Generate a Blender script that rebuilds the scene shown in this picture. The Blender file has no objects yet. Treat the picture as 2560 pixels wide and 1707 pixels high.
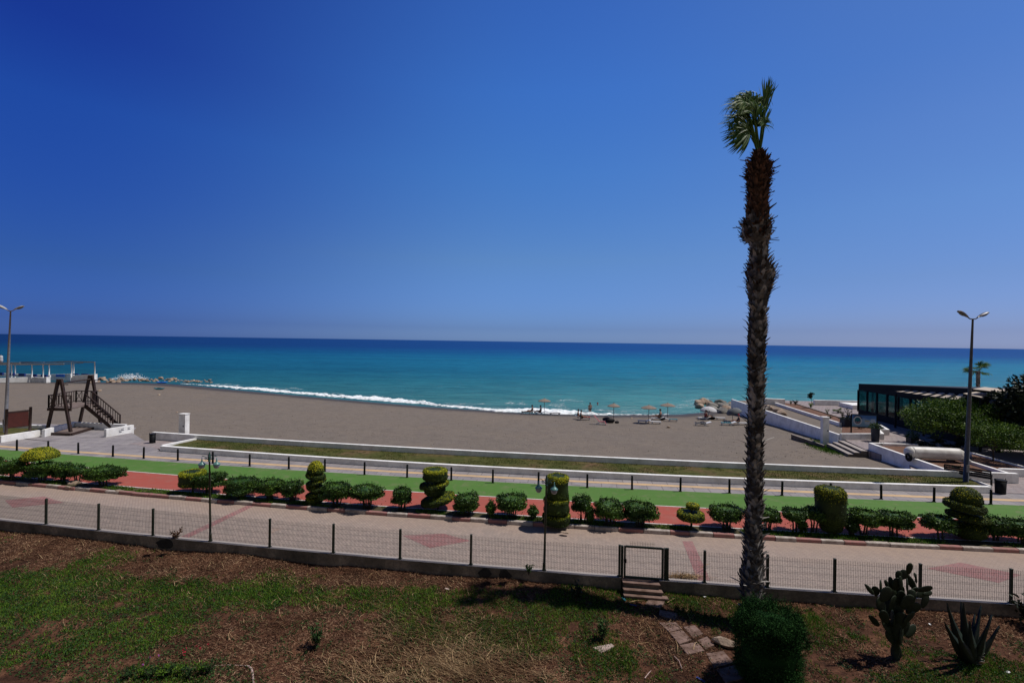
import bpy, math, random
import numpy as np
from mathutils import Vector, Matrix, noise as mnoise

rng = np.random.default_rng(7)
random.seed(7)
PI = math.pi
scene = bpy.context.scene
C = scene.collection

# ------------------------------------------------------------------ camera, sky, sun, exposure
CZ = 7.8
FPX = 1173.0
ROLL = math.radians(0.85)
Rv = np.array([math.cos(ROLL), 0, math.sin(ROLL)])
Uv = np.array([-math.sin(ROLL), 0, math.cos(ROLL)])
Fv = np.array([0, 1.0, 0])
cam_data = bpy.data.cameras.new("camera")
cam = bpy.data.objects.new("camera", cam_data)
C.objects.link(cam)
cam_data.sensor_width = 36
cam_data.lens = 36 * FPX / 2560
cam_data.clip_start = 0.1
cam_data.clip_end = 120000
cam.matrix_world = Matrix(((Rv[0], Uv[0], 0, 0), (Rv[1], Uv[1], -1, 0), (Rv[2], Uv[2], 0, CZ), (0, 0, 0, 1)))
scene.camera = cam

SUN_EL = math.radians(61)
SUN_AZ = math.radians(8)     # from +X towards +Y
sd = Vector((math.cos(SUN_EL) * math.cos(SUN_AZ), math.cos(SUN_EL) * math.sin(SUN_AZ), math.sin(SUN_EL)))
sl = bpy.data.lights.new("sun", 'SUN')
sl.energy = 4.0
sl.angle = math.radians(0.55)
sl.color = (1.0, 0.945, 0.87)
so = bpy.data.objects.new("sun", sl)
C.objects.link(so)
so.rotation_euler = (-sd).to_track_quat('-Z', 'Y').to_euler()

world = bpy.data.worlds.new("World")
scene.world = world
world.use_nodes = True
wn = world.node_tree.nodes
wl = world.node_tree.links
wn.clear()
wout = wn.new('ShaderNodeOutputWorld')
wbg = wn.new('ShaderNodeBackground')
sky = wn.new('ShaderNodeTexSky')
sky.sky_type = 'NISHITA'
sky.sun_disc = False
sky.sun_elevation = SUN_EL
sky.sun_rotation = PI / 2 - SUN_AZ
sky.air_density = 1.0
sky.dust_density = 0.6
sky.ozone_density = 2.5
wtc = wn.new('ShaderNodeTexCoord')
wsep = wn.new('ShaderNodeSeparateXYZ')
wl.new(wtc.outputs['Generated'], wsep.inputs[0])
# clear-air tint of the sky by height above the horizon, on the left, middle and sun side
SKY_L = [(0.005, (0.0522, 0.1085, 0.3978)), (0.026, (0.0406, 0.0847, 0.3197)), (0.115, (0.0434, 0.0934, 0.2577)), (0.232, (0.0405, 0.1053, 0.3197)), (0.342, (0.0399, 0.1182, 0.3751)), (0.438, (0.034, 0.0866, 0.3519))]
SKY_M = [(0.005, (0.147, 0.2479, 0.5805)), (0.026, (0.1163, 0.1936, 0.4595)), (0.168, (0.1693, 0.2575, 0.4037)), (0.335, (0.1459, 0.2931, 0.4999)), (0.469, (0.1313, 0.2903, 0.5491)), (0.581, (0.1165, 0.2551, 0.5226))]
SKY_R = [(0.005, (0.1786, 0.2384, 0.5186)), (0.026, (0.152, 0.1949, 0.4157)), (0.115, (0.1642, 0.2133, 0.3611)), (0.232, (0.1776, 0.2561, 0.3978)), (0.342, (0.1752, 0.261, 0.4193)), (0.438, (0.1515, 0.2537, 0.4338))]
def set_ramp(node, stops):
    cr = node.color_ramp
    while len(cr.elements) < len(stops):
        cr.elements.new(0.5)
    for e, (p, c) in zip(cr.elements, stops):
        e.position = p
        e.color = (*c, 1)
ramps = []
for st_ in (SKY_L, SKY_M, SKY_R):
    st_ = st_ + [(0.62, st_[-1][1]), (0.80, tuple(x * 0.5 for x in st_[-1][1])), (1.0, tuple(x * 0.35 for x in st_[-1][1]))]
    r_ = wn.new('ShaderNodeValToRGB'); set_ramp(r_, st_); r_.color_ramp.interpolation = 'LINEAR'
    wl.new(wsep.outputs['Z'], r_.inputs[0]); ramps.append(r_)
at2 = wn.new('ShaderNodeMath'); at2.operation = 'ARCTAN2'
wl.new(wsep.outputs['X'], at2.inputs[0]); wl.new(wsep.outputs['Y'], at2.inputs[1])
mrs = []
for lo, hi in ((-0.83, 0.0), (0.0, 0.83)):
    mr_ = wn.new('ShaderNodeMapRange'); mr_.interpolation_type = 'SMOOTHSTEP'; mr_.inputs['From Min'].default_value = lo; mr_.inputs['From Max'].default_value = hi
    wl.new(at2.outputs[0], mr_.inputs[0]); mrs.append(mr_)
mxa = wn.new('ShaderNodeMix'); mxa.data_type = 'RGBA'; mxb = wn.new('ShaderNodeMix'); mxb.data_type = 'RGBA'
wl.new(mrs[0].outputs[0], mxa.inputs[0]); wl.new(ramps[0].outputs[0], mxa.inputs[6]); wl.new(ramps[1].outputs[0], mxa.inputs[7])
wl.new(mrs[1].outputs[0], mxb.inputs[0]); wl.new(mxa.outputs[2], mxb.inputs[6]); wl.new(ramps[2].outputs[0], mxb.inputs[7])
m1 = wn.new('ShaderNodeVectorMath'); m1.operation = 'MULTIPLY'
m3 = wn.new('ShaderNodeVectorMath'); m3.operation = 'SCALE'; m3.inputs['Scale'].default_value = 2.0
# brighter low sky added behind the camera, unseen, to fill the walls' near faces
mrb = wn.new('ShaderNodeMapRange'); mrb.inputs['From Min'].default_value = 0.25; mrb.inputs['From Max'].default_value = -0.35
wl.new(wsep.outputs['Y'], mrb.inputs[0])
mxc = wn.new('ShaderNodeMix'); mxc.data_type = 'RGBA'; wl.new(mrb.outputs[0], mxc.inputs[0]); wl.new(mxb.outputs[2], mxc.inputs[6]); rbk = wn.new('ShaderNodeValToRGB'); set_ramp(rbk, [(0.0, (0.44, 0.33, 0.26)), (0.35, (0.30, 0.23, 0.19)), (0.6, (0.07, 0.08, 0.11)), (1.0, (0.05, 0.07, 0.10))]); wl.new(wsep.outputs['Z'], rbk.inputs[0]); wl.new(rbk.outputs[0], mxc.inputs[7])
wl.new(sky.outputs[0], m1.inputs[0]); wl.new(mxc.outputs[2], m1.inputs[1])
wl.new(m1.outputs[0], m3.inputs[0]); wl.new(m3.outputs[0], wbg.inputs[0])
wbg.inputs[1].default_value = 0.12
wl.new(wbg.outputs[0], wout.inputs[0])

scene.view_settings.view_transform = 'Standard'
scene.view_settings.look = 'None'
scene.view_settings.exposure = 0.0
scene.view_settings.gamma = 1.0
scene.cycles.max_bounces = 6
scene.cycles.diffuse_bounces = 2
scene.cycles.transparent_max_bounces = 12

# ------------------------------------------------------------------ photograph pixels -> points in the place
def rayd(px, py):
    return Rv * ((px - 1280) / FPX) + Uv * (-(py - 853.5) / FPX) + Fv
def G(px, py, z=0.0):
    d = rayd(px, py)
    t = (z - CZ) / d[2]
    return np.array([d[0] * t, d[1] * t, z])
def atY(px, py, Y):
    d = rayd(px, py)
    t = Y / d[1]
    return np.array([d[0] * t, Y, CZ + d[2] * t])

# ------------------------------------------------------------------ materials
def nm(name):
    m = bpy.data.materials.new(name)
    m.use_nodes = True
    nt = m.node_tree
    b = nt.nodes['Principled BSDF']
    return m, nt, b
def N(nt, t, **kw):
    n = nt.nodes.new(t)
    for k, v in kw.items():
        setattr(n, k, v)
    return n
def ramp(nt, stops, fac=None):
    r = N(nt, 'ShaderNodeValToRGB')
    set_ramp(r, stops)
    if fac is not None:
        nt.links.new(fac, r.inputs[0])
    return r
def noise(nt, vec, scale, detail=4, rough=0.55, dist=0.0):
    n = N(nt, 'ShaderNodeTexNoise')
    n.inputs['Scale'].default_value = scale
    n.inputs['Detail'].default_value = detail
    n.inputs['Roughness'].default_value = rough
    n.inputs['Distortion'].default_value = dist
    nt.links.new(vec, n.inputs['Vector'])
    return n
def mix(nt, fac, a, b, mode='MIX'):
    n = N(nt, 'ShaderNodeMix', data_type='RGBA', blend_type=mode)
    for sock, v in ((n.inputs[0], fac), (n.inputs[6], a), (n.inputs[7], b)):
        if isinstance(v, (int, float)):
            sock.default_value = v
        elif isinstance(v, tuple):
            sock.default_value = (*v, 1)
        else:
            nt.links.new(v, sock)
    return n.outputs[2]
def pos(nt):
    return N(nt, 'ShaderNodeNewGeometry').outputs['Position']
def bump(nt, b, h, strength=0.3, dist=0.02):
    n = N(nt, 'ShaderNodeBump')
    n.inputs['Strength'].default_value = strength
    n.inputs['Distance'].default_value = dist
    nt.links.new(h, n.inputs['Height'])
    nt.links.new(n.outputs[0], b.inputs['Normal'])
def simple(name, c1, c2=None, scale=6.0, rough=0.8, bmp=0.0, bscale=30.0, metal=0.0, spec=0.3, lo=0.35, hi=0.65, obj=True, bdist=0.01):
    """two-tone weathered surface"""
    m, nt, b = nm(name)
    v = N(nt, 'ShaderNodeTexCoord').outputs['Object'] if obj else pos(nt)
    if c2 is None:
        c2 = tuple(x * 0.75 for x in c1)
    n = noise(nt, v, scale, 5, 0.6)
    r = ramp(nt, [(lo, c1), (hi, c2)], n.outputs[0])
    nt.links.new(r.outputs[0], b.inputs['Base Color'])
    b.inputs['Roughness'].default_value = rough
    b.inputs['Metallic'].default_value = metal
    b.inputs['Specular IOR Level'].default_value = spec
    if bmp:
        n2 = noise(nt, v, bscale, 4, 0.6)
        bump(nt, b, n2.outputs[0], bmp, bdist)
    return m
def leafmat(name, stops, trans=0.25, rough=0.55, nscale=1.2, spec=0.25):
    m, nt, b = nm(name)
    g = N(nt, 'ShaderNodeNewGeometry')
    n = noise(nt, g.outputs['Position'], nscale, 3)
    a = N(nt, 'ShaderNodeMath', operation='MULTIPLY_ADD')
    nt.links.new(g.outputs['Random Per Island'], a.inputs[0]); a.inputs[1].default_value = 0.6
    nt.links.new(n.outputs[0], a.inputs[2])
    a2 = N(nt, 'ShaderNodeMath', operation='ADD'); nt.links.new(a.outputs[0], a2.inputs[0]); a2.inputs[1].default_value = -0.3
    r = ramp(nt, stops, a2.outputs[0])
    nt.links.new(r.outputs[0], b.inputs['Base Color'])
    b.inputs['Roughness'].default_value = rough
    b.inputs['Specular IOR Level'].default_value = spec
    t = N(nt, 'ShaderNodeBsdfTranslucent'); nt.links.new(r.outputs[0], t.inputs[0])
    ms = N(nt, 'ShaderNodeMixShader'); ms.inputs[0].default_value = trans
    out = nt.nodes['Material Output']
    nt.links.new(b.outputs[0], ms.inputs[1]); nt.links.new(t.outputs[0], ms.inputs[2]); nt.links.new(ms.outputs[0], out.inputs[0])
    return m

M = {}
# white painted walls with stains
def white_paint():
    m, nt, b = nm('white_paint')
    p = pos(nt)
    n = noise(nt, p, 1.3, 6, 0.65)
    n2 = noise(nt, p, 9.0, 5, 0.7)
    sc = N(nt, 'ShaderNodeMapping'); sc.inputs['Scale'].default_value = (0.9, 0.9, 0.5); nt.links.new(p, sc.inputs[0])
    n3 = noise(nt, sc.outputs[0], 2.0, 5, 0.7)
    a = ramp(nt, [(0.30, (0.66, 0.64, 0.61)), (0.60, (0.90, 0.89, 0.87))], n.outputs[0])
    c = mix(nt, ramp(nt, [(0.60, (0, 0, 0)), (0.78, (0.75, 0.75, 0.75))], n2.outputs[0]).outputs[0], a.outputs[0], (0.42, 0.40, 0.38))
    c2 = mix(nt, ramp(nt, [(0.52, (0, 0, 0)), (0.76, (0.45, 0.45, 0.45))], n3.outputs[0]).outputs[0], c, (0.40, 0.39, 0.40))
    nt.links.new(c2, b.inputs['Base Color'])
    b.inputs['Roughness'].default_value = 0.75
    b.inputs['Specular IOR Level'].default_value = 0.2
    bump(nt, b, n2.outputs[0], 0.25, 0.01)
    return m
M['white'] = white_paint()
def concrete():
    m, nt, b = nm('grey_concrete')
    p = pos(nt)
    n = noise(nt, p, 0.9, 6, 0.7); n2 = noise(nt, p, 14, 5, 0.7)
    a = ramp(nt, [(0.32, (0.07, 0.058, 0.046)), (0.5, (0.16, 0.132, 0.105)), (0.68, (0.32, 0.26, 0.205))], n.outputs[0])
    c = mix(nt, ramp(nt, [(0.45, (0, 0, 0)), (0.75, (0.8, 0.8, 0.8))], n2.outputs[0]).outputs[0], a.outputs[0], (0.07, 0.067, 0.065))
    # paler on faces that point up
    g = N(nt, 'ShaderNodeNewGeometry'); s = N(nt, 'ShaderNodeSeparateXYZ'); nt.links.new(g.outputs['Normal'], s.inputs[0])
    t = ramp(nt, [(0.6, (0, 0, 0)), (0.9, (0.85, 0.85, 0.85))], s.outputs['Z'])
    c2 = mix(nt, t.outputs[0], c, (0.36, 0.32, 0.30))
    nt.links.new(c2, b.inputs['Base Color']); b.inputs['Roughness'].default_value = 0.9
    b.inputs['Specular IOR Level'].default_value = 0.15
    bump(nt, b, n2.outputs[0], 0.5, 0.02)
    return m
M['concrete'] = concrete()

def rotmap(nt, ang, sc=1.0):
    mp = N(nt, 'ShaderNodeMapping'); mp.inputs['Rotation'].default_value = (0, 0, ang); mp.inputs['Scale'].default_value = (sc, sc, sc)
    nt.links.new(pos(nt), mp.inputs[0]); return mp.outputs[0]
def brick(nt, vec, c1, c2, mort, w, h, ms=0.006, bias=0.0, off=0.5):
    n = N(nt, 'ShaderNodeTexBrick'); n.offset = off
    n.inputs['Scale'].default_value = 1.0
    n.inputs['Color1'].default_value = (*c1, 1); n.inputs['Color2'].default_value = (*c2, 1); n.inputs['Mortar'].default_value = (*mort, 1)
    n.inputs['Brick Width'].default_value = w; n.inputs['Row Height'].default_value = h
    n.inputs['Mortar Size'].default_value = ms; n.inputs['Bias'].default_value = bias
    nt.links.new(vec, n.inputs['Vector']); return n
def dist_line(nt, k, b0):
    """position.y - (b0 + k*x): distance across the road's direction"""
    s = N(nt, 'ShaderNodeSeparateXYZ'); nt.links.new(pos(nt), s.inputs[0])
    a = N(nt, 'ShaderNodeMath', operation='MULTIPLY_ADD'); nt.links.new(s.outputs['X'], a.inputs[0]); a.inputs[1].default_value = -k; a.inputs[2].default_value = -b0
    c = N(nt, 'ShaderNodeMath', operation='ADD'); nt.links.new(a.outputs[0], c.inputs[0]); nt.links.new(s.outputs['Y'], c.inputs[1])
    return c.outputs[0]
def road_mat():
    m, nt, b = nm('road_pavers')
    v = rotmap(nt, math.radians(53))
    br = brick(nt, v, (0.345, 0.275, 0.235), (0.28, 0.23, 0.20), (0.21, 0.17, 0.15), 0.22, 0.11, 0.010)
    p = pos(nt)
    n = noise(nt, p, 0.45, 5, 0.65); n2 = noise(nt, p, 3.5, 5, 0.7)
    dl = dist_line(nt, -0.148, 17.6)
    ad = N(nt, 'ShaderNodeMath', operation='MULTIPLY_ADD'); nt.links.new(n.outputs[0], ad.inputs[0]); ad.inputs[1].default_value = 3.0; nt.links.new(dl, ad.inputs[2])
    dustf = ramp(nt, [(0.28, (0, 0, 0)), (0.62, (0.75, 0.75, 0.75))])
    sc = N(nt, 'ShaderNodeMath', operation='MULTIPLY'); nt.links.new(ad.outputs[0], sc.inputs[0]); sc.inputs[1].default_value = 0.125
    nt.links.new(sc.outputs[0], dustf.inputs[0])
    c = mix(nt, dustf.outputs[0], br.outputs['Color'], (0.335, 0.235, 0.18))
    c = mix(nt, ramp(nt, [(0.45, (0, 0, 0)), (0.72, (0.55, 0.55, 0.55))], n2.outputs[0]).outputs[0], c, (0.22, 0.17, 0.155))
    c = mix(nt, ramp(nt, [(0.66, (0, 0, 0)), (0.80, (0.6, 0.6, 0.6))], n.outputs[0]).outputs[0], c, (0.36, 0.20, 0.13))
    nt.links.new(c, b.inputs['Base Color']); b.inputs['Roughness'].default_value = 0.85
    b.inputs['Specular IOR Level'].default_value = 0.2
    bump(nt, b, br.outputs['Fac'], -0.25, 0.01)
    return m
M['road'] = road_mat()
def mark_mat():
    m, nt, b = nm('red_pavers')
    br = brick(nt, rotmap(nt, math.radians(53)), (0.30, 0.135, 0.13), (0.28, 0.15, 0.145), (0.17, 0.10, 0.10), 0.22, 0.11, 0.012)
    n = noise(nt, pos(nt), 2.2, 5, 0.7)
    c = mix(nt, ramp(nt, [(0.42, (0, 0, 0)), (0.7, (0.6, 0.6, 0.6))], n.outputs[0]).outputs[0], br.outputs['Color'], (0.285, 0.20, 0.185))
    nt.links.new(c, b.inputs['Base Color']); b.inputs['Roughness'].default_value = 0.85; b.inputs['Specular IOR Level'].default_value = 0.2
    return m
M['marking'] = mark_mat()
def slabs(name, c1, c2, mort, w, h, ang, stain=(0.16, 0.145, 0.15)):
    m, nt, b = nm(name)
    br = brick(nt, rotmap(nt, ang), c1, c2, mort, w, h, 0.02)
    n = noise(nt, pos(nt), 0.8, 6, 0.7)
    c = mix(nt, ramp(nt, [(0.48, (0, 0, 0)), (0.68, (0.7, 0.7, 0.7))], n.outputs[0]).outputs[0], br.outputs['Color'], stain)
    nt.links.new(c, b.inputs['Base Color']); b.inputs['Roughness'].default_value = 0.85
    b.inputs['Specular IOR Level'].default_value = 0.2
    return m
M['slabs'] = slabs('promenade_slabs', (0.29, 0.265, 0.265), (0.235, 0.215, 0.225), (0.14, 0.125, 0.13), 0.8, 0.8, math.radians(8.4))
M['slabs_pink'] = slabs('pink_slabs', (0.30, 0.25, 0.245), (0.26, 0.23, 0.23), (0.17, 0.14, 0.14), 0.4, 0.4, math.radians(8.4), (0.22, 0.17, 0.165))
M['yellow'] = simple('tactile_yellow', (0.56, 0.38, 0.20), (0.44, 0.31, 0.19), 2.0, 0.8, obj=False)
def track(name, c1, c2):
    m, nt, b = nm(name)
    n = noise(nt, pos(nt), 0.6, 6, 0.7)
    mp = N(nt, 'ShaderNodeMapping'); mp.inputs['Scale'].default_value = (0.25, 2.5, 1); mp.inputs['Rotation'].default_value = (0, 0, 0.145); nt.links.new(pos(nt), mp.inputs[0])
    n2 = noise(nt, mp.outputs[0], 2.0, 5, 0.6)
    a = ramp(nt, [(0.3, c1), (0.7, c2)], n.outputs[0])
    c = mix(nt, ramp(nt, [(0.4, (0, 0, 0)), (0.8, (0.5, 0.5, 0.5))], n2.outputs[0]).outputs[0], a.outputs[0], tuple(x * 0.72 for x in c1))
    nt.links.new(c, b.inputs['Base Color']); b.inputs['Roughness'].default_value = 0.8
    b.inputs['Specular IOR Level'].default_value = 0.2
    n4 = noise(nt, pos(nt), 1.7, 6, 0.75, 0.6)
    c = mix(nt, ramp(nt, [(0.52, (0, 0, 0)), (0.70, (0.42, 0.42, 0.42))], n4.outputs[0]).outputs[0], c, (0.22, 0.165, 0.12))
    nt.links.new(c, b.inputs['Base Color'])
    n3 = noise(nt, pos(nt), 60, 2); bump(nt, b, n3.outputs[0], 0.3, 0.01)
    return m
M['green'] = track('green_track_rubber', (0.072, 0.165, 0.026), (0.088, 0.178, 0.036))
M['red'] = track('red_track_rubber', (0.36, 0.078, 0.052), (0.325, 0.088, 0.066))
M['line'] = simple('white_line_paint', (0.62, 0.55, 0.53), (0.45, 0.38, 0.36), 4, 0.8, obj=False)
M['kerb_white'] = simple('kerb_white_paint', (0.50, 0.44, 0.40), (0.27, 0.22, 0.19), 5, 0.85, 0.4, 20, obj=False)
M['kerb_red'] = simple('kerb_red_paint', (0.36, 0.16, 0.15), (0.24, 0.14, 0.12), 5, 0.85, 0.4, 20, obj=False)
def soil_mat(name, stops, s1=0.9, s2=6.0, s3=30.0):
    m, nt, b = nm(name)
    p = pos(nt)
    n = noise(nt, p, s1, 6, 0.65); n2 = noise(nt, p, s2, 5, 0.7); n3 = noise(nt, p, s3, 4, 0.7)
    a = ramp(nt, stops, n.outputs[0])
    c = mix(nt, ramp(nt, [(0.42, (0, 0, 0)), (0.66, (0.8, 0.8, 0.8))], n2.outputs[0]).outputs[0], a.outputs[0], tuple(x * 0.5 for x in stops[0][1]))
    c = mix(nt, ramp(nt, [(0.56, (0, 0, 0)), (0.72, (0.7, 0.7, 0.7))], n3.outputs[0]).outputs[0], c, tuple(min(1, x * 1.7) for x in stops[1][1]))
    nt.links.new(c, b.inputs['Base Color']); b.inputs['Roughness'].default_value = 0.95
    b.inputs['Specular IOR Level'].default_value = 0.1
    bump(nt, b, n3.outputs[0], 0.8, 0.04)
    return m
M['soil'] = soil_mat('garden_soil', [(0.32, (0.034, 0.017, 0.011)), (0.5, (0.095, 0.043, 0.025)), (0.68, (0.19, 0.092, 0.052))])
M['redsoil'] = soil_mat('red_soil', [(0.32, (0.15, 0.075, 0.05)), (0.55, (0.19, 0.11, 0.08)), (0.72, (0.17, 0.13, 0.09))])
M['stripsoil'] = soil_mat('strip_soil', [(0.32, (0.05, 0.055, 0.02)), (0.5, (0.085, 0.07, 0.04)), (0.7, (0.16, 0.11, 0.075))], 1.5)
M['bedgrass'] = soil_mat('bed_turf', [(0.36, (0.060, 0.072, 0.018)), (0.5, (0.090, 0.085, 0.028)), (0.66, (0.145, 0.090, 0.052))], 0.5, 3.0, 14.0)
def sand_mat():
    m, nt, b = nm('grey_sand')
    p = pos(nt)
    n = noise(nt, p, 0.10, 5, 0.6); n2 = noise(nt, p, 1.1, 6, 0.7); n3 = noise(nt, p, 5.0, 5, 0.75)
    a = ramp(nt, [(0.30, (0.188, 0.153, 0.123)), (0.7, (0.170, 0.144, 0.122))], n.outputs[0])
    c = mix(nt, ramp(nt, [(0.46, (0, 0, 0)), (0.66, (0.75, 0.75, 0.75))], n2.outputs[0]).outputs[0], a.outputs[0], (0.138, 0.115, 0.10))
    n6 = noise(nt, p, 12.0, 4, 0.8)
    c = mix(nt, ramp(nt, [(0.55, (0, 0, 0)), (0.70, (0.55, 0.55, 0.55))], n6.outputs[0]).outputs[0], c, (0.25, 0.215, 0.185))
    c = mix(nt, ramp(nt, [(0.60, (0, 0, 0)), (0.74, (0.6, 0.6, 0.6))], n3.outputs[0]).outputs[0], c, (0.105, 0.088, 0.075))
    n4 = noise(nt, p, 0.35, 3, 0.5, 1.5)
    vo = N(nt, 'ShaderNodeTexVoronoi'); vo.inputs['Scale'].default_value = 1.5; nt.links.new(p, vo.inputs['Vector'])
    fp = ramp(nt, [(0.05, (0.75, 0.75, 0.75)), (0.20, (0, 0, 0))], vo.outputs['Distance'])
    c = mix(nt, fp.outputs[0], c, (0.11, 0.092, 0.078))
    c = mix(nt, ramp(nt, [(0.60, (0, 0, 0)), (0.64, (0.35, 0.35, 0.35)), (0.68, (0, 0, 0))], n4.outputs[0]).outputs[0], c, (0.13, 0.108, 0.09))
    s = N(nt, 'ShaderNodeSeparateXYZ'); nt.links.new(p, s.inputs[0])
    mr = N(nt, 'ShaderNodeMapRange'); mr.inputs['From Min'].default_value = -1.62; mr.inputs['From Max'].default_value = -1.36
    nt.links.new(s.outputs['Z'], mr.inputs[0])
    wet = ramp(nt, [(0.0, (1, 1, 1)), (0.45, (0.85, 0.85, 0.85)), (0.62, (0.15, 0.15, 0.15)), (1.0, (0, 0, 0))], mr.outputs[0])
    c = mix(nt, wet.outputs[0], c, (0.055, 0.050, 0.052))
    nt.links.new(c, b.inputs['Base Color'])
    rr = ramp(nt, [(0.0, (0.35, 0.35, 0.35)), (0.5, (0.95, 0.95, 0.95))], mr.outputs[0]); nt.links.new(rr.outputs[0], b.inputs['Roughness'])
    b.inputs['Specular IOR Level'].default_value = 0.15
    ad = N(nt, 'ShaderNodeMath', operation='ADD'); nt.links.new(n2.outputs[0], ad.inputs[0]); nt.links.new(n3.outputs[0], ad.inputs[1])
    bump(nt, b, ad.outputs[0], 0.7, 0.12)
    return m
M['sand'] = sand_mat()
def sea_mat():
    m, nt, b = nm('sea_water')
    out = nt.nodes['Material Output']; nt.nodes.remove(b)
    p = pos(nt)
    s = N(nt, 'ShaderNodeSeparateXYZ'); nt.links.new(p, s.inputs[0])
    # seabed depth grows with distance from the shore: colour by 1/distance
    dv = N(nt, 'ShaderNodeMath', operation='DIVIDE'); dv.inputs[0].default_value = 60.0; nt.links.new(s.outputs['Y'], dv.inputs[1])
    big = noise(nt, p, 0.004, 4, 0.6)
    mp = N(nt, 'ShaderNodeMapping'); mp.inputs['Scale'].default_value = (0.006, 0.03, 1); nt.links.new(p, mp.inputs[0])
    bands = noise(nt, mp.outputs[0], 1.0, 5, 0.6)
    a1 = N(nt, 'ShaderNodeMath', operation='MULTIPLY_ADD'); nt.links.new(bands.outputs[0], a1.inputs[0]); a1.inputs[1].default_value = 0.55; a1.inputs[2].default_value = -0.275
    a2 = N(nt, 'ShaderNodeMath', operation='MULTIPLY'); nt.links.new(a1.outputs[0], a2.inputs[0]); nt.links.new(dv.outputs[0], a2.inputs[1])
    a3 = N(nt, 'ShaderNodeMath', operation='ADD'); nt.links.new(a2.outputs[0], a3.inputs[0]); nt.links.new(dv.outputs[0], a3.inputs[1])
    base = ramp(nt, [(0.0, (0.008, 0.062, 0.235)), (0.09, (0.008, 0.066, 0.24)), (0.13, (0.008, 0.082, 0.25)), (0.185, (0.008, 0.120, 0.275)), (0.26, (0.011, 0.155, 0.285)),
                     (0.42, (0.013, 0.148, 0.25)), (0.58, (0.024, 0.170, 0.235)), (0.80, (0.055, 0.21, 0.230)), (1.0, (0.080, 0.185, 0.20))], a3.outputs[0])
    # water darkens to the left by bearing, partly lens vignetting painted into the colour
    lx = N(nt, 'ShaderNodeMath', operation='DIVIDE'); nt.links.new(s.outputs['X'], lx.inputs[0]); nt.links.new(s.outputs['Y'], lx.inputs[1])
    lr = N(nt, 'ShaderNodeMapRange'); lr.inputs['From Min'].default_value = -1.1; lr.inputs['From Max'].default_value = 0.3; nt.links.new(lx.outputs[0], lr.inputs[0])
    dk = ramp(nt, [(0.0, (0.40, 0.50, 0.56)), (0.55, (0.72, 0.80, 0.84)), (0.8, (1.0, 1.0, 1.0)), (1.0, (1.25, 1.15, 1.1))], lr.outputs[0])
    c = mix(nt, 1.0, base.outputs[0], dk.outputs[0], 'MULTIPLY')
    # wave texture
    mp2 = N(nt, 'ShaderNodeMapping'); mp2.inputs['Scale'].default_value = (0.16, 0.60, 1); nt.links.new(p, mp2.inputs[0])
    w1 = noise(nt, mp2.outputs[0], 1.0, 7, 0.62, 0.3)
    mp3 = N(nt, 'ShaderNodeMapping'); mp3.inputs['Scale'].default_value = (0.012, 0.06, 1); nt.links.new(p, mp3.inputs[0])
    w2 = noise(nt, mp3.outputs[0], 1.0, 6, 0.65, 0.3)
    c = mix(nt, ramp(nt, [(0.44, (0, 0, 0)), (0.64, (0.95, 0.95, 0.95))], w1.outputs[0]).outputs[0], c, mix(nt, 1.0, c, (0.60, 0.68, 0.74), 'MULTIPLY'))
    c = mix(nt, ramp(nt, [(0.45, (0, 0, 0)), (0.66, (0.6, 0.6, 0.6))], w2.outputs[0]).outputs[0], c, mix(nt, 1.0, c, (0.62, 0.72, 0.8), 'MULTIPLY'))
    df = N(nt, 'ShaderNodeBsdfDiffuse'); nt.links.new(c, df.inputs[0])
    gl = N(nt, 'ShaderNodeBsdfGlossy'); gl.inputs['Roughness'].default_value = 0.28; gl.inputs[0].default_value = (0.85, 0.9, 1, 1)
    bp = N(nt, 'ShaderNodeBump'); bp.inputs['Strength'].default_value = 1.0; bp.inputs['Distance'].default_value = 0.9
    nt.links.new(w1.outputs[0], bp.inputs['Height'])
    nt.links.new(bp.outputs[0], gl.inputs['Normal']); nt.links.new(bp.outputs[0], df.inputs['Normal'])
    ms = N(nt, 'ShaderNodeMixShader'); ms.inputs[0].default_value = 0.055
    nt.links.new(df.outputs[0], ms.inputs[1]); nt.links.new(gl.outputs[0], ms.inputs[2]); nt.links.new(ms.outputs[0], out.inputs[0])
    return m
M['sea'] = sea_mat()
def foam_mat():
    m, nt, b = nm('sea_foam')
    n = noise(nt, pos(nt), 1.6, 6, 0.7)
    r = ramp(nt, [(0.30, (0.55, 0.66, 0.70)), (0.52, (0.84, 0.87, 0.89))], n.outputs[0]); nt.links.new(r.outputs[0], b.inputs['Base Color'])
    b.inputs['Roughness'].default_value = 0.9; bump(nt, b, n.outputs[0], 0.6, 0.2)
    return m
M['foam'] = foam_mat()
def thinfoam_mat():
    m, nt, b = nm('thin_foam')
    n = noise(nt, pos(nt), 0.9, 7, 0.75, 0.4)
    b.inputs['Base Color'].default_value = (0.55, 0.66, 0.68, 1); b.inputs['Roughness'].default_value = 0.8
    r = ramp(nt, [(0.50, (0, 0, 0)), (0.66, (0.8, 0.8, 0.8))], n.outputs[0]); nt.links.new(r.outputs[0], b.inputs['Alpha'])
    return m
M['thinfoam'] = thinfoam_mat()

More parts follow.
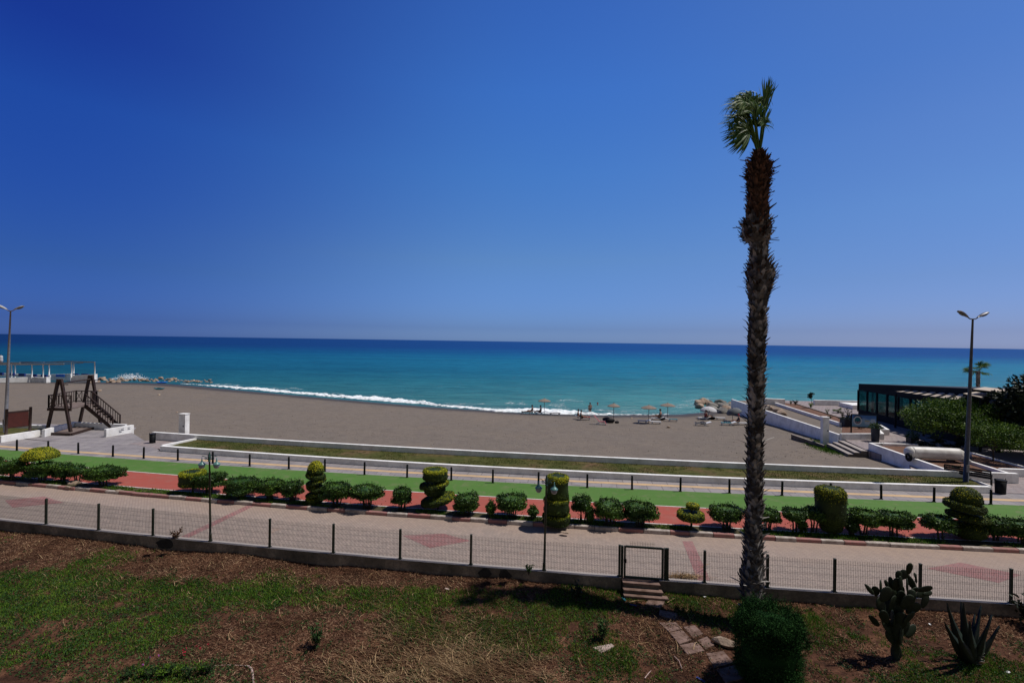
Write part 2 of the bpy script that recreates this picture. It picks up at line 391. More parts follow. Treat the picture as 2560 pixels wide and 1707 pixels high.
M['bushleaf'] = leafmat('bush_leaves', [(0.2, (0.009, 0.026, 0.004)), (0.5, (0.022, 0.060, 0.007)), (0.8, (0.085, 0.160, 0.016))], 0.05)
M['goldleaf_lit'] = leafmat('golden_cypress_lit', [(0.2, (0.10, 0.14, 0.005)), (0.5, (0.24, 0.27, 0.007)), (0.8, (0.46, 0.42, 0.012))], 0.0, 0.7)  # sunlit tone of the golden shrub foliage, light painted in
M['goldleaf_shaded'] = leafmat('golden_cypress_shaded', [(0.2, (0.007, 0.016, 0.002)), (0.5, (0.018, 0.036, 0.003)), (0.8, (0.055, 0.085, 0.006))], 0.0, 0.7)  # shaded tone of the same shrub foliage, shade painted in
M['junileaf'] = leafmat('juniper_needles', [(0.2, (0.003, 0.012, 0.004)), (0.5, (0.013, 0.044, 0.012)), (0.8, (0.050, 0.125, 0.034))], 0.02, 0.9, 1.2, 0.05)
M['treeleaf'] = leafmat('tree_leaves', [(0.2, (0.014, 0.040, 0.006)), (0.5, (0.045, 0.100, 0.010)), (0.8, (0.14, 0.22, 0.018))], 0.12)
M['darkleaf'] = leafmat('dark_evergreen_leaves', [(0.2, (0.006, 0.013, 0.006)), (0.5, (0.010, 0.02, 0.008)), (0.8, (0.02, 0.032, 0.012))], 0.05)
M['palmleaf'] = leafmat('palm_fronds', [(0.2, (0.028, 0.075, 0.010)), (0.5, (0.065, 0.145, 0.018)), (0.8, (0.20, 0.27, 0.07))], 0.25, 0.55, 2.0, 0.25)
M['grass'] = leafmat('grass_blades', [(0.15, (0.016, 0.052, 0.005)), (0.45, (0.048, 0.130, 0.009)), (0.8, (0.15, 0.24, 0.026))], 0.25, 0.7, 0.8, 0.15)
M['bedblade'] = leafmat('bed_grass_blades', [(0.15, (0.035, 0.060, 0.010)), (0.5, (0.065, 0.10, 0.016)), (0.85, (0.14, 0.13, 0.04))], 0.2, 0.8, 0.5, 0.1)
M['weed'] = leafmat('weed_leaves', [(0.2, (0.014, 0.036, 0.012)), (0.5, (0.028, 0.066, 0.019)), (0.8, (0.07, 0.125, 0.032))], 0.2, 0.7, 1.5, 0.15)
M['straw'] = leafmat('dry_straw', [(0.2, (0.16, 0.09, 0.045)), (0.5, (0.33, 0.21, 0.11)), (0.85, (0.55, 0.40, 0.22))], 0.1, 0.8, 1.0, 0.1)
M['litter'] = leafmat('dry_leaf_litter', [(0.2, (0.055, 0.026, 0.016)), (0.5, (0.14, 0.072, 0.043)), (0.85, (0.33, 0.205, 0.125))], 0.05, 0.85, 1.0, 0.1)
M['bark'] = simple('bark', (0.06, 0.045, 0.035), (0.03, 0.022, 0.018), 12, 0.9, 0.6, 30)
M['debris'] = simple('dried_weed', (0.10, 0.08, 0.065), (0.06, 0.048, 0.04), 6, 0.9)
M['palmgrey'] = leafmat('palm_trunk_weathered', [(0.15, (0.028, 0.025, 0.024)), (0.5, (0.095, 0.086, 0.080)), (0.85, (0.40, 0.375, 0.35))], 0.0, 0.9, 3.0, 0.15)
M['palmbrown'] = leafmat('palm_trunk_young', [(0.15, (0.026, 0.015, 0.011)), (0.5, (0.060, 0.034, 0.024)), (0.85, (0.19, 0.105, 0.070))], 0.0, 0.9, 3.0, 0.15)
M['cactus'] = simple('cactus_skin', (0.006, 0.012, 0.004), (0.014, 0.024, 0.008), 9, 0.6, 0.3, 40, spec=0.3)
M['agave'] = simple('agave_skin', (0.007, 0.013, 0.010), (0.014, 0.024, 0.018), 6, 0.5, 0.2, 30, spec=0.4)
M['fencegreen'] = simple('fence_green_paint', (0.016, 0.024, 0.016), (0.026, 0.032, 0.020), 8, 0.6, spec=0.3)
M['black'] = simple('black_metal', (0.006, 0.006, 0.008), (0.010, 0.010, 0.012), 8, 0.6, spec=0.15)
M['lampgreen'] = simple('lamp_green_paint', (0.020, 0.085, 0.070), (0.030, 0.060, 0.050), 8, 0.45, spec=0.5)
M['lampolive'] = simple('lamp_pole_paint', (0.028, 0.032, 0.014), (0.018, 0.020, 0.012), 8, 0.5, spec=0.4)
M['shadegreen'] = simple('lamp_shade_enamel', (0.10, 0.24, 0.22), (0.07, 0.17, 0.16), 8, 0.4, spec=0.5)
M['globe'] = simple('frosted_globe', (0.33, 0.31, 0.33), (0.25, 0.24, 0.26), 8, 0.25, spec=0.5)
M['galv'] = simple('galvanised_pole', (0.23, 0.23, 0.25), (0.15, 0.15, 0.17), 5, 0.45, metal=0.3, spec=0.4)
M['darkgalv'] = simple('dark_pole_paint', (0.035, 0.04, 0.055), (0.06, 0.065, 0.08), 5, 0.5, spec=0.4)
M['headgrey'] = simple('lamp_head_shell', (0.42, 0.42, 0.42), (0.3, 0.3, 0.3), 5, 0.5)
M['glassdark'] = simple('lamp_lens', (0.05, 0.06, 0.055), (0.07, 0.08, 0.07), 5, 0.2, spec=0.5)
M['wood'] = simple('dark_stained_wood', (0.050, 0.028, 0.022), (0.028, 0.016, 0.013), 7, 0.6, 0.3, 25)
M['woodlight'] = simple('weathered_decking', (0.20, 0.15, 0.13), (0.13, 0.10, 0.09), 6, 0.8, 0.3, 25)
M['boardred'] = simple('board_red_brown', (0.085, 0.020, 0.014), (0.060, 0.015, 0.012), 5, 0.6)
M['stone'] = simple('paving_stone', (0.22, 0.145, 0.12), (0.095, 0.056, 0.040), 3.0, 0.9, 0.5, 25, obj=False)
M['rock'] = simple('breakwater_rock', (0.40, 0.31, 0.235), (0.22, 0.155, 0.115), 1.2, 0.9, 0.7, 6, obj=False, bdist=0.08)
M['rockgrey'] = simple('grey_rock', (0.26, 0.245, 0.22), (0.12, 0.11, 0.10), 1.2, 0.9, 0.7, 6, obj=False, bdist=0.08)
M['palerock'] = simple('pale_stone', (0.42, 0.33, 0.29), (0.30, 0.22, 0.19), 4, 0.9, 0.6, 20, bdist=0.02)
M['whiteplastic'] = simple('white_plastic', (0.72, 0.72, 0.72), (0.60, 0.60, 0.60), 4, 0.45)
M['tank'] = simple('tank_white_shell', (0.66, 0.64, 0.60), (0.45, 0.42, 0.39), 2.2, 0.45, spec=0.4)
M['thatch'] = simple('thatch', (0.27, 0.22, 0.185), (0.16, 0.125, 0.10), 12, 0.95, 0.5, 30)
M['greycanvas'] = simple('grey_canvas', (0.13, 0.14, 0.15), (0.09, 0.10, 0.11), 5, 0.8)
M['whitecanvas'] = simple('white_canvas', (0.55, 0.54, 0.55), (0.42, 0.42, 0.44), 3, 0.8)
M['awning'] = simple('cream_awning', (0.50, 0.42, 0.34), (0.42, 0.35, 0.29), 2, 0.8)
M['bluepaint'] = simple('blue_paint', (0.015, 0.03, 0.15), (0.02, 0.04, 0.20), 3, 0.6)
M['brightblue'] = simple('bright_blue', (0.02, 0.12, 0.55), (0.03, 0.18, 0.65), 3, 0.5)
M['navy'] = simple('navy_cloth', (0.018, 0.02, 0.045), (0.03, 0.03, 0.06), 8, 0.9)
M['blackcloth'] = simple('black_cloth', (0.010, 0.010, 0.012), (0.02, 0.02, 0.022), 8, 0.9)
M['redcloth'] = simple('red_cloth', (0.32, 0.03, 0.04), (0.24, 0.025, 0.03), 8, 0.9)
M['pinkcloth'] = simple('pink_cloth', (0.45, 0.22, 0.24), (0.38, 0.18, 0.2), 8, 0.9)
M['tealcloth'] = simple('teal_cloth', (0.03, 0.16, 0.20), (0.02, 0.12, 0.15), 8, 0.9)
M['skin'] = simple('skin', (0.36, 0.20, 0.14), (0.30, 0.17, 0.12), 8, 0.6)
M['hair'] = simple('dark_hair', (0.012, 0.009, 0.008), (0.02, 0.015, 0.012), 20, 0.6)
M['planter'] = simple('dark_planter', (0.020, 0.026, 0.038), (0.028, 0.035, 0.05), 4, 0.55)
M['frame_dark'] = simple('dark_frame', (0.009, 0.012, 0.017), (0.014, 0.017, 0.023), 3, 0.8, spec=0.1)
M['roofdark'] = simple('roof_dark_sheet', (0.012, 0.013, 0.020), (0.022, 0.022, 0.030), 1.0, 0.7)
M['soot'] = simple('soot', (0.012, 0.011, 0.011), (0.03, 0.028, 0.027), 5, 0.95)
M['chalk'] = simple('chalky_pipe', (0.48, 0.36, 0.33), (0.30, 0.20, 0.17), 12, 0.9)
M['flower'] = simple('red_petals', (0.45, 0.03, 0.06), (0.35, 0.02, 0.04), 9, 0.7)
M['flowerpink'] = simple('pink_petals', (0.40, 0.10, 0.36), (0.3, 0.08, 0.28), 9, 0.7)
def glass_mat():
    m, nt, b = nm('tinted_glass')
    b.inputs['Base Color'].default_value = (0.015, 0.050, 0.060, 1)
    b.inputs['Roughness'].default_value = 0.06; b.inputs['Specular IOR Level'].default_value = 0.5
    t = N(nt, 'ShaderNodeBsdfTransparent'); t.inputs[0].default_value = (0.55, 0.80, 0.80, 1)
    ms = N(nt, 'ShaderNodeMixShader'); ms.inputs[0].default_value = 0.6
    nt.links.new(b.outputs[0], ms.inputs[1]); nt.links.new(t.outputs[0], ms.inputs[2]); nt.links.new(ms.outputs[0], nt.nodes['Material Output'].inputs[0])
    return m
M['glass'] = glass_mat()
def sign_mat():
    m, nt, b = nm('sign_print')
    tc = N(nt, 'ShaderNodeTexCoord'); s = N(nt, 'ShaderNodeSeparateXYZ'); nt.links.new(tc.outputs['Generated'], s.inputs[0])
    n = noise(nt, tc.outputs['Generated'], 3, 4)
    a = N(nt, 'ShaderNodeMath', operation='MULTIPLY_ADD'); nt.links.new(n.outputs[0], a.inputs[0]); a.inputs[1].default_value = 0.5; nt.links.new(s.outputs['Z'], a.inputs[2])
    r = ramp(nt, [(0.3, (0.16, 0.36, 0.50)), (0.7, (0.26, 0.42, 0.58)), (1.1, (0.05, 0.16, 0.42))], a.outputs[0]); nt.links.new(r.outputs[0], b.inputs['Base Color'])
    b.inputs['Roughness'].default_value = 0.5
    return m
M['sign'] = sign_mat()
M['signwhite'] = simple('sign_white', (0.6, 0.64, 0.66), (0.5, 0.55, 0.58), 3, 0.5)
M['signyellow'] = simple('sign_yellow', (0.45, 0.42, 0.20), (0.4, 0.38, 0.2), 3, 0.5)
M['signdark'] = simple('sign_dark_blue', (0.03, 0.05, 0.09), (0.04, 0.06, 0.1), 3, 0.5)

# ------------------------------------------------------------------ mesh builder
class MB:
    def __init__(s):
        s.ch = []; s.nv = 0
    def add(s, V, F, mi=0, smooth=False):
        V = np.asarray(V, float).reshape(-1, 3)
        if isinstance(F, np.ndarray):
            F = [F]
        else:
            d = {}
            for f in F:
                d.setdefault(len(f), []).append(f)
            F = [np.array(v, dtype=np.int64) for v in d.values()]
        s.ch.append((V, [f + s.nv for f in F], mi, smooth)); s.nv += len(V)
        return s
    def box(s, c, size, rz=0.0, mi=0, M3=None):
        sx, sy, sz = (x / 2 for x in size)
        V = np.array([(x, y, z) for z in (-sz, sz) for y in (-sy, sy) for x in (-sx, sx)])
        if M3 is not None:
            V = V @ np.asarray(M3).T
        elif rz:
            c_, s_ = math.cos(rz), math.sin(rz)
            V = V @ np.array([[c_, s_, 0], [-s_, c_, 0], [0, 0, 1]])
        V = V + np.asarray(c, float)
        return s.add(V, np.array([(0, 2, 3, 1), (4, 5, 7, 6), (0, 1, 5, 4), (2, 6, 7, 3), (0, 4, 6, 2), (1, 3, 7, 5)]), mi)
    def tube(s, pts, rad, n=8, mi=0, caps=True, smooth=True):
        pts = np.asarray(pts, float)
        if np.isscalar(rad): rad = [rad] * len(pts)
        V = []
        for i, p in enumerate(pts):
            t = pts[min(i + 1, len(pts) - 1)] - pts[max(i - 1, 0)]
            t = t / (np.linalg.norm(t) + 1e-9)
            a = np.array([0, 0, 1.0]) if abs(t[2]) < 0.9 else np.array([1.0, 0, 0])
            u = np.cross(t, a); u /= np.linalg.norm(u); w = np.cross(t, u)
            for k in range(n):
                th = 2 * PI * k / n
                V.append(p + rad[i] * (math.cos(th) * u + math.sin(th) * w))
        F = []
        for i in range(len(pts) - 1):
            for k in range(n):
                F.append((i * n + k, i * n + (k + 1) % n, (i + 1) * n + (k + 1) % n, (i + 1) * n + k))
        if caps:
            F.append(tuple(range(n))); F.append(tuple((len(pts) - 1) * n + k for k in range(n - 1, -1, -1)))
        return s.add(V, F, mi, smooth)
    def lathe(s, prof, c=(0, 0, 0), n=16, mi=0, smooth=True, sy=1.0):
        V = [(c[0] + r * math.cos(2 * PI * k / n), c[1] + sy * r * math.sin(2 * PI * k / n), c[2] + z) for r, z in prof for k in range(n)]
        F = [(i * n + k, i * n + (k + 1) % n, (i + 1) * n + (k + 1) % n, (i + 1) * n + k) for i in range(len(prof) - 1) for k in range(n)]
        F.append(tuple(range(n - 1, -1, -1))); F.append(tuple((len(prof) - 1) * n + k for k in range(n)))
        return s.add(V, F, mi, smooth)
    def prism(s, poly, z0, z1, mi=0):
        n = len(poly)
        V = [(p[0], p[1], z0) for p in poly] + [(p[0], p[1], z1) for p in poly]
        F = [tuple(range(n - 1, -1, -1)), tuple(range(n, 2 * n))] + [(i, (i + 1) % n, n + (i + 1) % n, n + i) for i in range(n)]
        return s.add(V, F, mi)
    def quads(s, V, mi=0, smooth=False):
        V = np.asarray(V).reshape(-1, 3)
        return s.add(V, np.arange(len(V)).reshape(-1, 4), mi, smooth)
    def build(s, name, mats, parent=None, loc=None, link=True):
        if not isinstance(mats, (list, tuple)): mats = [mats]
        me = bpy.data.meshes.new(name)
        V = np.concatenate([c[0] for c in s.ch])
        if loc is not None: V = V - np.asarray(loc, float)
        loops, starts, tot, mi, sm = [], [], [], [], []
        ls = 0
        for c in s.ch:
            for f in c[1]:
                m, k = f.shape
                loops.append(f.ravel()); starts.append(ls + np.arange(m) * k); tot.append(np.full(m, k)); ls += m * k
                mi.append(np.full(m, c[2])); sm.append(np.full(m, c[3]))
        loops = np.concatenate(loops); starts = np.concatenate(starts); mi = np.concatenate(mi); sm = np.concatenate(sm)
        me.vertices.add(len(V)); me.vertices.foreach_set('co', V.ravel())
        me.loops.add(len(loops)); me.loops.foreach_set('vertex_index', loops.astype(np.int32))
        me.polygons.add(len(starts)); me.polygons.foreach_set('loop_start', starts.astype(np.int32))
        me.polygons.foreach_set('loop_total', np.concatenate(tot).astype(np.int32))
        me.polygons.foreach_set('material_index', mi.astype(np.int32))
        me.polygons.foreach_set('use_smooth', sm.astype(bool))
        me.update(calc_edges=True); me.validate()
        for m in mats: me.materials.append(m)
        o = bpy.data.objects.new(name, me)
        if link: C.objects.link(o)
        if loc is not None and parent is None: o.location = loc
        if parent is not None: o.parent = parent
        return o
def tag(o, label=None, cat=None, group=None, kind=None):
    if label: o['label'] = label
    if cat: o['category'] = cat
    if group: o['group'] = group
    if kind: o['kind'] = kind
    return o
def empty(name, loc, label, cat, group=None, rz=0.0):
    o = bpy.data.objects.new(name, None); C.objects.link(o)
    o.location = loc; o.rotation_euler = (0, 0, rz); o.empty_display_size = 0.2
    return tag(o, label, cat, group)
def struct(o):
    o['kind'] = 'structure'; return o
def copy_tree(o, parent=None):
    c = o.copy(); C.objects.link(c)
    if parent is not None: c.parent = parent
    for ch in list(o.children): copy_tree(ch, c)
    return c
def frame3(axis, up=(0, 0, 1)):
    """3x3 with columns x=axis, y, z"""
    x = np.asarray(axis, float); x = x / np.linalg.norm(x)
    y = np.cross(up, x); y /= np.linalg.norm(y); z = np.cross(x, y)
    return np.stack([x, y, z], 1)
def bar(mb, p0, p1, w, h, mi=0):
    p0 = np.asarray(p0, float); p1 = np.asarray(p1, float)
    d = p1 - p0; L = np.linalg.norm(d)
    up = (0, 0, 1) if abs(d[2]) / L < 0.95 else (0, 1, 0)
    mb.box((p0 + p1) / 2, (L, w, h), M3=frame3(d, up), mi=mi)
def unit(V):
    return V / (np.linalg.norm(V, axis=-1, keepdims=True) + 1e-9)
def leafquads(P, A, L, Wd, r=rng, Nn=None, nj=0.35):
    """diamond leaves at P along A"""
    n = len(P); A = unit(A)
    W = unit(np.cross(A, unit(r.normal(size=(n, 3))) if Nn is None else unit(Nn + nj * r.normal(size=(n, 3)))))
    L = np.broadcast_to(np.asarray(L, float), (n,))[:, None]; Wd = np.broadcast_to(np.asarray(Wd, float), (n,))[:, None]
    return np.stack([P, P + A * L * 0.45 + W * Wd * 0.5, P + A * L, P + A * L * 0.45 - W * Wd * 0.5], 1)
def nz(x, y, s=1.0, k=0.0):
    return mnoise.noise(Vector((x * s, y * s, k)))

# ------------------------------------------------------------------ lines of the road and promenade (Y as a function of X)
def line(pts, z, deg=2):
    g = np.array([G(px, py, z)[:2] for px, py in pts])
    c = np.polyfit(g[:, 0], g[:, 1], deg)
    return lambda x: np.polyval(c, x)
LA_t = line([(0, 1303.5), (320, 1330), (640, 1363), (1000, 1402), (1240, 1421), (1554, 1446), (1761, 1460), (2086, 1481), (2560, 1511)], 0.08)   # wall top, front edge
LB = line([(0, 1210), (168, 1224), (393, 1242), (640, 1261), (837, 1282), (1240, 1311), (1200, 1307), (1840, 1346), (2200, 1365), (2560, 1383)], 0.0)
LC = line([(0, 1190), (320, 1213), (407, 1221), (984, 1267.6), (1234, 1283), (1632, 1310), (1750, 1316), (2252, 1340), (2560, 1356)], 0.1)
LD = line([(59, 1157), (309, 1174), (561, 1193), (701, 1206), (962, 1225.5), (1240, 1244), (1318, 1248.5), (1646, 1265), (1840, 1271), (2268, 1291), (2310, 1293)], 0.1)
LE = line([(0, 1124.5), (309, 1144), (640, 1166.6), (920, 1187), (1240, 1207), (1840, 1234), (2200, 1247.4), (2560, 1263.5)], 0.1)
LF = line([(0, 1116), (640, 1157), (920, 1176), (1240, 1195), (1840, 1222), (2200, 1234), (2560, 1253.5)], 0.1)
LG = line([(401, 1127), (640, 1145.6), (920, 1164), (1240, 1182), (1520, 1200), (1840, 1209), (2200, 1221.5), (2488, 1236)], 0.1)
LH = line([(383, 1079), (600, 1093), (920, 1112.5), (1240, 1130), (1520, 1142), (1840, 1154), (2200, 1171.5), (2543, 1183)], 0.66)  # top, far edge approx
def shifted(f, d):
    return lambda x: f(x) + d
X0, X1 = -70.0, 48.0
def strip(name, f1, f2, x0, x1, z, m, n=160, kind='structure'):
    xs = np.linspace(x0, x1, n)
    V = np.concatenate([np.stack([xs, f1(xs), np.full(n, z)], 1), np.stack([xs, f2(xs), np.full(n, z)], 1)])
    F = np.array([(i, i + 1, n + i + 1, n + i) for i in range(n - 1)])
    o = MB().add(V, F).build(name, m)
    if kind: o['kind'] = kind
    return o
WALL_T = 0.22
strip('road', shifted(LA_t, WALL_T - 0.03), LB, X0, X1, 0.0, M['road'])
# planting strip, track, pavement
LK = shifted(LB, 0.0)
strip('planting_strip', shifted(LB, 0.10), LC, X0, X1, 0.095, M['stripsoil'])
strip('red_track', LC, LD, X0, X1, 0.10, M['red'])
strip('green_track', LD, LE, X0, X1, 0.101, M['green'])
strip('track_line', shifted(LD, -0.045), shifted(LD, 0.045), X0, X1, 0.106, M['line'])
strip('track_edge_line', shifted(LC, -0.05), shifted(LC, 0.04), X0, X1, 0.105, M['line'])
strip('tactile_strip', shifted(LF, -0.15), shifted(LF, 0.20), X0, X1, 0.107, M['yellow'])
def kerb():
    mb = MB()
    x = X0; k = 0
    while x < X1:
        L = random.uniform(0.75, 1.15)
        a = np.array([x, LB(x)]); b = np.array([x + L - 0.02, LB(x + L - 0.02)])
        d = (b - a) / np.linalg.norm(b - a); nrm = np.array([-d[1], d[0]])
        jz = random.uniform(-0.02, 0.012); jy = random.uniform(-0.02, 0.02)
        c = (a + b) / 2 + nrm * (0.075 + jy)
        ang = math.atan2(d[1], d[0])
        Ls = np.linalg.norm(b - a)
        # chamfered profile block
        w = 0.15; h = 0.15 + jz
        prof = [(-w / 2, -0.05), (-w / 2, h - 0.025), (-w / 2 + 0.025, h), (w / 2, h), (w / 2, -0.05)]
        V = []
        for e in (-Ls / 2, Ls / 2):
            for (py, pz) in prof:
                V.append((c[0] + e * d[0] + py * nrm[0], c[1] + e * d[1] + py * nrm[1], pz))
        F = [(i, (i + 1) % 5, 5 + (i + 1) % 5, 5 + i) for i in range(5)] + [(4, 3, 2, 1, 0), (5, 6, 7, 8, 9)]
        mb.add(V, F, mi=k % 2 if random.random() > 0.1 else (k + 1) % 2)
        x += L; k += 1
    o = mb.build('kerb', [M['kerb_white'], M['kerb_red']]); o['kind'] = 'structure'
kerb()
# red paving figures in the road
def marking(pxs, z=0.004):
    mb = MB(); P = [G(px, py, z) for px, py in pxs]
    mb.add(np.array(P), [tuple(range(len(P)))])
    o = mb.build('road_marking', M['marking']); o['kind'] = 'structure'
marking([(1006, 1338), (1108, 1333), (1177, 1351), (1075, 1369)])
marking([(12, 1250), (110, 1240), (160, 1256), (31, 1268)])
marking([(2318, 1420), (2400, 1405), (2552, 1436), (2497, 1456)])
marking([(446, 1344), (470, 1344), (640, 1262), (622, 1261)])
marking([(1706, 1352), (1731, 1352), (1776, 1450), (1744, 1450)])

# ------------------------------------------------------------------ sea and beach
SEA = -1.6
shore_px = [(-250, 954), (0, 954), (240, 955), (435, 959), (560, 972), (697, 984), (871, 1000), (1088, 1018), (1306, 1032), (1524, 1038), (1700, 1036), (1760, 1031), (1832, 1020), (1950, 1002)]
sh = np.array([G(px, py, SEA)[:2] for px, py in shore_px])
def shoreY(x):
    return np.interp(x, sh[:, 0], sh[:, 1])
def sand_z(x, y):
    w = LH(max(min(x, 30), -40)); s = shoreY(x)
    t = (y - w) / (s - w)
    z = -0.1 - 1.5 * t if t > 0 else -0.1
    return max(z, -9.0) + (0.05 * nz(x, y, 0.35) + 0.03 * nz(x, y, 1.1, 3)) * (1 if 0 < t < 0.9 else 0.2)
def on_sand(px, py):
    z = -1.0
    for _ in range(8):
        p = G(px, py, z); z = sand_z(p[0], p[1])
    return np.array([p[0], p[1], z])
def beach():
    xs = np.concatenate([np.linspace(-260, -62, 26), np.linspace(-60, 60, 171), np.linspace(64, 260, 22)])
    vs = np.concatenate([np.linspace(0, 45, 76), np.linspace(46, 90, 45), np.linspace(95, 400, 22)])
    V = np.zeros((len(vs), len(xs), 3))
    for i, v in enumerate(vs):
        for j, x in enumerate(xs):
            y = LE(max(min(x, 40), -60)) + 0.6 + v
            V[i, j] = (x, y, sand_z(x, y))
    n = len(xs)
    F = np.array([(i * n + j, i * n + j + 1, (i + 1) * n + j + 1, (i + 1) * n + j) for i in range(len(vs) - 1) for j in range(n - 1)])
    o = MB().add(V.reshape(-1, 3), F, smooth=True).build('beach', M['sand']); struct(o)
beach()
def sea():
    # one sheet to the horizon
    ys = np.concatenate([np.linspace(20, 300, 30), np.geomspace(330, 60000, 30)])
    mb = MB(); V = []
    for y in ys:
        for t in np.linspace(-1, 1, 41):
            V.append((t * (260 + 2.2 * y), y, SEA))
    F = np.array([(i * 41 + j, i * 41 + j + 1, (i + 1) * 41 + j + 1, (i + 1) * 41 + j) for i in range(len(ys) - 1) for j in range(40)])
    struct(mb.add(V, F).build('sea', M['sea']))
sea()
def surf():
    """breaking wave along the shore, a lumpy ridge of foam"""
    xs = np.linspace(sh[3][0] + 1.0, sh[10][0] - 1.5, 700)
    prof = np.linspace(0, 1, 13)
    V = np.zeros((len(xs), len(prof), 3))
    for i, x in enumerate(xs):
        fade = min(1, (i + 4) / 90, (len(xs) - i + 3) / 120)
        brk = 0.65 + 0.9 * nz(x, 3.3, 0.07)                       # the wave breaks in stretches
        lip = 2.2 * max(0.0, min(1.0, (-x - 2) / 10)) * (1 if x > -60 else 0.6)
        y0 = shoreY(x) + 0.10 + lip * 0.8 + 0.7 * nz(x, 0, 0.25) + 0.3 * nz(x, 5, 1.2) + 0.12 * nz(x, 7, 3.5)
        wd = max(0.25, (2.2 + 1.8 * nz(x, 9, 0.12) + 0.9 * nz(x, 2, 0.7) + 0.5 * nz(x, 4, 2.4))) * max(0.2, fade) * max(0.35, min(1.2, brk + 0.25))
        for j, t in enumerate(prof):
            h = 0.42 * math.sin(PI * t) ** 0.8 * (0.55 + 0.7 * nz(x, j * 0.5, 0.8, 1)) * fade * max(0.25, min(1.1, brk)) + 0.09 * nz(x, t * 4, 2.2, 2) * math.sin(PI * t) ** 0.3
            V[i, j] = (x, y0 + wd * t + 0.25 * nz(x, j, 1.6, 5) * (1 if 0 < j < 12 else 1.4), SEA + (-0.02 if j in (0, 12) else 0.02) + max(-0.03, h))
    n = len(prof)
    F = np.array([(i * n + j, i * n + j + 1, (i + 1) * n + j + 1, (i + 1) * n + j) for i in range(len(xs) - 1) for j in range(n - 1)])
    o = MB().add(V.reshape(-1, 3), F, smooth=True).build('surf_foam', M['foam'])
    tag(o, 'white foam of the wave breaking along the beach', 'foam', kind='stuff')
    mb = MB()
    for (a, b, c, d) in [(1290, 1008, 60, 10), (1395, 1012, 50, 14), (1425, 1001, 70, 8), (1700, 1014, 70, 14), (1735, 1008, 60, 20), (1770, 998, 50, 8), (1560, 1028, 110, 6), (1180, 1010, 90, 6),
                         (330, 948, 70, 8), (900, 992, 150, 8), (700, 972, 130, 7), (560, 962, 100, 6), (1000, 1002, 120, 9), (1120, 1012, 120, 9), (1250, 1022, 120, 9), (800, 984, 130, 8), (1380, 1022, 110, 8), (1500, 1026, 110, 6)]:
        P = [G(a - c / 2, b, SEA + 0.02), G(a - c * 0.1, b + d / 2, SEA + 0.02), G(a + c / 2, b + d * 0.3, SEA + 0.02), G(a + c * 0.3, b - d / 2, SEA + 0.02), G(a - c * 0.3, b - d * 0.45, SEA + 0.02)]
        mb.add(np.array(P), [(0, 1, 2, 3, 4)])
    tag(mb.build('thin_foam', M['thinfoam']), 'thin streaks of foam floating just off the beach', 'foam', kind='stuff')
surf()

# ------------------------------------------------------------------ promenade walls
def wall_poly(pts, z0, z1, t, mb=None):
    """wall ribbon along pts (x,y), thickness t to the left of travel"""
    pts = np.asarray(pts, float)[:, :2]; n = len(pts); mb = mb or MB()
    z0 = np.broadcast_to(z0, (n,)); z1 = np.broadcast_to(z1, (n,))
    O = []
    for i in range(n):
        a = pts[i] - pts[i - 1] if i else pts[1] - pts[0]
        b = pts[i + 1] - pts[i] if i < n - 1 else pts[-1] - pts[-2]
        a = a / np.linalg.norm(a); b = b / np.linalg.norm(b); na = np.array([-a[1], a[0]]); nb = np.array([-b[1], b[0]])
        m = na + nb; m = m / np.linalg.norm(m); O.append(pts[i] + m * t / max(0.4, m @ na))
    V = []
    for i in range(n):
        V += [(*pts[i], z0[i]), (*pts[i], z1[i]), (*O[i], z1[i]), (*O[i], z0[i])]
    F = []
    for i in range(n - 1):
        for k in range(4):
            F.append((4 * i + k, 4 * i + 4 + k, 4 * i + 4 + (k + 1) % 4, 4 * i + (k + 1) % 4))
    F += [(0, 1, 2, 3), (4 * n - 1, 4 * n - 2, 4 * n - 3, 4 * n - 4)]
    return mb.add(V, F)
def curve_pts(f, xa, xb, n=40):
    xs = np.linspace(xa, xb, n); return np.stack([xs, f(xs)], 1)
GL = G(401, 1127, 0.1); GR = G(2488, 1236, 0.1)
HL = G(383, 1079, 0.66); HR = G(2543, 1183, 0.66)
BL = G(488, 1097, 0.36)
w1 = wall_poly(curve_pts(LG, GL[0], GR[0]), 0.0, 0.44, 0.24)
wall_poly([GL[:2] + [0.0, 0.24], BL[:2] + [0.25, 0.0]][::1], 0.0, 0.437, 0.2, w1)
tag(w1.build('planter_wall', M['white']), 'low white wall nearest the green track, edging the long grass bed', 'wall')
w2 = wall_poly(curve_pts(shifted(LH, -0.12), HL[0], HR[0], 60), -0.3, 0.66, 0.24)
tag(w2.build('promenade_wall', M['white']), 'long white wall between the grass bed and the grey beach', 'wall')
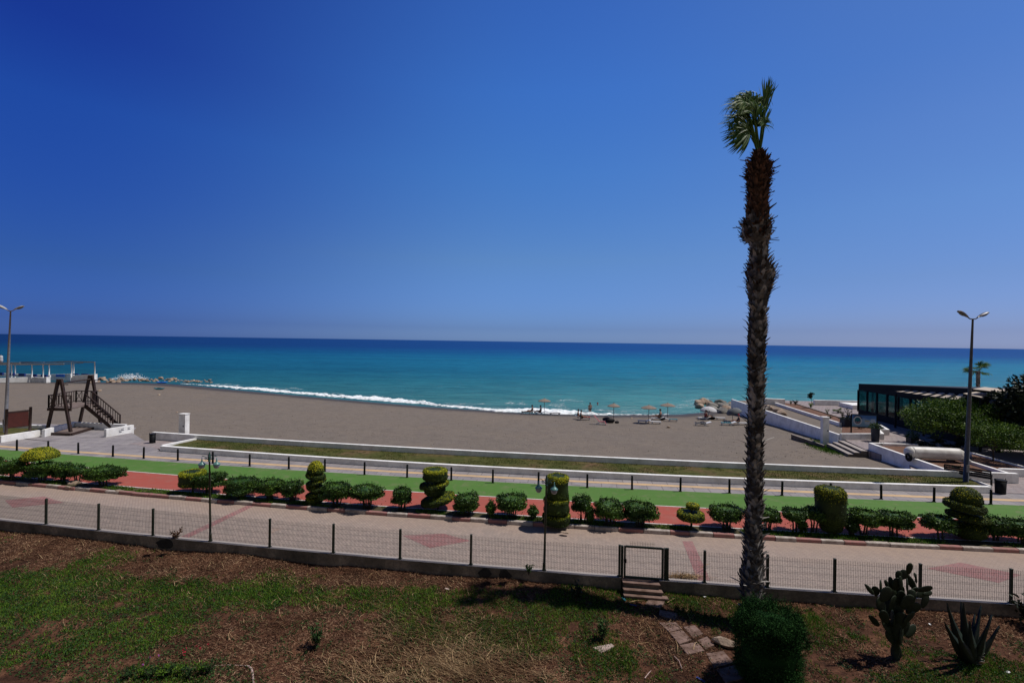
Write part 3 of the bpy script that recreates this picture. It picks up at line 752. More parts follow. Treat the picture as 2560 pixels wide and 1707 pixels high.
def bed():
    lo = curve_pts(shifted(LG, 0.12), GL[0] + 0.2, GR[0] - 0.1, 40); hi = curve_pts(shifted(LH, -0.10), BL[0], G(2382, 1184, 0.3)[0], 40)[::-1]
    n = 40; V = [(*p, 0.33) for p in lo] + [(*p, 0.33) for p in hi[::-1]]
    F = np.array([(i, i + 1, n + i + 1, n + i) for i in range(n - 1)])
    struct(MB().add(V, F).build('grass_bed', M['bedgrass']))
    V = [(p[0], p[1], 0.26) for p in ()]
    # short tufts
    k = 26000; t = rng.random(k); s = rng.random(k)
    idx = np.clip((t * 39).astype(int), 0, 38); fr = (t * 39 - idx)[:, None]
    a = lo[idx] * (1 - fr) + lo[idx + 1] * fr; h = hi[::-1]; b = h[idx] * (1 - fr) + h[idx + 1] * fr
    P = a * (1 - s[:, None] * 0.97 - 0.01) + b * (s[:, None] * 0.97 + 0.01)
    keep = np.array([nz(p[0], p[1], 0.35) + 0.6 * nz(p[0], p[1], 1.5) > -0.12 for p in P])
    P = P[keep]; P3 = np.concatenate([P, np.full((len(P), 1), 0.32)], 1)
    A = rng.normal(size=P3.shape) * 0.5; A[:, 2] = 1
    o = MB().quads(leafquads(P3, A, rng.uniform(0.03, 0.08, len(P3)), 0.03)).build('bed_grass', M['bedblade'])
    tag(o, 'patchy short grass growing in the long white-walled bed', 'grass', kind='stuff')
bed()
# bed end kerb on the right
e = wall_poly([G(2382, 1186, 0.2)[:2], G(2480, 1222, 0.2)[:2]][::-1], 0.0, 0.37, 0.1)
tag(e.build('bed_edging', M['white']), 'thin pale edging closing the right end of the grass bed', 'edging')
# paving of the promenade: one sheet in front of the bed and round both ends
struct(strip('pavement', LE, shifted(LG, 0.05), X0, X1, 0.10, M['slabs']))
def sheet(name, pts, z, m):
    P = np.array([(p[0], p[1], z) for p in pts])
    o = MB().add(P, [tuple(range(len(P)))]).build(name, m); return struct(o)
sheet('pavement', [(GL[0] + 1.0, LG(GL[0] + 1.0) - 0.6), (-30.2, G(337, 1081, .1)[1]), (-31.5, 39.5), (-70, 44), (-70, LG(-70) - .6), (-55, LG(-55) - .6), (-40, LG(-40) - .6), (-32, LG(-32) - .6)][::-1], 0.094, M['slabs'])
sheet('pavement', [tuple(GL[:2] + [0.3, 0.2]), tuple(BL[:2] + [0.4, -0.3]), (HL[0] + 0.1, HL[1] - 0.1), (HL[0] - 0.6, HL[1] - 1.5)], 0.099, M['slabs_pink'])
# right-hand promontory
R1a = G(1832, 998, 0.3); R1b = G(2104, 1087, 0.3)
stT = [G(2110, 1101, 0.1), G(2169, 1127, 0.1)]
prom = [(GR[0] - 3.5, LG(GR[0] - 3.5) + 0.1), (stT[1][0] + 0.3, stT[1][1] - 3.2), stT[1][:2] + [0.1, 0.0], stT[0][:2] + [0.2, 0], R1b[:2] + [0.1, 0.1], R1a[:2] + [0.1, 0.0], (36, 66.5), (48, 64.5), (110, 62), (110, 8), (GR[0] + 6, LG(GR[0] + 6) + 0.1)]
def promontory():
    n = len(prom); P = [(p[0], p[1]) for p in prom]
    # counterclockwise from front-left going right first
    P = P[::-1]
    mb = MB().prism(P, -4.0, 0.096)
    struct(mb.build('promontory', M['slabs_pink']))
promontory()

# beach steps
st = empty('beach_steps', (stT[0][0], stT[0][1], -0.4), 'three shallow concrete steps leading from the beach up to the paving', 'steps')
dirs = (stT[1] - stT[0])[:2]; Ls = np.linalg.norm(dirs); dirs = dirs / Ls; nrm = np.array([dirs[1], -dirs[0]])
for k in range(3):
    mb = MB(); a = stT[0][:2] + nrm * (0.42 * k); b = stT[1][:2] + nrm * (0.42 * k)
    top = 0.09 - 0.15 * k
    poly = [a, b, b + nrm * 0.42, a + nrm * 0.42]
    mb.prism([p for p in poly][::-1], -0.8, top)
    o = mb.build('step', M['concrete'], st, None); o.matrix_parent_inverse = Matrix.Translation(-Vector(st.location))

def local(mb, name, mats, root):
    """build world-space mesh as child of an (unrotated) root"""
    o = mb.build(name, mats, root)
    o.matrix_parent_inverse = Matrix.Translation(-Vector(root.location))
    return o

w = wall_poly([R1b[:2], R1a[:2]][::1], -2.2, 0.32, 0.22)
tag(w.build('pier_wall', M['white']), 'long white wall running from the beach steps out beside the sea', 'wall')
R2a = G(1905, 995, 0.45); R2b = G(2104, 1057, 0.45)
w = wall_poly([R2b[:2], R2a[:2]], 0.0, 0.45, 0.2)
tag(w.build('pier_wall', M['white']), 'middle white-topped wall behind the rocks and sand on the pier', 'wall')
R3a = G(1990, 1008, 0.2); R3b = G(2124, 1050, 0.2)
w = wall_poly([R3b[:2], R3a[:2]], 0.0, 0.22, 0.12)
tag(w.build('planter_edging', M['concrete']), 'thin grey kerb on the sea side of the pier flower bed', 'edging')
sheet('pier_soil', [R2b[:2] + [0.15, 0], R3b[:2], R3a[:2], R2a[:2] + [0.3, 0]], 0.12, M['redsoil'])
sheet('pier_sand', [R1b[:2] + [0.3, 0.2], R2b[:2] + [-0.1, 0], R2a[:2], R1a[:2] + [0.2, 0]], 0.115, M['sand'])
p0 = G(2104, 1084, 0.6); p1 = G(2211, 1084, 0.6)
w = wall_poly([p0[:2], p1[:2]], 0.0, 0.6, 0.22)
wall_poly([p1[:2] - [0.0, 0], G(2200, 1073, .6)[:2]][::1], 0.0, 0.597, 0.2, w)
wall_poly([R1b[:2] + [0.02, 0.3], p0[:2] + [0.02, 0.0]][::-1], 0.0, 0.594, 0.2, w) if False else None
tag(w.build('planter_wall', M['white']), 'short white wall at the top of the beach steps, below the blue sign', 'wall')
sheet('pier_soil', [p0[:2] + [0.1, 0.2], p1[:2] + [-0.1, 0.2], G(2200, 1062, .13)[:2], R2b[:2] + [0, -0.1]], 0.13, M['redsoil'])
p0 = G(2201, 1073.5, 0.6); p1 = G(2224, 1073.5, 0.6)
w = wall_poly([p0[:2], p1[:2], G(2200, 1060, .6)[:2]], 0.0, 0.6, 0.2)
tag(w.build('planter_wall', M['white']), 'small white wall corner behind the tall dark pot', 'wall')
a = G(1913, 996, 0.9); b = G(1963, 998, 0.9)
w = wall_poly([a[:2], b[:2]], 0.0, 0.9, 0.5); tag(w.build('sea_wall', M['white']), 'short white wall at the seaward end of the pier, beside the palm trunk', 'wall')
a = G(2037, 1000, 0.75); b = G(2175, 1003, 0.75)
w = wall_poly([a[:2], b[:2]], 0.0, 0.75, 0.4); tag(w.build('sea_wall', M['white']), 'white sea wall behind the paved pier, left of the dark restaurant', 'wall')
a = G(2098, 1006, 0.6); b = G(2132, 1017, 0.6)
mb = MB(); pl = [G(2132, 1013, 0.6)[:2], G(2170, 1013, .6)[:2], G(2170, 1007, .6)[:2], G(2097, 1005, .6)[:2]]
mb.prism(pl, 0.0, 0.6); tag(mb.build('platform', M['white']), 'raised white platform beside the restaurant corner at the sea wall', 'platform')

e = wall_poly([G(2062, 1113, -0.3)[:2], G(1981, 1090, -0.45)[:2]], -0.9, -0.27, 0.12)
tag(e.build('beach_edging', M['concrete']), 'half-buried concrete edging in the sand left of the beach steps', 'edging')
# planter with the tank, right
T0 = G(2173, 1107, 0.62); T1 = G(2369, 1173, 0.66); T2 = G(2296, 1110, 0.62)
w = wall_poly([T1[:2] + [0, 0.2], T0[:2]][::-1], -0.7, 0.62, 0.2)
wall_poly([T0[:2] + [0.12, 0.05], T2[:2]], 0.0, 0.60, 0.2, w)
tag(w.build('planter_wall', M['white']), 'white wall of the soil bed holding the white tank, slanting to the beach', 'wall')
T3 = G(2429, 1152, 0.6); T4 = G(2526, 1181, 0.62)
w = wall_poly([T4[:2], T3[:2], G(2400, 1143, .6)[:2]], 0.0, 0.60, 0.18)
tag(w.build('planter_wall', M['white']), 'white wall on the right side of the tank bed, behind the bench', 'wall')
sheet('planter_soil', [T0[:2] + [0.2, 0.05], T1[:2] + [0.2, 0.2], HR[:2] + [-0.4, 0.1], T3[:2], G(2410, 1128, .4)[:2], T2[:2]], 0.42, M['redsoil'])
q0 = G(2429, 1129, 0.5); q1 = G(2560, 1164, 0.5); q2 = G(2503, 1171, 0.55)
w = wall_poly([G(2640, 1187, .5)[:2], q1[:2], q0[:2]], 0.0, 0.48, 0.14)
wall_poly([q2[:2], G(2620, 1177, .5)[:2]], 0.0, 0.54, 0.2, w)
tag(w.build('planter_wall', M['white']), 'thin white edging round the red soil bed at the right edge', 'wall')
sheet('planter_soil', [q0[:2], T3[:2] + [0.3, 0.2], q2[:2], G(2620, 1177, .4)[:2], G(2640, 1187, .4)[:2] + [0.0, 1.0], q1[:2] + [0, -0.1]][::-1], 0.38, M['redsoil'])

# beach pillars
def pillar(px0, px1, pyt, pyb, z, lab):
    b = G((px0 + px1) / 2, pyb, z); Y = b[1]; wd = (px1 - px0) / FPX * Y * 0.86; top = atY(1280 + (px0 - 1280), pyt, Y)[2]
    e = empty('pillar', (b[0], b[1], z - 0.3), lab, 'pillar')
    mb = MB(); mb.box((0, 0, (top - z + 0.3) / 2), (wd, wd * 0.8, top - z + 0.3)); mb.build('shaft', M['white'], e)
    mb = MB(); mb.box((0, 0, top - z + 0.3 + 0.03), (wd + 0.06, wd * 0.8 + 0.06, 0.06)); mb.build('cap', M['white'], e)
    mb = MB(); mb.box((wd * 0.25, -wd * 0.4 - 0.02, (top - z) * 0.62), (0.08, 0.04, 0.12)); mb.build('tap', M['galv'], e)
    e.rotation_euler = (0, 0, -0.12)
pillar(450, 470, 1035, 1086, -0.15, 'white square pillar standing alone behind the left end of the long wall')
pillar(2053, 2070, 1043, 1104, -0.3, 'pale weathered pillar standing on the long white wall at the beach steps')

# ------------------------------------------------------------------ garden: retaining wall, ground, fence
GZ = -0.36
xg0 = G(1556, 1450, 0.08)[0]; xg1 = G(1652, 1457, 0.08)[0]
def retaining(xa, xb, lab):
    xs = np.linspace(xa, xb, max(8, int((xb - xa) / 0.5)))
    pts = np.stack([xs, LA_t(xs)], 1)
    zt = np.array([0.08 + 0.012 * nz(x, 0, 0.6) for x in xs])
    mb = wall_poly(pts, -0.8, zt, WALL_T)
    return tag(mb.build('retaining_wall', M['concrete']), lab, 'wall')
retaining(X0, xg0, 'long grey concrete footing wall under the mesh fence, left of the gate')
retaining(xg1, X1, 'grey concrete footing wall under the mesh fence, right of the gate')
def gz(x, y):
    e = LA_t(x) - y
    return GZ + 0.10 * nz(x, y, 0.35) + 0.05 * nz(x, y, 1.3, 4) + (0.06 * math.exp(-e / 0.5)) - 0.006 * max(0, e - 3)
def garden():
    xs = np.concatenate([np.linspace(-70, -24, 24), np.linspace(-23.6, 23.6, 237), np.linspace(24, 48, 13)])
    vs = np.concatenate([np.linspace(-0.1, 8, 60), np.linspace(8.6, 45, 20)])
    n = len(xs); V = []
    for v in vs:
        for x in xs:
            y = LA_t(x) - v
            V.append((x, y, gz(x, y)))
    F = np.array([(i * n + j, (i + 1) * n + j, (i + 1) * n + j + 1, i * n + j + 1) for i in range(len(vs) - 1) for j in range(n - 1)])
    struct(MB().add(V, F, smooth=True).build('garden_ground', M['soil']))
garden()

def wires(mb, a, b, z0, z1, step=0.05, th=0.0078, rows=(0.06, 0.11, 0.30, 0.50, 0.55, 0.74, 0.92), over=0.05):
    a = np.asarray(a, float); b = np.asarray(b, float); L = np.linalg.norm(b - a); d = (b - a) / L; nr = np.array([-d[1], d[0]])
    n = int(L / step)
    for i in range(1, n):
        p = a + d * (i * L / n)
        V = [(*(p + d * (-th / 2)), z) for z in (z0, z1)] + [(*(p + d * (th / 2)), z) for z in (z0, z1)] + [(*(p + nr * th), z) for z in (z0, z1)]
        mb.add(V, np.array([(0, 1, 3, 2), (2, 3, 5, 4), (4, 5, 1, 0)]))
    for f in rows:
        z = z0 + (z1 - over - z0) * f
        t2 = th * 0.55; V = [(*a, z - t2 / 2), (*b, z - t2 / 2), (*b, z + t2 / 2), (*a, z + t2 / 2), (*(a + nr * th), z), (*(b + nr * th), z)]
        mb.add(V, np.array([(0, 1, 2, 3), (3, 2, 5, 4), (4, 5, 1, 0)]))
fence_px = [(-175, 1), (-15, 1), (115, 1), (246, 1), (382, 1), (525, 0), (674, 1), (833, 1), (1000, 1), (1177, 1), (1360, 0), (1548, 1)]
fence_px2 = [(1668, 1), (1761, 1), (1918, 1), (2086, 1), (2300, 1), (2527, 1), (2790, 1)]
def wall_pt(px):
    # centre of the wall top below that picture column
    lo, hi = 1200.0, 1650.0
    for _ in range(40):
        m = (lo + hi) / 2; p = G(px, m, 0.08)
        if p[1] > LA_t(p[0]) + WALL_T / 2: lo = m
        else: hi = m
    return G(px, (lo + hi) / 2, 0.08)
FH = 1.02
def fence(px, lab):
    P = [wall_pt(p[0]) for p in px]
    root = empty('mesh_fence', (P[0][0], P[0][1], 0.08), lab, 'fence')
    for p, (q, has) in zip(P, px):
        if has:
            mb = MB(); ang = math.atan2(LA_t(p[0] + 1) - LA_t(p[0]), 1)
            mb.box((p[0], p[1], 0.08 + FH / 2), (0.065, 0.065, FH), ang); mb.box((p[0], p[1], 0.08 + FH + 0.008), (0.075, 0.075, 0.016), ang)
            mb.box((p[0], p[1], 0.086), (0.13, 0.13, 0.012), ang)
            local(mb, 'post', M['fencegreen'], root)
    for a, b in zip(P[:-1], P[1:]):
        mb = MB(); wires(mb, a[:2], b[:2], 0.11, 0.08 + FH - 0.03)
        local(mb, 'mesh_panel', M['fencegreen'], root)
    return root
fence(fence_px, 'dark green wire mesh fence on the concrete wall, left of the gate')
fence(fence_px2, 'dark green wire mesh fence on the concrete wall, right of the gate, behind the palm')
def gate():
    a = G(1558, 1444, 0.0); b = G(1656, 1450, 0.0)
    a[1] = LA_t(a[0]) + 0.12; b[1] = LA_t(b[0]) + 0.12
    root = empty('garden_gate', (a[0], a[1], 0.02), 'dark framed wire mesh garden gate above the stone steps', 'gate')
    d = (b - a)[:2]; L = np.linalg.norm(d); d /= L
    z0, z1 = 0.05, 1.10
    for i, p in enumerate((a, b)):
        mb = MB(); mb.box((p[0] + (-0.06 if i == 0 else 0.06) * d[0], p[1], (z1 - 0.25) / 2), (0.08, 0.08, z1 + 0.25), math.atan2(d[1], d[0])); local(mb, 'post', M['fencegreen'], root)
    mb = MB()
    A = np.array([a[0], a[1]]) + d * 0.03; B = np.array([b[0], b[1]]) - d * 0.03
    bar(mb, (*A, z0), (*A, z1), 0.055, 0.055); bar(mb, (*B, z0), (*B, z1), 0.055, 0.055)
    bar(mb, (*(A + d * 0.03), z1 - 0.02), (*(B - d * 0.03), z1 - 0.02), 0.05, 0.06); bar(mb, (*(A + d * 0.03), z0 + 0.03), (*(B - d * 0.03), z0 + 0.03), 0.05, 0.06)
    local(mb, 'frame', M['fencegreen'], root)
    mb = MB(); wires(mb, A, B, z0 + 0.05, z1 - 0.03); wires(mb, A + d * 0.15 + [0, 0.05], B - d * 0.22 + [0, 0.05], z1 - 0.02, z1 + 0.14, rows=(0.9,)); local(mb, 'mesh_panel', M['fencegreen'], root)
    for z in (0.3, 0.85):
        mb = MB(); mb.tube([(b[0] + 0.02 * d[0], b[1] - 0.05, z - 0.05), (b[0] + 0.02 * d[0], b[1] - 0.05, z + 0.05)], 0.016, 8); local(mb, 'hinge', M['black'], root)
    mb = MB(); mb.box((A[0], A[1] - 0.05, 0.62), (0.09, 0.04, 0.12)); local(mb, 'latch', M['black'], root)
gate()
def garden_steps():
    s1 = [G(x, y, 0.02) for x, y in ((1561, 1451), (1653, 1457))]
    root = empty('garden_steps', (s1[0][0], s1[0][1], GZ), 'pale worn stone steps below the garden gate', 'steps')
    yb = LA_t(xg0)
    for k, (dy, z, t, x_0, x_1) in enumerate(((0.0, 0.03, 0.06, 0.02, -0.02), (0.17, -0.12, 0.05, -0.0, 0.02), (0.32, -0.23, 0.06, -0.02, 0.14))):
        mb = MB(); xa, xb = xg0 + x_0, xg1 + x_1
        f = lambda x: LA_t(x) - dy
        y1 = 0.24 if k == 0 else 0.0
        mb.prism([(xa, f(xa) - 0.19), (xb, f(xb) - 0.19), (xb, f(xb) + y1), (xa, f(xa) + y1)], z - t, z)
        local(mb, 'tread', M['stone'], root)
        if k < 2:
            mb = MB(); mb.prism([(xa + .03, f(xa) - 0.15), (xb - .03, f(xb) - 0.15), (xb - .03, f(xb) + y1 - 0.01), (xa + .03, f(xa) + y1 - 0.01)], -0.6, z - t)
            local(mb, 'riser', M['concrete'], root)
garden_steps()
def slab3(pts, ht=0.022, name='stepping_stone', m=None, lab=None, cat='paving slab', group='stepping stones of the garden path'):
    P = [G(1200 + x / 3.672, 1280 + y / 3.672, GZ + 0.02) for x, y in pts]
    c = np.mean(P, 0); z = max(gz(p[0], p[1]) for p in P) ; c[2] = z
    mb = MB(); n = len(P)
    V = []
    for dz, k in ((-0.06, 1.0), (ht - 0.008, 1.0), (ht, 0.97)):
        for p in P: V.append(((p[0] - c[0]) * k, (p[1] - c[1]) * k, dz + 0.006 * math.sin(7 * p[0])))
    F = [tuple(range(n - 1, -1, -1)), tuple(range(2 * n, 3 * n))]
    for r in range(2):
        F += [(r * n + i, r * n + (i + 1) % n, (r + 1) * n + (i + 1) % n, (r + 1) * n + i) for i in range(n)]
    mb.add(V, F); o = mb.build(name, m or M['stone']); o.location = c
    return tag(o, lab, cat, group)
stones = [
 ([(1330, 705), (1390, 768), (1530, 768), (1525, 715)], 'pale flat slab at the foot of the gate steps, left half'),
 ([(1532, 720), (1534, 768), (1648, 778), (1645, 735)], 'pale flat slab at the foot of the gate steps, right half'),
 ([(1570, 785), (1515, 850), (1650, 888), (1712, 812)], 'tilted square slab third from the gate on the garden path'),
 ([(1650, 892), (1640, 945), (1790, 985), (1815, 925)], 'slab half in the palm trunk shadow on the garden path'),
 ([(1645, 1010), (1733, 1098), (1857, 1066), (1800, 1008)], 'sunlit slab just below the palm trunk shadow on the path'),
 ([(1740, 1104), (1830, 1208), (1945, 1165), (1858, 1075)], 'sunlit slab in the middle of the lower garden path'),
 ([(1832, 1216), (1905, 1300), (2062, 1262), (1990, 1180)], 'broad slab at the lower end of the sunlit path'),
 ([(1865, 1045), (1955, 1150), (2050, 1110), (1970, 1035)], 'brown earth-stained slab right of the path, nearer the shadow'),
 ([(1995, 1168), (2070, 1250), (2150, 1215), (2085, 1135)], 'brown earth-stained slab right of the path, beside the pale rock'),
 ([(2075, 1290), (2150, 1420), (2330, 1380), (2235, 1270)], 'slab in the juniper shadow below the pale rock'),
 ([(2170, 1440), (2260, 1560), (2450, 1520), (2345, 1400)], 'slab in deep shade left of the juniper'),
]
for p, l in stones: slab3(p, lab=l)
slab3([(1035, 1243), (1115, 1294), (1232, 1232), (1208, 1210)], 0.03, 'stone_slab', M['palerock'], 'pale triangular slab lying alone in the grass', 'stone slab', None)

# ------------------------------------------------------------------ rocks
def rockmesh(seed, m, name='boulder'):
    r = np.random.default_rng(seed)
    import bmesh
    bm = bmesh.new(); bmesh.ops.create_icosphere(bm, subdivisions=3, radius=1)
    V = np.array([v.co[:] for v in bm.verts]); F = np.array([[v.index for v in f.verts] for f in bm.faces]); bm.free()
    pl = unit(r.normal(size=(14, 3))); dd = r.uniform(0.62, 0.9, 14)
    for k in range(14):
        s = V @ pl[k]; ex = np.maximum(0, s - dd[k]); V = V - ex[:, None] * pl[k]
    V = V * np.array([1, r.uniform(0.7, 0.95), r.uniform(0.55, 0.75)])
    V = V + np.array([[0.05 * mnoise.noise(Vector(v * 3)) for _ in (0,)][0] * v for v in V])
    mb = MB(); mb.add(V, F); o = mb.build(name, m, link=False); return o.data
rocks = [rockmesh(i, M['rock']) for i in range(4)] + [rockmesh(i + 9, M['rockgrey']) for i in range(3)]
def rock(p, s, k, lab, group=None):
    o = bpy.data.objects.new('boulder', rocks[k]); C.objects.link(o)
    o.location = p; o.scale = (s, s, s); o.rotation_euler = (random.uniform(-.3, .3), random.uniform(-.3, .3), random.uniform(0, 6.28))
    return tag(o, lab, 'rock', group)
for i in range(74):
    t = (i + 0.5) / 74 + random.uniform(-0.006, 0.006)
    px = 210 + t * 320
    py = np.interp(px, [210, 240, 300, 380, 450, 530], [953, 952, 951, 951, 953, 957]) + random.uniform(-5.5, 1.5)
    if px < 300: py += random.uniform(-3, 6)
    p = G(px, py, SEA + 0.1); s = random.uniform(0.28, 0.66) * (1.1 if px < 330 else 0.8)
    p[2] = SEA + 0.15 * s + (0.2 if random.random() > .6 else 0)
    dark = px > 440
    rock(p, s, random.randrange(4, 7) if (dark and random.random() < .6) else random.randrange(4), 'pale boulder in the breakwater at the left end of the beach', 'boulders of the left breakwater')
for i in range(34):
    px = random.uniform(1746, 1832); py = random.uniform(1003, 1031) + (6 if px > 1800 else 0) * 0
    if px < 1775: py = random.uniform(1004, 1024)
    p = G(px, py, SEA + 0.2); s = random.uniform(0.5, 1.05); p[2] = SEA + 0.25 * s
    rock(p, s, random.choice([0, 1, 2, 3, 4, 5, 6, 5]), 'wet boulder piled against the pier in the surf', 'boulders beside the pier')
for i in range(16):
    px = random.uniform(1912, 1962); py = 1014 + (px - 1912) * 0.42 + random.uniform(-3, 6)
    p = G(px, py, 0.2); s = random.uniform(0.35, 0.7)
    rock(p, s, random.randrange(4), 'pale boulder heaped between the two pier walls', 'boulders on the pier')
p = G(1812, 1612, GZ); o = rock((p[0], p[1], GZ + 0.09), 0.27, 2, 'large pale pinkish rock lying at the end of the garden path'); o.scale = (0.33, 0.2, 0.2); o.rotation_euler = (0, 0, -0.4)
# spray at the left breakwater
mb = MB(); k = 260
k = 1500; cx_ = 315 + rng.normal(size=k) * 14
base = np.array([G(px, 949, SEA)[:] for px in cx_]); base[:, 2] = SEA + 0.2 + rng.random(k) ** 2.2 * 1.1 * np.exp(-((cx_ - 315) / 20) ** 2); base[:, 1] += rng.uniform(-1, 3, k)
mb.quads(leafquads(base, rng.normal(size=(k, 3)), rng.uniform(0.08, 0.22, k), rng.uniform(.06, .14, k)))
tag(mb.build('sea_spray', M['foam']), 'white spray of a wave bursting over the left breakwater', 'spray', kind='stuff')

# ------------------------------------------------------------------ bollards
bol = [(-45, 1095, 1120), (42, 1099, 1126), (120.6, 1103, 1129), (195.6, 1108, 1134), (282, 1113, 1141), (359, 1120, 1146), (444.5, 1124, 1151), (532, 1130, 1158), (624, 1136, 1165),
       (722, 1143, 1172), (812, 1150, 1178), (911, 1155, 1186), (1017.5, 1162, 1193), (1128, 1169, 1200), (1232, 1174, 1206.5), (1346, 1181, 1213), (1468, 1186, 1218.5),
       (1580, 1190, 1223), (1701, 1195.5, 1228), (1823.5, 1199, 1232), (1955, 1204, 1238), (2077, 1208, 1243), (2203, 1212, 1247), (2335, 1218, 1254), (2477, 1224, 1260), (2625, 1230, 1268)]
ordn = ['first', 'second', 'third', 'fourth', 'fifth', 'sixth', 'seventh', 'eighth', 'ninth', 'tenth', 'eleventh', 'twelfth', 'thirteenth', 'fourteenth', 'fifteenth', 'sixteenth',
        'seventeenth', 'eighteenth', 'nineteenth', 'twentieth', 'twenty-first', 'twenty-second', 'twenty-third', 'twenty-fourth', 'twenty-fifth', 'twenty-sixth']
def make_bollard():
    e = empty('bollard', (0, 0, 0), 'x', 'bollard', 'black bollards along the green track')
    mb = MB(); mb.lathe([(0.055, 0.0), (0.055, 0.62), (0.048, 0.64), (0.048, 0.66), (0.055, 0.67), (0.055, 0.70), (0.04, 0.725), (0.0, 0.735)], n=12); mb.build('shaft', M['black'], e)
    mb = MB(); mb.lathe([(0.09, 0.0), (0.09, 0.012), (0.06, 0.02)], n=12); mb.build('base_plate', M['black'], e)
    return e
bproto = make_bollard()
nb = 0
for i, (px, yt, yb) in enumerate(bol):
    p = G(px, yb, 0.1)
    o = bproto if i == 0 else copy_tree(bproto)
    o.location = p
    if 0 <= px <= 2560: lab = 'short black bollard, %s from the left beside the green track' % ordn[nb]; nb += 1
    else: lab = 'short black bollard just outside the view, %s end of the row' % ('left' if px < 0 else 'right')
    o['label'] = lab
    o.rotation_euler = (random.uniform(-.015, .015), random.uniform(-.015, .015), 0)

# ------------------------------------------------------------------ foliage solids
def blob(mb, c, R, z0, z1, p=3.0, ry=None, lump=0.06, lf=2.0, n=28, m=14, tilt=(0, 0), seed=0, mi=0, shrink=1.0, dome=False):
    """rounded clipped solid; returns a surface sampler"""
    ry = ry or R; zc = (z0 + z1) / 2; hz = (z1 - z0) / 2
    if dome: zc = z0; hz = z1 - z0
    def surf(th, ph, k=1.0):
        # superellipsoid
        cp, sp = math.cos(ph), math.sin(ph)
        e = 2.0 / p
        rr = abs(cp) ** e; zz = math.copysign(abs(sp) ** e, sp)
        if dome and zz < 0: zz *= 0.10
        d = np.array([rr * math.cos(th) * R, rr * math.sin(th) * ry, zz * hz])
        l = 1 + lump * (mnoise.noise(Vector((d[0] * lf + seed * 7.1, d[1] * lf, d[2] * lf))) * 1.6)
        d = d * l * k
        return np.array([c[0] + d[0], c[1] + d[1], zc + d[2] + tilt[0] * d[0] + tilt[1] * d[1]])
    V = []
    for i in range(m + 1):
        ph = -PI / 2 + PI * i / m
        for k in range(n): V.append(surf(2 * PI * k / n, ph, shrink))
    F = np.array([(i * n + k, i * n + (k + 1) % n, (i + 1) * n + (k + 1) % n, (i + 1) * n + k) for i in range(m) for k in range(n)])
    if mb is not None: mb.add(V, F, mi, True)
    return surf
def shell_leaves(surf, k, L, Wd, c, zc, upb=0.5, jit=0.5, r=rng, depth=0.12, phmin=-0.5, facing=0.0):
    """k leaves spread over a surface sampler, standing out of it"""
    P = np.empty((k, 3)); O = np.empty((k, 3)); srf = np.empty((k, 3)) if facing else None
    u = r.random(k) * 2 * PI; s = r.uniform(math.sin(phmin * PI / 2 * 1.0), 1.0, k)
    for i in range(k):
        ph = math.asin(s[i]); P[i] = surf(u[i], ph, 1 - depth * r.random())
        if facing:
            ph = min(1.45, max(-1.45, ph)); p0 = surf(u[i], ph); t1 = surf(u[i] + 0.06, ph) - p0; t2 = surf(u[i], ph + 0.06) - p0
            nn = np.cross(t1, t2); srf[i] = nn / (np.linalg.norm(nn) + 1e-9)
    O = P - np.array([c[0], c[1], zc]); O = unit(O)
    if facing:
        # leaf blades lie along the clipped surface and face outwards
        S = O * np.array([1.0, 1.0, 1.0]) if srf is None else srf
        A = unit(np.cross(S, r.normal(size=(k, 3)))) + S * 0.35 + r.normal(size=(k, 3)) * jit * 0.5; A[:, 2] += upb * 0.5
        return leafquads(P, A, L * r.uniform(0.6, 1.3, k), Wd * r.uniform(0.6, 1.3, k), r, Nn=S, nj=facing)
    A = O + r.normal(size=(k, 3)) * jit; A[:, 2] += upb
    return leafquads(P, A, L * r.uniform(0.6, 1.3, k), Wd * r.uniform(0.6, 1.3, k), r)

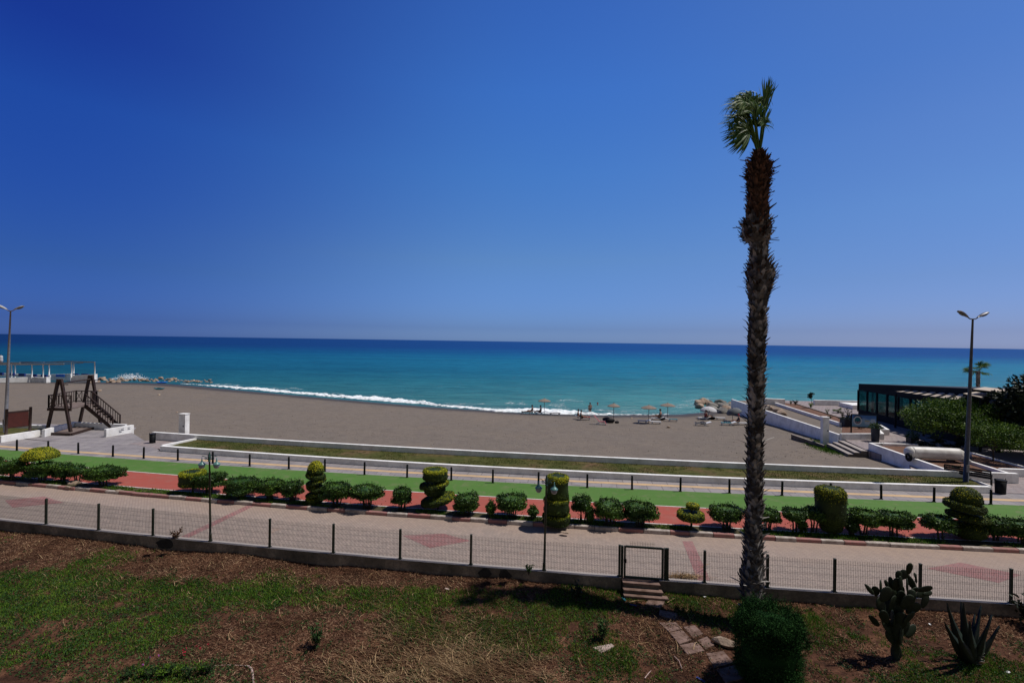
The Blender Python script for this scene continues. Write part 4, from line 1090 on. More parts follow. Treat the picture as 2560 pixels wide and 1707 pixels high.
def bush(x0, x1, yt, yc, yb, lab, stems=4, seed=1, sparse=False, off=None, lean=0.0, rose=False, px_stem=None):
    r = np.random.default_rng(seed)
    cx = (x0 + x1) / 2; b = G(px_stem or cx, yb, 0.1); Y = b[1]
    X = atY(cx, yb, Y)[0]
    R = (x1 - x0) / 2 / FPX * Y; Ry = min(R, 0.62) if R > 0.62 else R
    zt = atY(cx, yt, Y + Ry * 0.55)[2]; zc = atY(cx, yc, Y - Ry * 0.7)[2] - 0.05
    zc = max(zc, 0.17); zt += 0.05
    e = empty('rose_bush' if rose else 'clipped_bush', (b[0], b[1], 0.09), lab, 'bush', 'clipped evergreen bushes in the planting strip' if not rose else None)
    dx = X - b[0]
    mb = MB(); L = 0
    c = (dx, 0.0); z0 = zc - 0.09; z1 = zt - 0.09
    pw = 6.0 if not rose else 2.2
    sf = blob(mb, c, R * 0.97, z0, z1, pw, Ry, lump=0.21, lf=2.4, seed=seed, shrink=0.78, n=24, m=14)
    area = 4 * R * Ry + 3 * (R + Ry) * (z1 - z0)
    k = int((2100 if not sparse else 800) * area / 2.2) + 260
    q = shell_leaves(sf, k, 0.085, 0.055, c, (z0 + z1) / 2, 0.35, 0.75, r, 0.24, -1.0, facing=0.55)
    mb.quads(q)
    if not rose:
        ku = 70; P = np.stack([dx + r.normal(size=ku) * R * 0.45, r.normal(size=ku) * Ry * 0.35, r.uniform(0.02, max(0.05, z0 + 0.1), ku)], 1); mb.quads(leafquads(P, r.normal(size=(ku, 3)), 0.07, 0.04, r))
    # stray shoots on the clipped top
    kk = 55; th = r.random(kk) * 2 * PI; P = np.array([sf(t, 1.1 + 0.3 * r.random()) for t in th])
    for p in P:
        a = r.normal(size=3) * 0.35; a[2] = 1; h = r.uniform(0.04, 0.17)
        pp = np.array([p + unit(a) * h * f for f in (0.2, 0.6, 1.0)]); mb.quads(leafquads(pp, r.normal(size=(3, 3)) + [0, 0, 0.8], 0.07, 0.04, r))
    mb.build('crown', M['bushleaf'], e)
    mb = MB()
    for i in range(stems + 1):
        t = (i + 0.5) / (stems + 1) * 2 - 1
        top = np.array([dx + t * R * 0.62, r.uniform(-.2, .2) * Ry, z0 + (z1 - z0) * 0.42]); bot = np.array([t * 0.10 * (1 + R), r.uniform(-.05, .05), -0.05])
        mid = (top + bot) / 2 + np.array([t * R * 0.12 * -1, 0, 0.02]) + r.normal(size=3) * 0.03
        mb.tube([bot, mid, top], [0.036, 0.028, 0.018], 6)
        if r.random() < 0.7:
            t2 = top + np.array([r.uniform(-.25, .25), r.uniform(-.1, .1), 0.0]); mb.tube([mid, (mid + t2) / 2 + [0, 0, .03], t2], [0.016, 0.013, 0.008], 5)
    mb.build('stems', M['bark'], e)
    return e
bushes = [
 (-75, -5, 1146, 1182, 1197, 'outside', {}), 
 (0, 59, 1150, 1184, 1199, 'clipped green bush at the far left end of the red track', {}),
 (66, 145, 1156, 1190, 1202, 'clipped green bush directly under the golden mushroom-shaped shrub', {'stems': 3}),
 (136, 178, 1160, 1192, 1203, 'dense small bush just right of the golden mushroom-shaped shrub', {}),
 (174, 212, 1167, 1190, 1205, 'thin sparse bush where the kerb stones jut out, left part', {'sparse': True, 'stems': 2}),
 (208, 309, 1168, 1198, 1212, 'wide flat-topped bush left of the open stretch of red track', {}),
 (484, 560, 1183, 1217, 1232, 'clipped bush directly behind the left green lamp post', {}),
 (560, 650, 1196, 1232, 1244, 'first bush of the dense group right of the left lamp post', {'stems': 5}),
 (644, 704, 1201, 1233, 1247, 'second bush of the dense group right of the left lamp post', {}),
 (704, 757, 1205, 1237, 1250, 'rounded bush touching the left side of the slim spiral shrub', {}),
 (800, 880, 1208, 1247, 1264, 'spreading bush touching the right side of the slim spiral shrub', {'stems': 4}),
 (878, 957, 1216, 1246, 1268, 'umbrella-like bush on bare forked stems, right of the spiral shrub', {'stems': 5}),
 (980, 1030, 1223, 1258, 1273, 'compact round bush standing alone left of the stacked golden shrub', {}),
 (1134, 1198, 1237, 1278, 1286, 'clipped bush right of the stacked golden shrub', {}),
 (1239, 1318, 1240, 1275, 1293, 'broad bush on forked stems left of the right green lamp post', {'stems': 4}),
 (1432, 1478, 1243, 1276, 1304, 'small tree-like bush on two bare stems right of the tiered shrub', {'stems': 2}),
 (1487, 1562, 1254, 1294, 1309, 'left half of the long box-shaped bush pair above the gate', {'stems': 4}),
 (1556, 1644, 1256, 1297, 1312, 'right half of the long box-shaped bush pair above the gate', {'stems': 4}),
 (1772, 1858, 1264, 1301, 1320, 'spreading bush on forked stems just left of the palm trunk', {'stems': 4}),
 (1888, 1949, 1273, 1306, 1324, 'clipped bush just right of the palm trunk', {'stems': 3}),
 (1956, 2017, 1273, 1299, 1328, 'small-crowned bush with one bare stem left of the tall column shrub', {'stems': 1}),
 (2006, 2060, 1272, 1297, 1329, 'leaning dark bush touching the tall column shrub', {'stems': 2}),
 (2122, 2196, 1274, 1312, 1335, 'bush with a thick stem just right of the tall column shrub', {'stems': 2}),
 (2188, 2277, 1277, 1319, 1338, 'wide dense bush right of the tall column shrub, farther half', {'stems': 3}),
 (2312, 2386, 1290, 1325, 1346, 'umbrella-shaped bush on a single stem left of the last spiral shrub', {'stems': 1}),
 (2458, 2520, 1296, 1338, 1350, 'dark bush on bare stems right of the last spiral shrub', {'stems': 3}),
 (2514, 2600, 1302, 1343, 1356, 'dark bush cut off by the right edge of the view', {'stems': 4}),
]
for i, (x0, x1, yt, yc, yb, lab, kw) in enumerate(bushes):
    if lab == 'outside': lab = 'clipped green bush beyond the left edge of the view'
    bush(x0, x1, yt, yc, yb, lab, seed=20 + i, **kw)
for i, (x0, x1, yt, yc, yb, lab) in enumerate([
 (1214, 1240, 1257, 1284, 1290, 'little rose bush left of the broad bush on forked stems'),
 (1319, 1346, 1270, 1290, 1297, 'little rose bush beside the right green lamp post'),
 (1465, 1487, 1274, 1302, 1307, 'thin rose bush left of the box-shaped bush pair'),
 (1994, 2018, 1300, 1326, 1331, 'low leafy shoot beneath the bushes left of the column shrub'),
 (2112, 2144, 1300, 1330, 1337, 'low rose bush at the right foot of the column shrub')]):
    bush(x0, x1, yt, yc, yb, lab, seed=90 + i, sparse=True, rose=True, stems=3)

# ------------------------------------------------------------------ clipped ornamental shrubs
def topiary(px, yb, tiers, lab, mat='goldleaf_shaded', glow=1.0, leafL=0.055, stem=0.05, dens=1.0, stem_top=None, seed=3, topmat=None):
    """tiers: (x0, x1, ytop, ybottom, power, tilt) in photo pixels, stacked"""
    b = G(px, yb, 0.1); Y = b[1]
    e = empty('clipped_topiary', (b[0], b[1], 0.09), lab, 'topiary', 'ornamental clipped shrubs in the planting strip')
    r = np.random.default_rng(seed); hi = 0
    for j, (x0, x1, yt, yc, pw, tilt) in enumerate(tiers):
        R = (x1 - x0) / 2 / FPX * Y; cx = atY((x0 + x1) / 2, yb, Y)[0] - b[0]
        z1 = atY(px, yt, Y + R * 0.5)[2] - 0.09; z0 = atY(px, yc, Y - R * 0.35)[2] - 0.09
        z0 = max(z0, 0.0)
        mb = MB(); dm = pw < 0; sf = blob(mb, (cx, 0), R, z0, z1, abs(pw), R, lump=0.04, lf=3.0, seed=seed + j, shrink=0.965, n=36, m=26, tilt=tilt, dome=dm)
        area = PI * R * R * 1.6 + 2 * PI * R * (z1 - z0)
        k = int(area * 1500 * dens) + 200
        Q = shell_leaves(sf, k, leafL, leafL * 0.5, (cx, 0), (z0 + z1) / 2, 0.5, 0.5, r, 0.05, -1.0, facing=0.28)
        # upper tufts take sunlit gold, flanks shaded green: light painted into the colour
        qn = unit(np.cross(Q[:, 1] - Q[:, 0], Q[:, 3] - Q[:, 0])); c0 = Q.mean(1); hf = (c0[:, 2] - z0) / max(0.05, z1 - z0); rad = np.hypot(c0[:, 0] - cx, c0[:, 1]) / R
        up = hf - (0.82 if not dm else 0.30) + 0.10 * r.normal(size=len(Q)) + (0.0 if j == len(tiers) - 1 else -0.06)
        lit_tuft = up > 0
        if j < len(tiers) - 1: lit_tuft &= r.random(len(Q)) < 0.55
        lit_tuft &= r.random(len(Q)) < glow
        if mat == 'goldleaf_lit': lit_tuft |= r.random(len(Q)) < (0.25 if not dm else 0.6)
        mb.quads(Q[~lit_tuft], 0)
        if lit_tuft.any(): mb.quads(Q[lit_tuft], 1)
        mb.build('foliage_tier', [M['goldleaf_shaded'], M['goldleaf_lit']], e); hi = max(hi, (z0 + z1) / 2)
    mb = MB(); mb.tube([(0, 0, -0.05), (0.01, 0.0, hi * 0.5), (0, 0, hi)], [stem, stem * 0.8, stem * 0.6], 8); mb.build('trunk', M['bark'], e)
    return e
topiary(98, 1196, [(64, 138, 1114, 1146, -2.0, (0, 0))], 'golden mushroom-shaped shrub on a thin stem at the far left', 'goldleaf_lit', seed=31)
topiary(482, 1230, [(451, 511, 1173, 1217, 7, (0, 0))], 'golden-topped box-shaped shrub left of the left lamp post', 'goldleaf_lit', seed=32)
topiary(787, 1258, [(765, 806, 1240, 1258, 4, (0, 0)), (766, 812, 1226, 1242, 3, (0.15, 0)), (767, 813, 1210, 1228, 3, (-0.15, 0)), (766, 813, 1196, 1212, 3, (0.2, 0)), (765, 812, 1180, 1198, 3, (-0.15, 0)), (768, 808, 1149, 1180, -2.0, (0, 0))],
        'slim spiral-cut shrub with a pointed dome top', 'goldleaf_shaded', seed=33)
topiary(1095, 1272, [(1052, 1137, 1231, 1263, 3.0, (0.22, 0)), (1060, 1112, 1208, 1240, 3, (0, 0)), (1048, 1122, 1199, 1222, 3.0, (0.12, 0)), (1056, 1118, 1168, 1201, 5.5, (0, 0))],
        'stacked shrub with a golden drum on top and spreading tiers', 'goldleaf_shaded', seed=34, topmat='goldleaf_lit')
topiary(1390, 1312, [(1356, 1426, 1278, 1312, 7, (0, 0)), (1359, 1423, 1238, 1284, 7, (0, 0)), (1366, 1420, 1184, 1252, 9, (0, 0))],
        'tall three-tiered tower shrub behind the right lamp post', 'goldleaf_shaded', seed=35, dens=1.1)
topiary(1728, 1322, [(1694, 1759, 1272, 1302, 5, (0, 0)), (1716, 1747, 1257, 1273, 4, (0, 0))], 'low two-tiered golden shrub with a small disc on top', 'goldleaf_lit', seed=36)
topiary(2078, 1331, [(2052, 2102, 1290, 1331, 3, (0, 0)), (2041, 2110, 1212, 1315, 5.5, (0, 0))], 'tall rounded column shrub right of the palm trunk', 'goldleaf_shaded', glow=0.55, seed=37)
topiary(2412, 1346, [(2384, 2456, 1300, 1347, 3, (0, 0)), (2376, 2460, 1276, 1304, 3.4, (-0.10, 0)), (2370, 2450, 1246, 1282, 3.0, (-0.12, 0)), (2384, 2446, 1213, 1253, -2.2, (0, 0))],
        'dark spiral-cut shrub with a dome top at the right', 'goldleaf_shaded', glow=0.35, seed=38)

# low grass and weeds in the planting strip
k = 22000; xs = rng.uniform(-34, 26, k); f = rng.random(k)
P = np.stack([xs, LB(xs) + 0.2 + f * (LC(xs) - LB(xs) - 0.32), np.full(k, 0.09)], 1)
keep = np.array([nz(p[0], p[1], 0.45, 8) + 0.4 * nz(p[0], p[1], 2.0, 2) > 0.02 for p in P]); P = P[keep]
A = rng.normal(size=P.shape) * 0.6; A[:, 2] = 1
tag(MB().quads(leafquads(P, A, rng.uniform(0.05, 0.14, len(P)), 0.03)).build('strip_grass', M['grass']), 'patchy grass and weeds under the clipped bushes', 'grass', kind='stuff')

# broken white kerb stones at the left
for i, (a, b_, s, l) in enumerate([(185, 1208, 0.5, 'largest broken whitewashed kerb stone at the gap in the left bushes'), (172, 1219, 0.26, 'small whitewashed stone at the corner of the broken kerb'),
                             (300, 1228, 0.3, 'whitewashed stone lying on the kerb by the open red track'), (1412, 1332, 0.22, 'reddish stone on the kerb below the tower shrub')]):
    p = G(a, b_, 0.1); o = rock((p[0], p[1], 0.13), s, i % 4, l); o.scale = (s, s * 0.5, s * 0.35); o.data = rocks[i % 4]; o.rotation_euler = (0, 0, -0.1 * i)

# ------------------------------------------------------------------ street lamps
def twin_lamp(px, yb, pxt, yt, lab, dark):
    b = G(px, yb, 0.1); Y = b[1]; t = atY(pxt, yt, Y)
    e = empty('street_lamp', b, lab, 'street lamp', 'tall twin-headed street lamps')
    d = t - b; H = d[2]
    mb = MB(); mb.tube([(0, 0, 0), tuple(d * 0.35), tuple(d * 0.7), tuple(d)], [0.125, 0.10, 0.075, 0.045], 14)
    mb.build('pole', M['darkgalv' if dark else 'galv'], e)
    mb = MB(); mb.box((0, 0, 0.015), (0.42, 0.42, 0.03)); mb.build('base_plate', M['galv'], e)
    mb = MB(); mb.box((0.0, -0.12, 1.0), (0.14, 0.05, 0.4)); mb.build('service_hatch', M['galv'], e)
    for s in (-1, 1):
        mb = MB(); mb.tube([tuple(d - [0, 0, .02]), tuple(d + [s * 0.16, 0, 0.0]), tuple(d + [s * 0.30, 0, 0.10])], [0.035, 0.033, 0.03], 8); mb.build('bracket_arm', M['darkgalv' if dark else 'galv'], e)
        ax = np.array([s * math.cos(0.5), -0.12, math.sin(0.5)]) if s < 0 else np.array([math.cos(0.42), 0.1, math.sin(0.42)])
        M3 = frame3(ax); c0 = d + np.array([s * 0.28, 0, 0.08])
        n = 14; mb = MB(); V = []; st_ = [(0, .05, .04), (.08, .085, .07), (.3, .13, .10), (.5, .15, .10), (.66, .12, .075), (.74, .04, .02)]
        for (u, w_, h_) in st_:
            for q in range(n):
                a = 2 * PI * q / n; V.append(c0 + M3 @ np.array([u, w_ * math.cos(a), h_ * (math.sin(a) if math.sin(a) > 0 else 0.35 * math.sin(a))]))
        F = [(i * n + q, i * n + (q + 1) % n, (i + 1) * n + (q + 1) % n, (i + 1) * n + q) for i in range(len(st_) - 1) for q in range(n)] + [tuple(range(n)), tuple(range(len(st_) * n - 1, (len(st_) - 1) * n - 1, -1))]
        mb.add(V, F, smooth=True); h = mb.build('lamp_head', M['galv' if dark else 'headgrey'], e)
        V = [c0 + M3 @ np.array([0.42 + 0.22 * math.cos(2 * PI * q / 16), 0.11 * math.sin(2 * PI * q / 16), -0.045]) for q in range(16)]
        V2 = [c0 + M3 @ np.array([0.42 + 0.16 * math.cos(2 * PI * q / 16), 0.08 * math.sin(2 * PI * q / 16), -0.075]) for q in range(16)]
        mb = MB(); mb.add(V + V2, [(q, (q + 1) % 16, 16 + (q + 1) % 16, 16 + q) for q in range(16)] + [tuple(range(16, 32))]); mb.build('lens', M['glassdark'], h)
    return e
twin_lamp(13, 1087, 26.5, 777, 'tall grey twin-headed street lamp at the left edge', False)
twin_lamp(2414, 1214, 2432, 797, 'tall dark grey twin-headed street lamp at the right', True)

def park_lamp(px, yb, pxt, yt, lab, rot):
    b = G(px, yb, 0.07); b[1] = LA_t(b[0]) + WALL_T / 2; b = atY(px, yb, b[1]); b[2] = 0.08
    t = atY(pxt, yt, b[1]); H = t[2] - b[2]
    e = empty('park_lamp', b, lab, 'lamp post', 'green park lamp posts standing on the garden wall')
    dx = (t[0] - b[0])
    mb = MB(); mb.tube([(0, 0, 0), (dx * 0.3, 0, H * 0.3), (dx * .9, 0, H - 0.34)], [0.042, 0.036, 0.028], 12); mb.build('pole', M['lampolive'], e)
    mb = MB(); mb.lathe([(0.028, 0), (0.05, 0.01), (0.05, 0.03), (0.032, 0.05), (0.045, 0.10), (0.052, 0.17), (0.044, 0.24), (0.028, 0.28), (0.036, 0.295), (0.02, 0.32), (0.026, 0.335), (0.006, 0.38), (0, 0.39)], (dx, 0, H - 0.38), 14)
    mb.build('finial', M['lampgreen'], e)
    mb = MB(); mb.lathe([(0.075, 0), (0.075, 0.02), (0.05, 0.05), (0.045, 0.22), (0.052, 0.24), (0.042, 0.26)], (0, 0, 0), 14); mb.build('base', M['lampolive'], e)
    ca, sa = math.cos(rot), math.sin(rot)
    for s in (-1, 1):
        def L(u, z): return (dx + s * u * ca, s * u * sa, H - 0.38 + z)
        mb = MB(); pts = [L(0.03 + 0.235 * q / 10, 0.06 + 0.16 * math.sin(PI * min(1, q / 10) * 0.62)) for q in range(11)]
        mb.tube(pts, 0.011, 8)
        sc = [L(0.12 + 0.055 * (1 - q / 16) * math.cos(q * 0.75), 0.11 + 0.055 * (1 - q / 16) * math.sin(q * 0.75)) for q in range(15)]
        mb.tube(sc, 0.009, 6)
        sc = [L(0.06 + 0.035 * math.cos(q * 0.7 + 1), 0.21 + 0.03 * math.sin(q * 0.7 + 1)) for q in range(8)]
        mb.tube(sc, 0.008, 6)
        mb.build('scroll_arm', M['lampgreen'], e)
        c = L(0.265, 0)
        mb = MB(); mb.lathe([(0.0, 0.26), (0.014, 0.25), (0.016, 0.18), (0.030, 0.15), (0.026, 0.12), (0.05, 0.085), (0.09, 0.05), (0.128, 0.015), (0.13, 0.0), (0.118, -0.005)][::-1], (c[0], c[1], c[2] - 0.10), 20)
        h = mb.build('lamp_shade', M['shadegreen'], e)
        mb = MB(); mb.lathe([(0.0, -0.155), (0.05, -0.147), (0.085, -0.115), (0.105, -0.06), (0.108, -0.006)], (c[0], c[1], c[2] - 0.10), 20); mb.build('globe', M['globe'], h)
    return e
park_lamp(526, 1350, 523.5, 1129, 'dark green twin-globe lamp post in front of the golden-topped box-shaped shrub', 0.1)
park_lamp(1360, 1432, 1366.5, 1186, 'dark green twin-globe lamp post in front of the tower shrub', -0.25)

# ------------------------------------------------------------------ palms
def fan_leaf(mb, hub, axis, up, L, n=26, spread=2.3, droop=0.5, width=0.035, wind=(0, 0, 0), mi=0, r=rng, fold=0.0):
    """palmate leaf: leaflets radiate from the hub, stiff inside and hanging at the ends"""
    axis = unit(np.asarray(axis, float)); side = unit(np.cross(axis, up)); up = np.cross(side, axis)
    Q = []
    for i in range(n):
        a = (i / (n - 1) - 0.5) * spread + r.normal() * 0.03
        d = axis * math.cos(a) + side * math.sin(a) + up * (fold * abs(math.sin(a)) + r.normal() * 0.10)
        d = unit(d); l = L * (0.78 + 0.22 * math.cos(a)) * r.uniform(0.72, 1.12)
        rd = r.uniform(0.6, 1.6); w = width * r.uniform(0.8, 1.2); p = np.array(hub, float); wv = unit(np.cross(d, up + r.normal(size=3) * 0.25))
        prev = (p - wv * w * 0.12, p + wv * w * 0.12); m = 6
        for j in range(1, m + 1):
            t = j / m
            dd = d + np.array([0, 0, -1.0]) * droop * rd * max(0, t - 0.30) ** 1.2 * 2.8 + np.asarray(wind) * max(0, t - 0.3) * 1.6
            p = p + unit(dd) * l / m
            ww = w * (0.5 + 1.0 * min(t, 1 - t) * 1.6) if j < m else 0.003
            cur = (p - wv * ww * 0.5, p + wv * ww * 0.5)
            Q.append([prev[0], prev[1], cur[1], cur[0]]); prev = cur
    mb.quads(np.array(Q).reshape(-1, 3), mi)
def big_palm():
    prof = [ # y px, centre x px, half width px
        (1562, 1880, 24), (1505, 1881, 24), (1470, 1879, 28), (1440, 1880, 29), (1400, 1883, 23), (1330, 1884, 20), (1240, 1886, 19), (1100, 1888, 18.5), (1000, 1890, 19), (900, 1891.5, 20), (850, 1892, 21), (800, 1894, 21),
        (755, 1896, 22), (735, 1897, 29), (700, 1901, 37), (675, 1902, 38), (657, 1899, 29), (645, 1898, 22), (608, 1897, 23), (600, 1890, 38), (562, 1891, 38), (542, 1893, 30), (520, 1894, 22), (480, 1895, 24), (450, 1896, 27), (430, 1897, 27), (412, 1898, 21), (398, 1898, 12), (385, 1897, 7)]
    base = G(1880, 1568, GZ); Y0 = base[1]
    ztop = None
    def cen(y):
        t = (1562 - y) / 1180
        Y = Y0 + 2.7 * t
        return Y
    e = empty('palm_tree', (base[0], base[1], GZ), 'tall lone palm with a shaggy trunk and a small wind-blown crown', 'palm tree')
    ys = np.array([p[0] for p in prof])[::-1]; xsx = np.array([p[1] for p in prof])[::-1]; hw = np.array([p[2] for p in prof])[::-1]
    def ring(y):
        Y = cen(y); x = np.interp(y, ys, xsx); h = np.interp(y, ys, hw)
        p = atY(x, y, Y); return p, h / FPX * Y * 0.98
    yy = np.arange(1568, 384, -6.0)
    C_ = [ring(y) for y in yy]; C_[0][0][2] = min(C_[0][0][2], GZ - 0.3)
    Z = np.array([c[0][2] for c in C_]); XX = np.array([c[0][0] for c in C_]); YY = np.array([c[0][1] for c in C_]); RR = np.array([c[1] for c in C_])
    zt = Z[-1]
    def at(z):
        return np.array([np.interp(z, Z, XX), np.interp(z, Z, YY), z]), np.interp(z, Z, RR)
    base_l = np.array([base[0], base[1], GZ])
    zc = at(0)[0][2]
    # split: weathered lower trunk / younger brown upper trunk
    zs = ring(545)[0][2]
    ztop_s = ring(470)[0][2]; bulges = [(ring(565)[0][2], 0.5), (ring(690)[0][2], 0.55)]
    for part, za, zb, m, nbt in (('trunk', GZ - 0.2, zs, 'palmgrey', 1750), ('upper_trunk', zs, zt, 'palmbrown', 800)):
        mb = MB(); n = 24; k = int((zb - za) / 0.07)
        V = []
        for i in range(k + 1):
            z = za + (zb - za) * i / k; c, r0 = at(z)
            for q in range(n):
                a = 2 * PI * q / n; core = 0.80 if (z > ztop_s or any(abs(z - zb_) < hb_ for zb_, hb_ in bulges)) else 0.86; rr = r0 * (core + 0.07 * mnoise.noise(Vector((math.cos(a) * 3, math.sin(a) * 3, z * 4))))
                V.append(c + np.array([rr * math.cos(a), rr * math.sin(a), 0]) - base_l)
        F = np.array([(i * n + q, i * n + (q + 1) % n, (i + 1) * n + (q + 1) % n, (i + 1) * n + q) for i in range(k) for q in range(n)])
        mb.add(V, F, 0, True)
        r = np.random.default_rng(5 if part == 'trunk' else 6)
        for i in range(nbt):
            f = (i + 0.5) / nbt; z = za + 0.1 + (zb - za - 0.1) * f; c, r0 = at(z)
            a = i * 2.39996 + r.normal() * 0.15
            out = np.array([math.cos(a), math.sin(a), 0]); tg = np.array([-math.sin(a), math.cos(a), 0])
            bl = r.uniform(0.10, 0.24) * (1.0 if part == 'trunk' else 1.15)
            flare = r.uniform(0.2, 0.7); 
            if r.random() < 0.12: flare *= 2.4; bl *= 1.3
            dirv = unit(out * flare + np.array([0, 0, 1.0]) + tg * r.normal() * 0.15)
            w = r.uniform(0.045, 0.085); th = 0.012
            p0 = c + out * r0 * 0.84 - base_l
            p1 = p0 + dirv * bl * 0.6 + out * 0.02 * flare; p2 = p0 + dirv * bl + out * flare * r.uniform(-0.02, 0.09) + tg * r.normal() * 0.015
            wv = tg
            V = [p0 - wv * w, p0 + wv * w, p1 - wv * w * .75, p1 + wv * w * .75, p2 - wv * w * .3, p2 + wv * w * .3, p1 - out * 0.03, p0 - out * .02]
            mb.add(V, [(0, 1, 3, 2), (2, 3, 5, 4), (0, 2, 6, 7), (1, 7, 6, 3), (2, 4, 6), (3, 6, 5), (4, 5, 6)])
        mb.build(part, M[m], e)
    # long dead leaf bases at the shaggy bulges
    r = np.random.default_rng(11); mb = MB()
    for i in range(430):
        band = r.choice([0, 0, 0, 1, 1, 2]); y = [r.uniform(398, 452) if r.random() < .75 else r.uniform(440, 520), r.uniform(545, 602), r.uniform(655, 735)][band]
        z = ring(y)[0][2]; c, r0 = at(z); a = r.random() * 2 * PI
        out = np.array([math.cos(a), math.sin(a), 0]); tg = np.array([-math.sin(a), math.cos(a), 0])
        L = r.uniform(0.12, 0.30) * (1.1 if band == 0 else 0.95) * (1.6 if r.random() < 0.16 else 1.0); dirv = unit(out * r.uniform(0.6, 1.2) + np.array([0, 0, r.uniform(-0.25, 1.0)]) + tg * r.normal() * 0.2)
        p0 = c + out * r0 * 0.72 - base_l; w = 0.05
        V = [p0 - tg * w, p0 + tg * w, p0 + dirv * L - tg * w * .45 + out * .0, p0 + dirv * L + tg * w * .45, p0 - np.cross(dirv, tg) * -0.02, p0 + dirv * L * 0.9 + np.array([0, 0, -.02])]
        mb.add(V, [(0, 1, 3, 2), (0, 2, 5, 4), (1, 4, 5, 3), (2, 3, 5)])
    mb.build('leaf_bases', M['palmbrown'], e)
    # crown: fans folded and swept by the wind to the left
    top = ring(390)[0] - base_l; Yt = cen(390)
    def at_l(px, py, dy=0.0):
        return atY(px, py, Yt + dy) - base_l
    fans = [ # hub px, py, dy ; axis tip px,py ; length m ; spread ; droop ; n ; fold
        ((1876, 322, -0.15), (1822, 300), 1.15, 2.0, 0.55, 30, 0.2),
        ((1864, 285, 0.1), (1838, 235), 1.10, 1.9, 1.25, 30, 0.1),
        ((1874, 330, -0.3), (1812, 345), 1.05, 1.8, 0.40, 30, 0.1),
        ((1872, 335, 0.2), (1828, 375), 0.90, 1.6, 0.30, 26, 0.0),
        ((1872, 290, 0.25), (1852, 205), 1.30, 0.9, 0.9, 26, 0.1),
        ((1868, 275, -0.1), (1858, 215), 0.95, 1.7, 1.3, 34, 0.2),
        ((1862, 300, 0.4), (1835, 290), 1.0, 2.2, 0.9, 30, 0.0),
        ((1866, 262, -0.3), (1845, 240), 0.85, 2.3, 1.3, 34, 0.2),
        ((1870, 310, 0.05), (1850, 330), 0.8, 2.4, 0.6, 30, 0.2),
        ((1872, 300, -0.2), (1850, 262), 1.0, 1.3, 0.8, 30, 0.3),
        ((1908, 318, 0.0), (1908, 262), 0.75, 0.9, 0.25, 26, 0.1),
        ((1912, 290, 0.15), (1925, 195), 1.30, 0.35, 0.05, 16, 0.1),
        ((1909, 270, -0.1), (1924, 212), 0.95, 0.55, 0.25, 20, 0.1),
        ((1906, 262, 0.1), (1900, 235), 0.6, 1.8, 1.3, 26, 0.2),
        ((1912, 312, -0.1), (1905, 292), 0.5, 2.4, 1.2, 26, 0.2),
        ((1888, 300, -0.25), (1880, 225), 1.0, 1.6, 0.8, 34, 0.2),
        ((1886, 275, 0.1), (1882, 205), 0.95, 1.5, 0.9, 30, 0.2),
        ((1892, 318, 0.1), (1890, 280), 0.8, 2.6, 0.9, 34, 0.2),
        ((1876, 258, -0.1), (1860, 218), 0.85, 1.9, 1.3, 34, 0.2)]
    for (hx, hy, dy), (tx, ty), L, spd, drp, n, fold in fans:
        mb = MB(); hub = at_l(hx, hy, dy); tip = at_l(tx, ty, dy * 1.5)
        mid = (top + hub) / 2 + np.array([0.02, 0, 0.05])
        mb.tube([top - [0, 0, 0.25], top + (mid - top) * 0.4, mid, hub], [0.045, 0.034, 0.024, 0.014], 6)
        ax = tip - hub
        upv = np.array([0.25, -1.0, 0.35])
        wind = (-0.75, 0, 0.0) if tx < 1890 else (-0.10, 0, 0.1)
        fan_leaf(mb, hub, ax, upv, L, n, spd, drp, 0.042, wind, fold=fold)
        mb.build('frond', M['palmleaf'], e)
    return e
big_palm()

def small_palm(px, yb, yt, wpx, z, lab, trunk_r=0.18, nf=12, Lf=1.3, mat='palmleaf', name='palm_tree'):
    b = G(px, yb, z); Y = b[1]; H = atY(px, yt, Y)[2] - z; Lf = wpx / 2 / FPX * Y
    e = empty(name, b, lab, 'palm tree')
    th = max(0.1, H - Lf * 0.8)
    mb = MB(); mb.tube([(0, 0, -0.2), (0, 0, th * 0.5), (0, 0, th)], [trunk_r * 1.2, trunk_r, trunk_r * 1.1], 12)
    for i in range(int(th * 60)):
        a = i * 2.4; zz = th * i / max(1, th * 60); o = np.array([math.cos(a), math.sin(a), 0]); p = o * trunk_r * 0.95 + np.array([0, 0, zz]); d = unit(o * 0.8 + [0, 0, 1])
        t = np.array([-math.sin(a), math.cos(a), 0]); mb.add([p - t * .05, p + t * .05, p + d * .16 + t * .02, p + d * .16 - t * .02], [(0, 1, 2, 3)])
    mb.build('trunk', M['palmgrey'], e)
    for i in range(nf):
        a = i * 2.4; el = -0.25 + 1.5 * ((i * 0.37) % 1)
        d = np.array([math.cos(a) * math.cos(el), math.sin(a) * math.cos(el), math.sin(el)]); hub = np.array([0, 0, th]) + d * Lf * 0.45
        mb = MB(); mb.tube([(0, 0, th - 0.1), tuple(hub)], [0.025, 0.012], 5); fan_leaf(mb, hub, d, (0, 0, 1), Lf * 0.62, 18, 2.6, 0.5, 0.07); mb.build('frond', M[mat], e)
    return e
small_palm(2444, 1030, 902, 64, 0.1, 'small fan palm rising behind the restaurant roof', 0.17, 15)
small_palm(2095, 1032, 1017, 26, 0.1, 'tiny young palm on the paving beyond the pier flower bed', 0.05, 8)
small_palm(2330, 1118, 1086, 76, 0.1, 'low dark fan palm at the back of the tank bed, left one', 0.10, 14, mat='darkleaf')
small_palm(2392, 1124, 1092, 70, 0.1, 'low dark fan palm at the back of the tank bed, right one', 0.10, 14, mat='darkleaf')

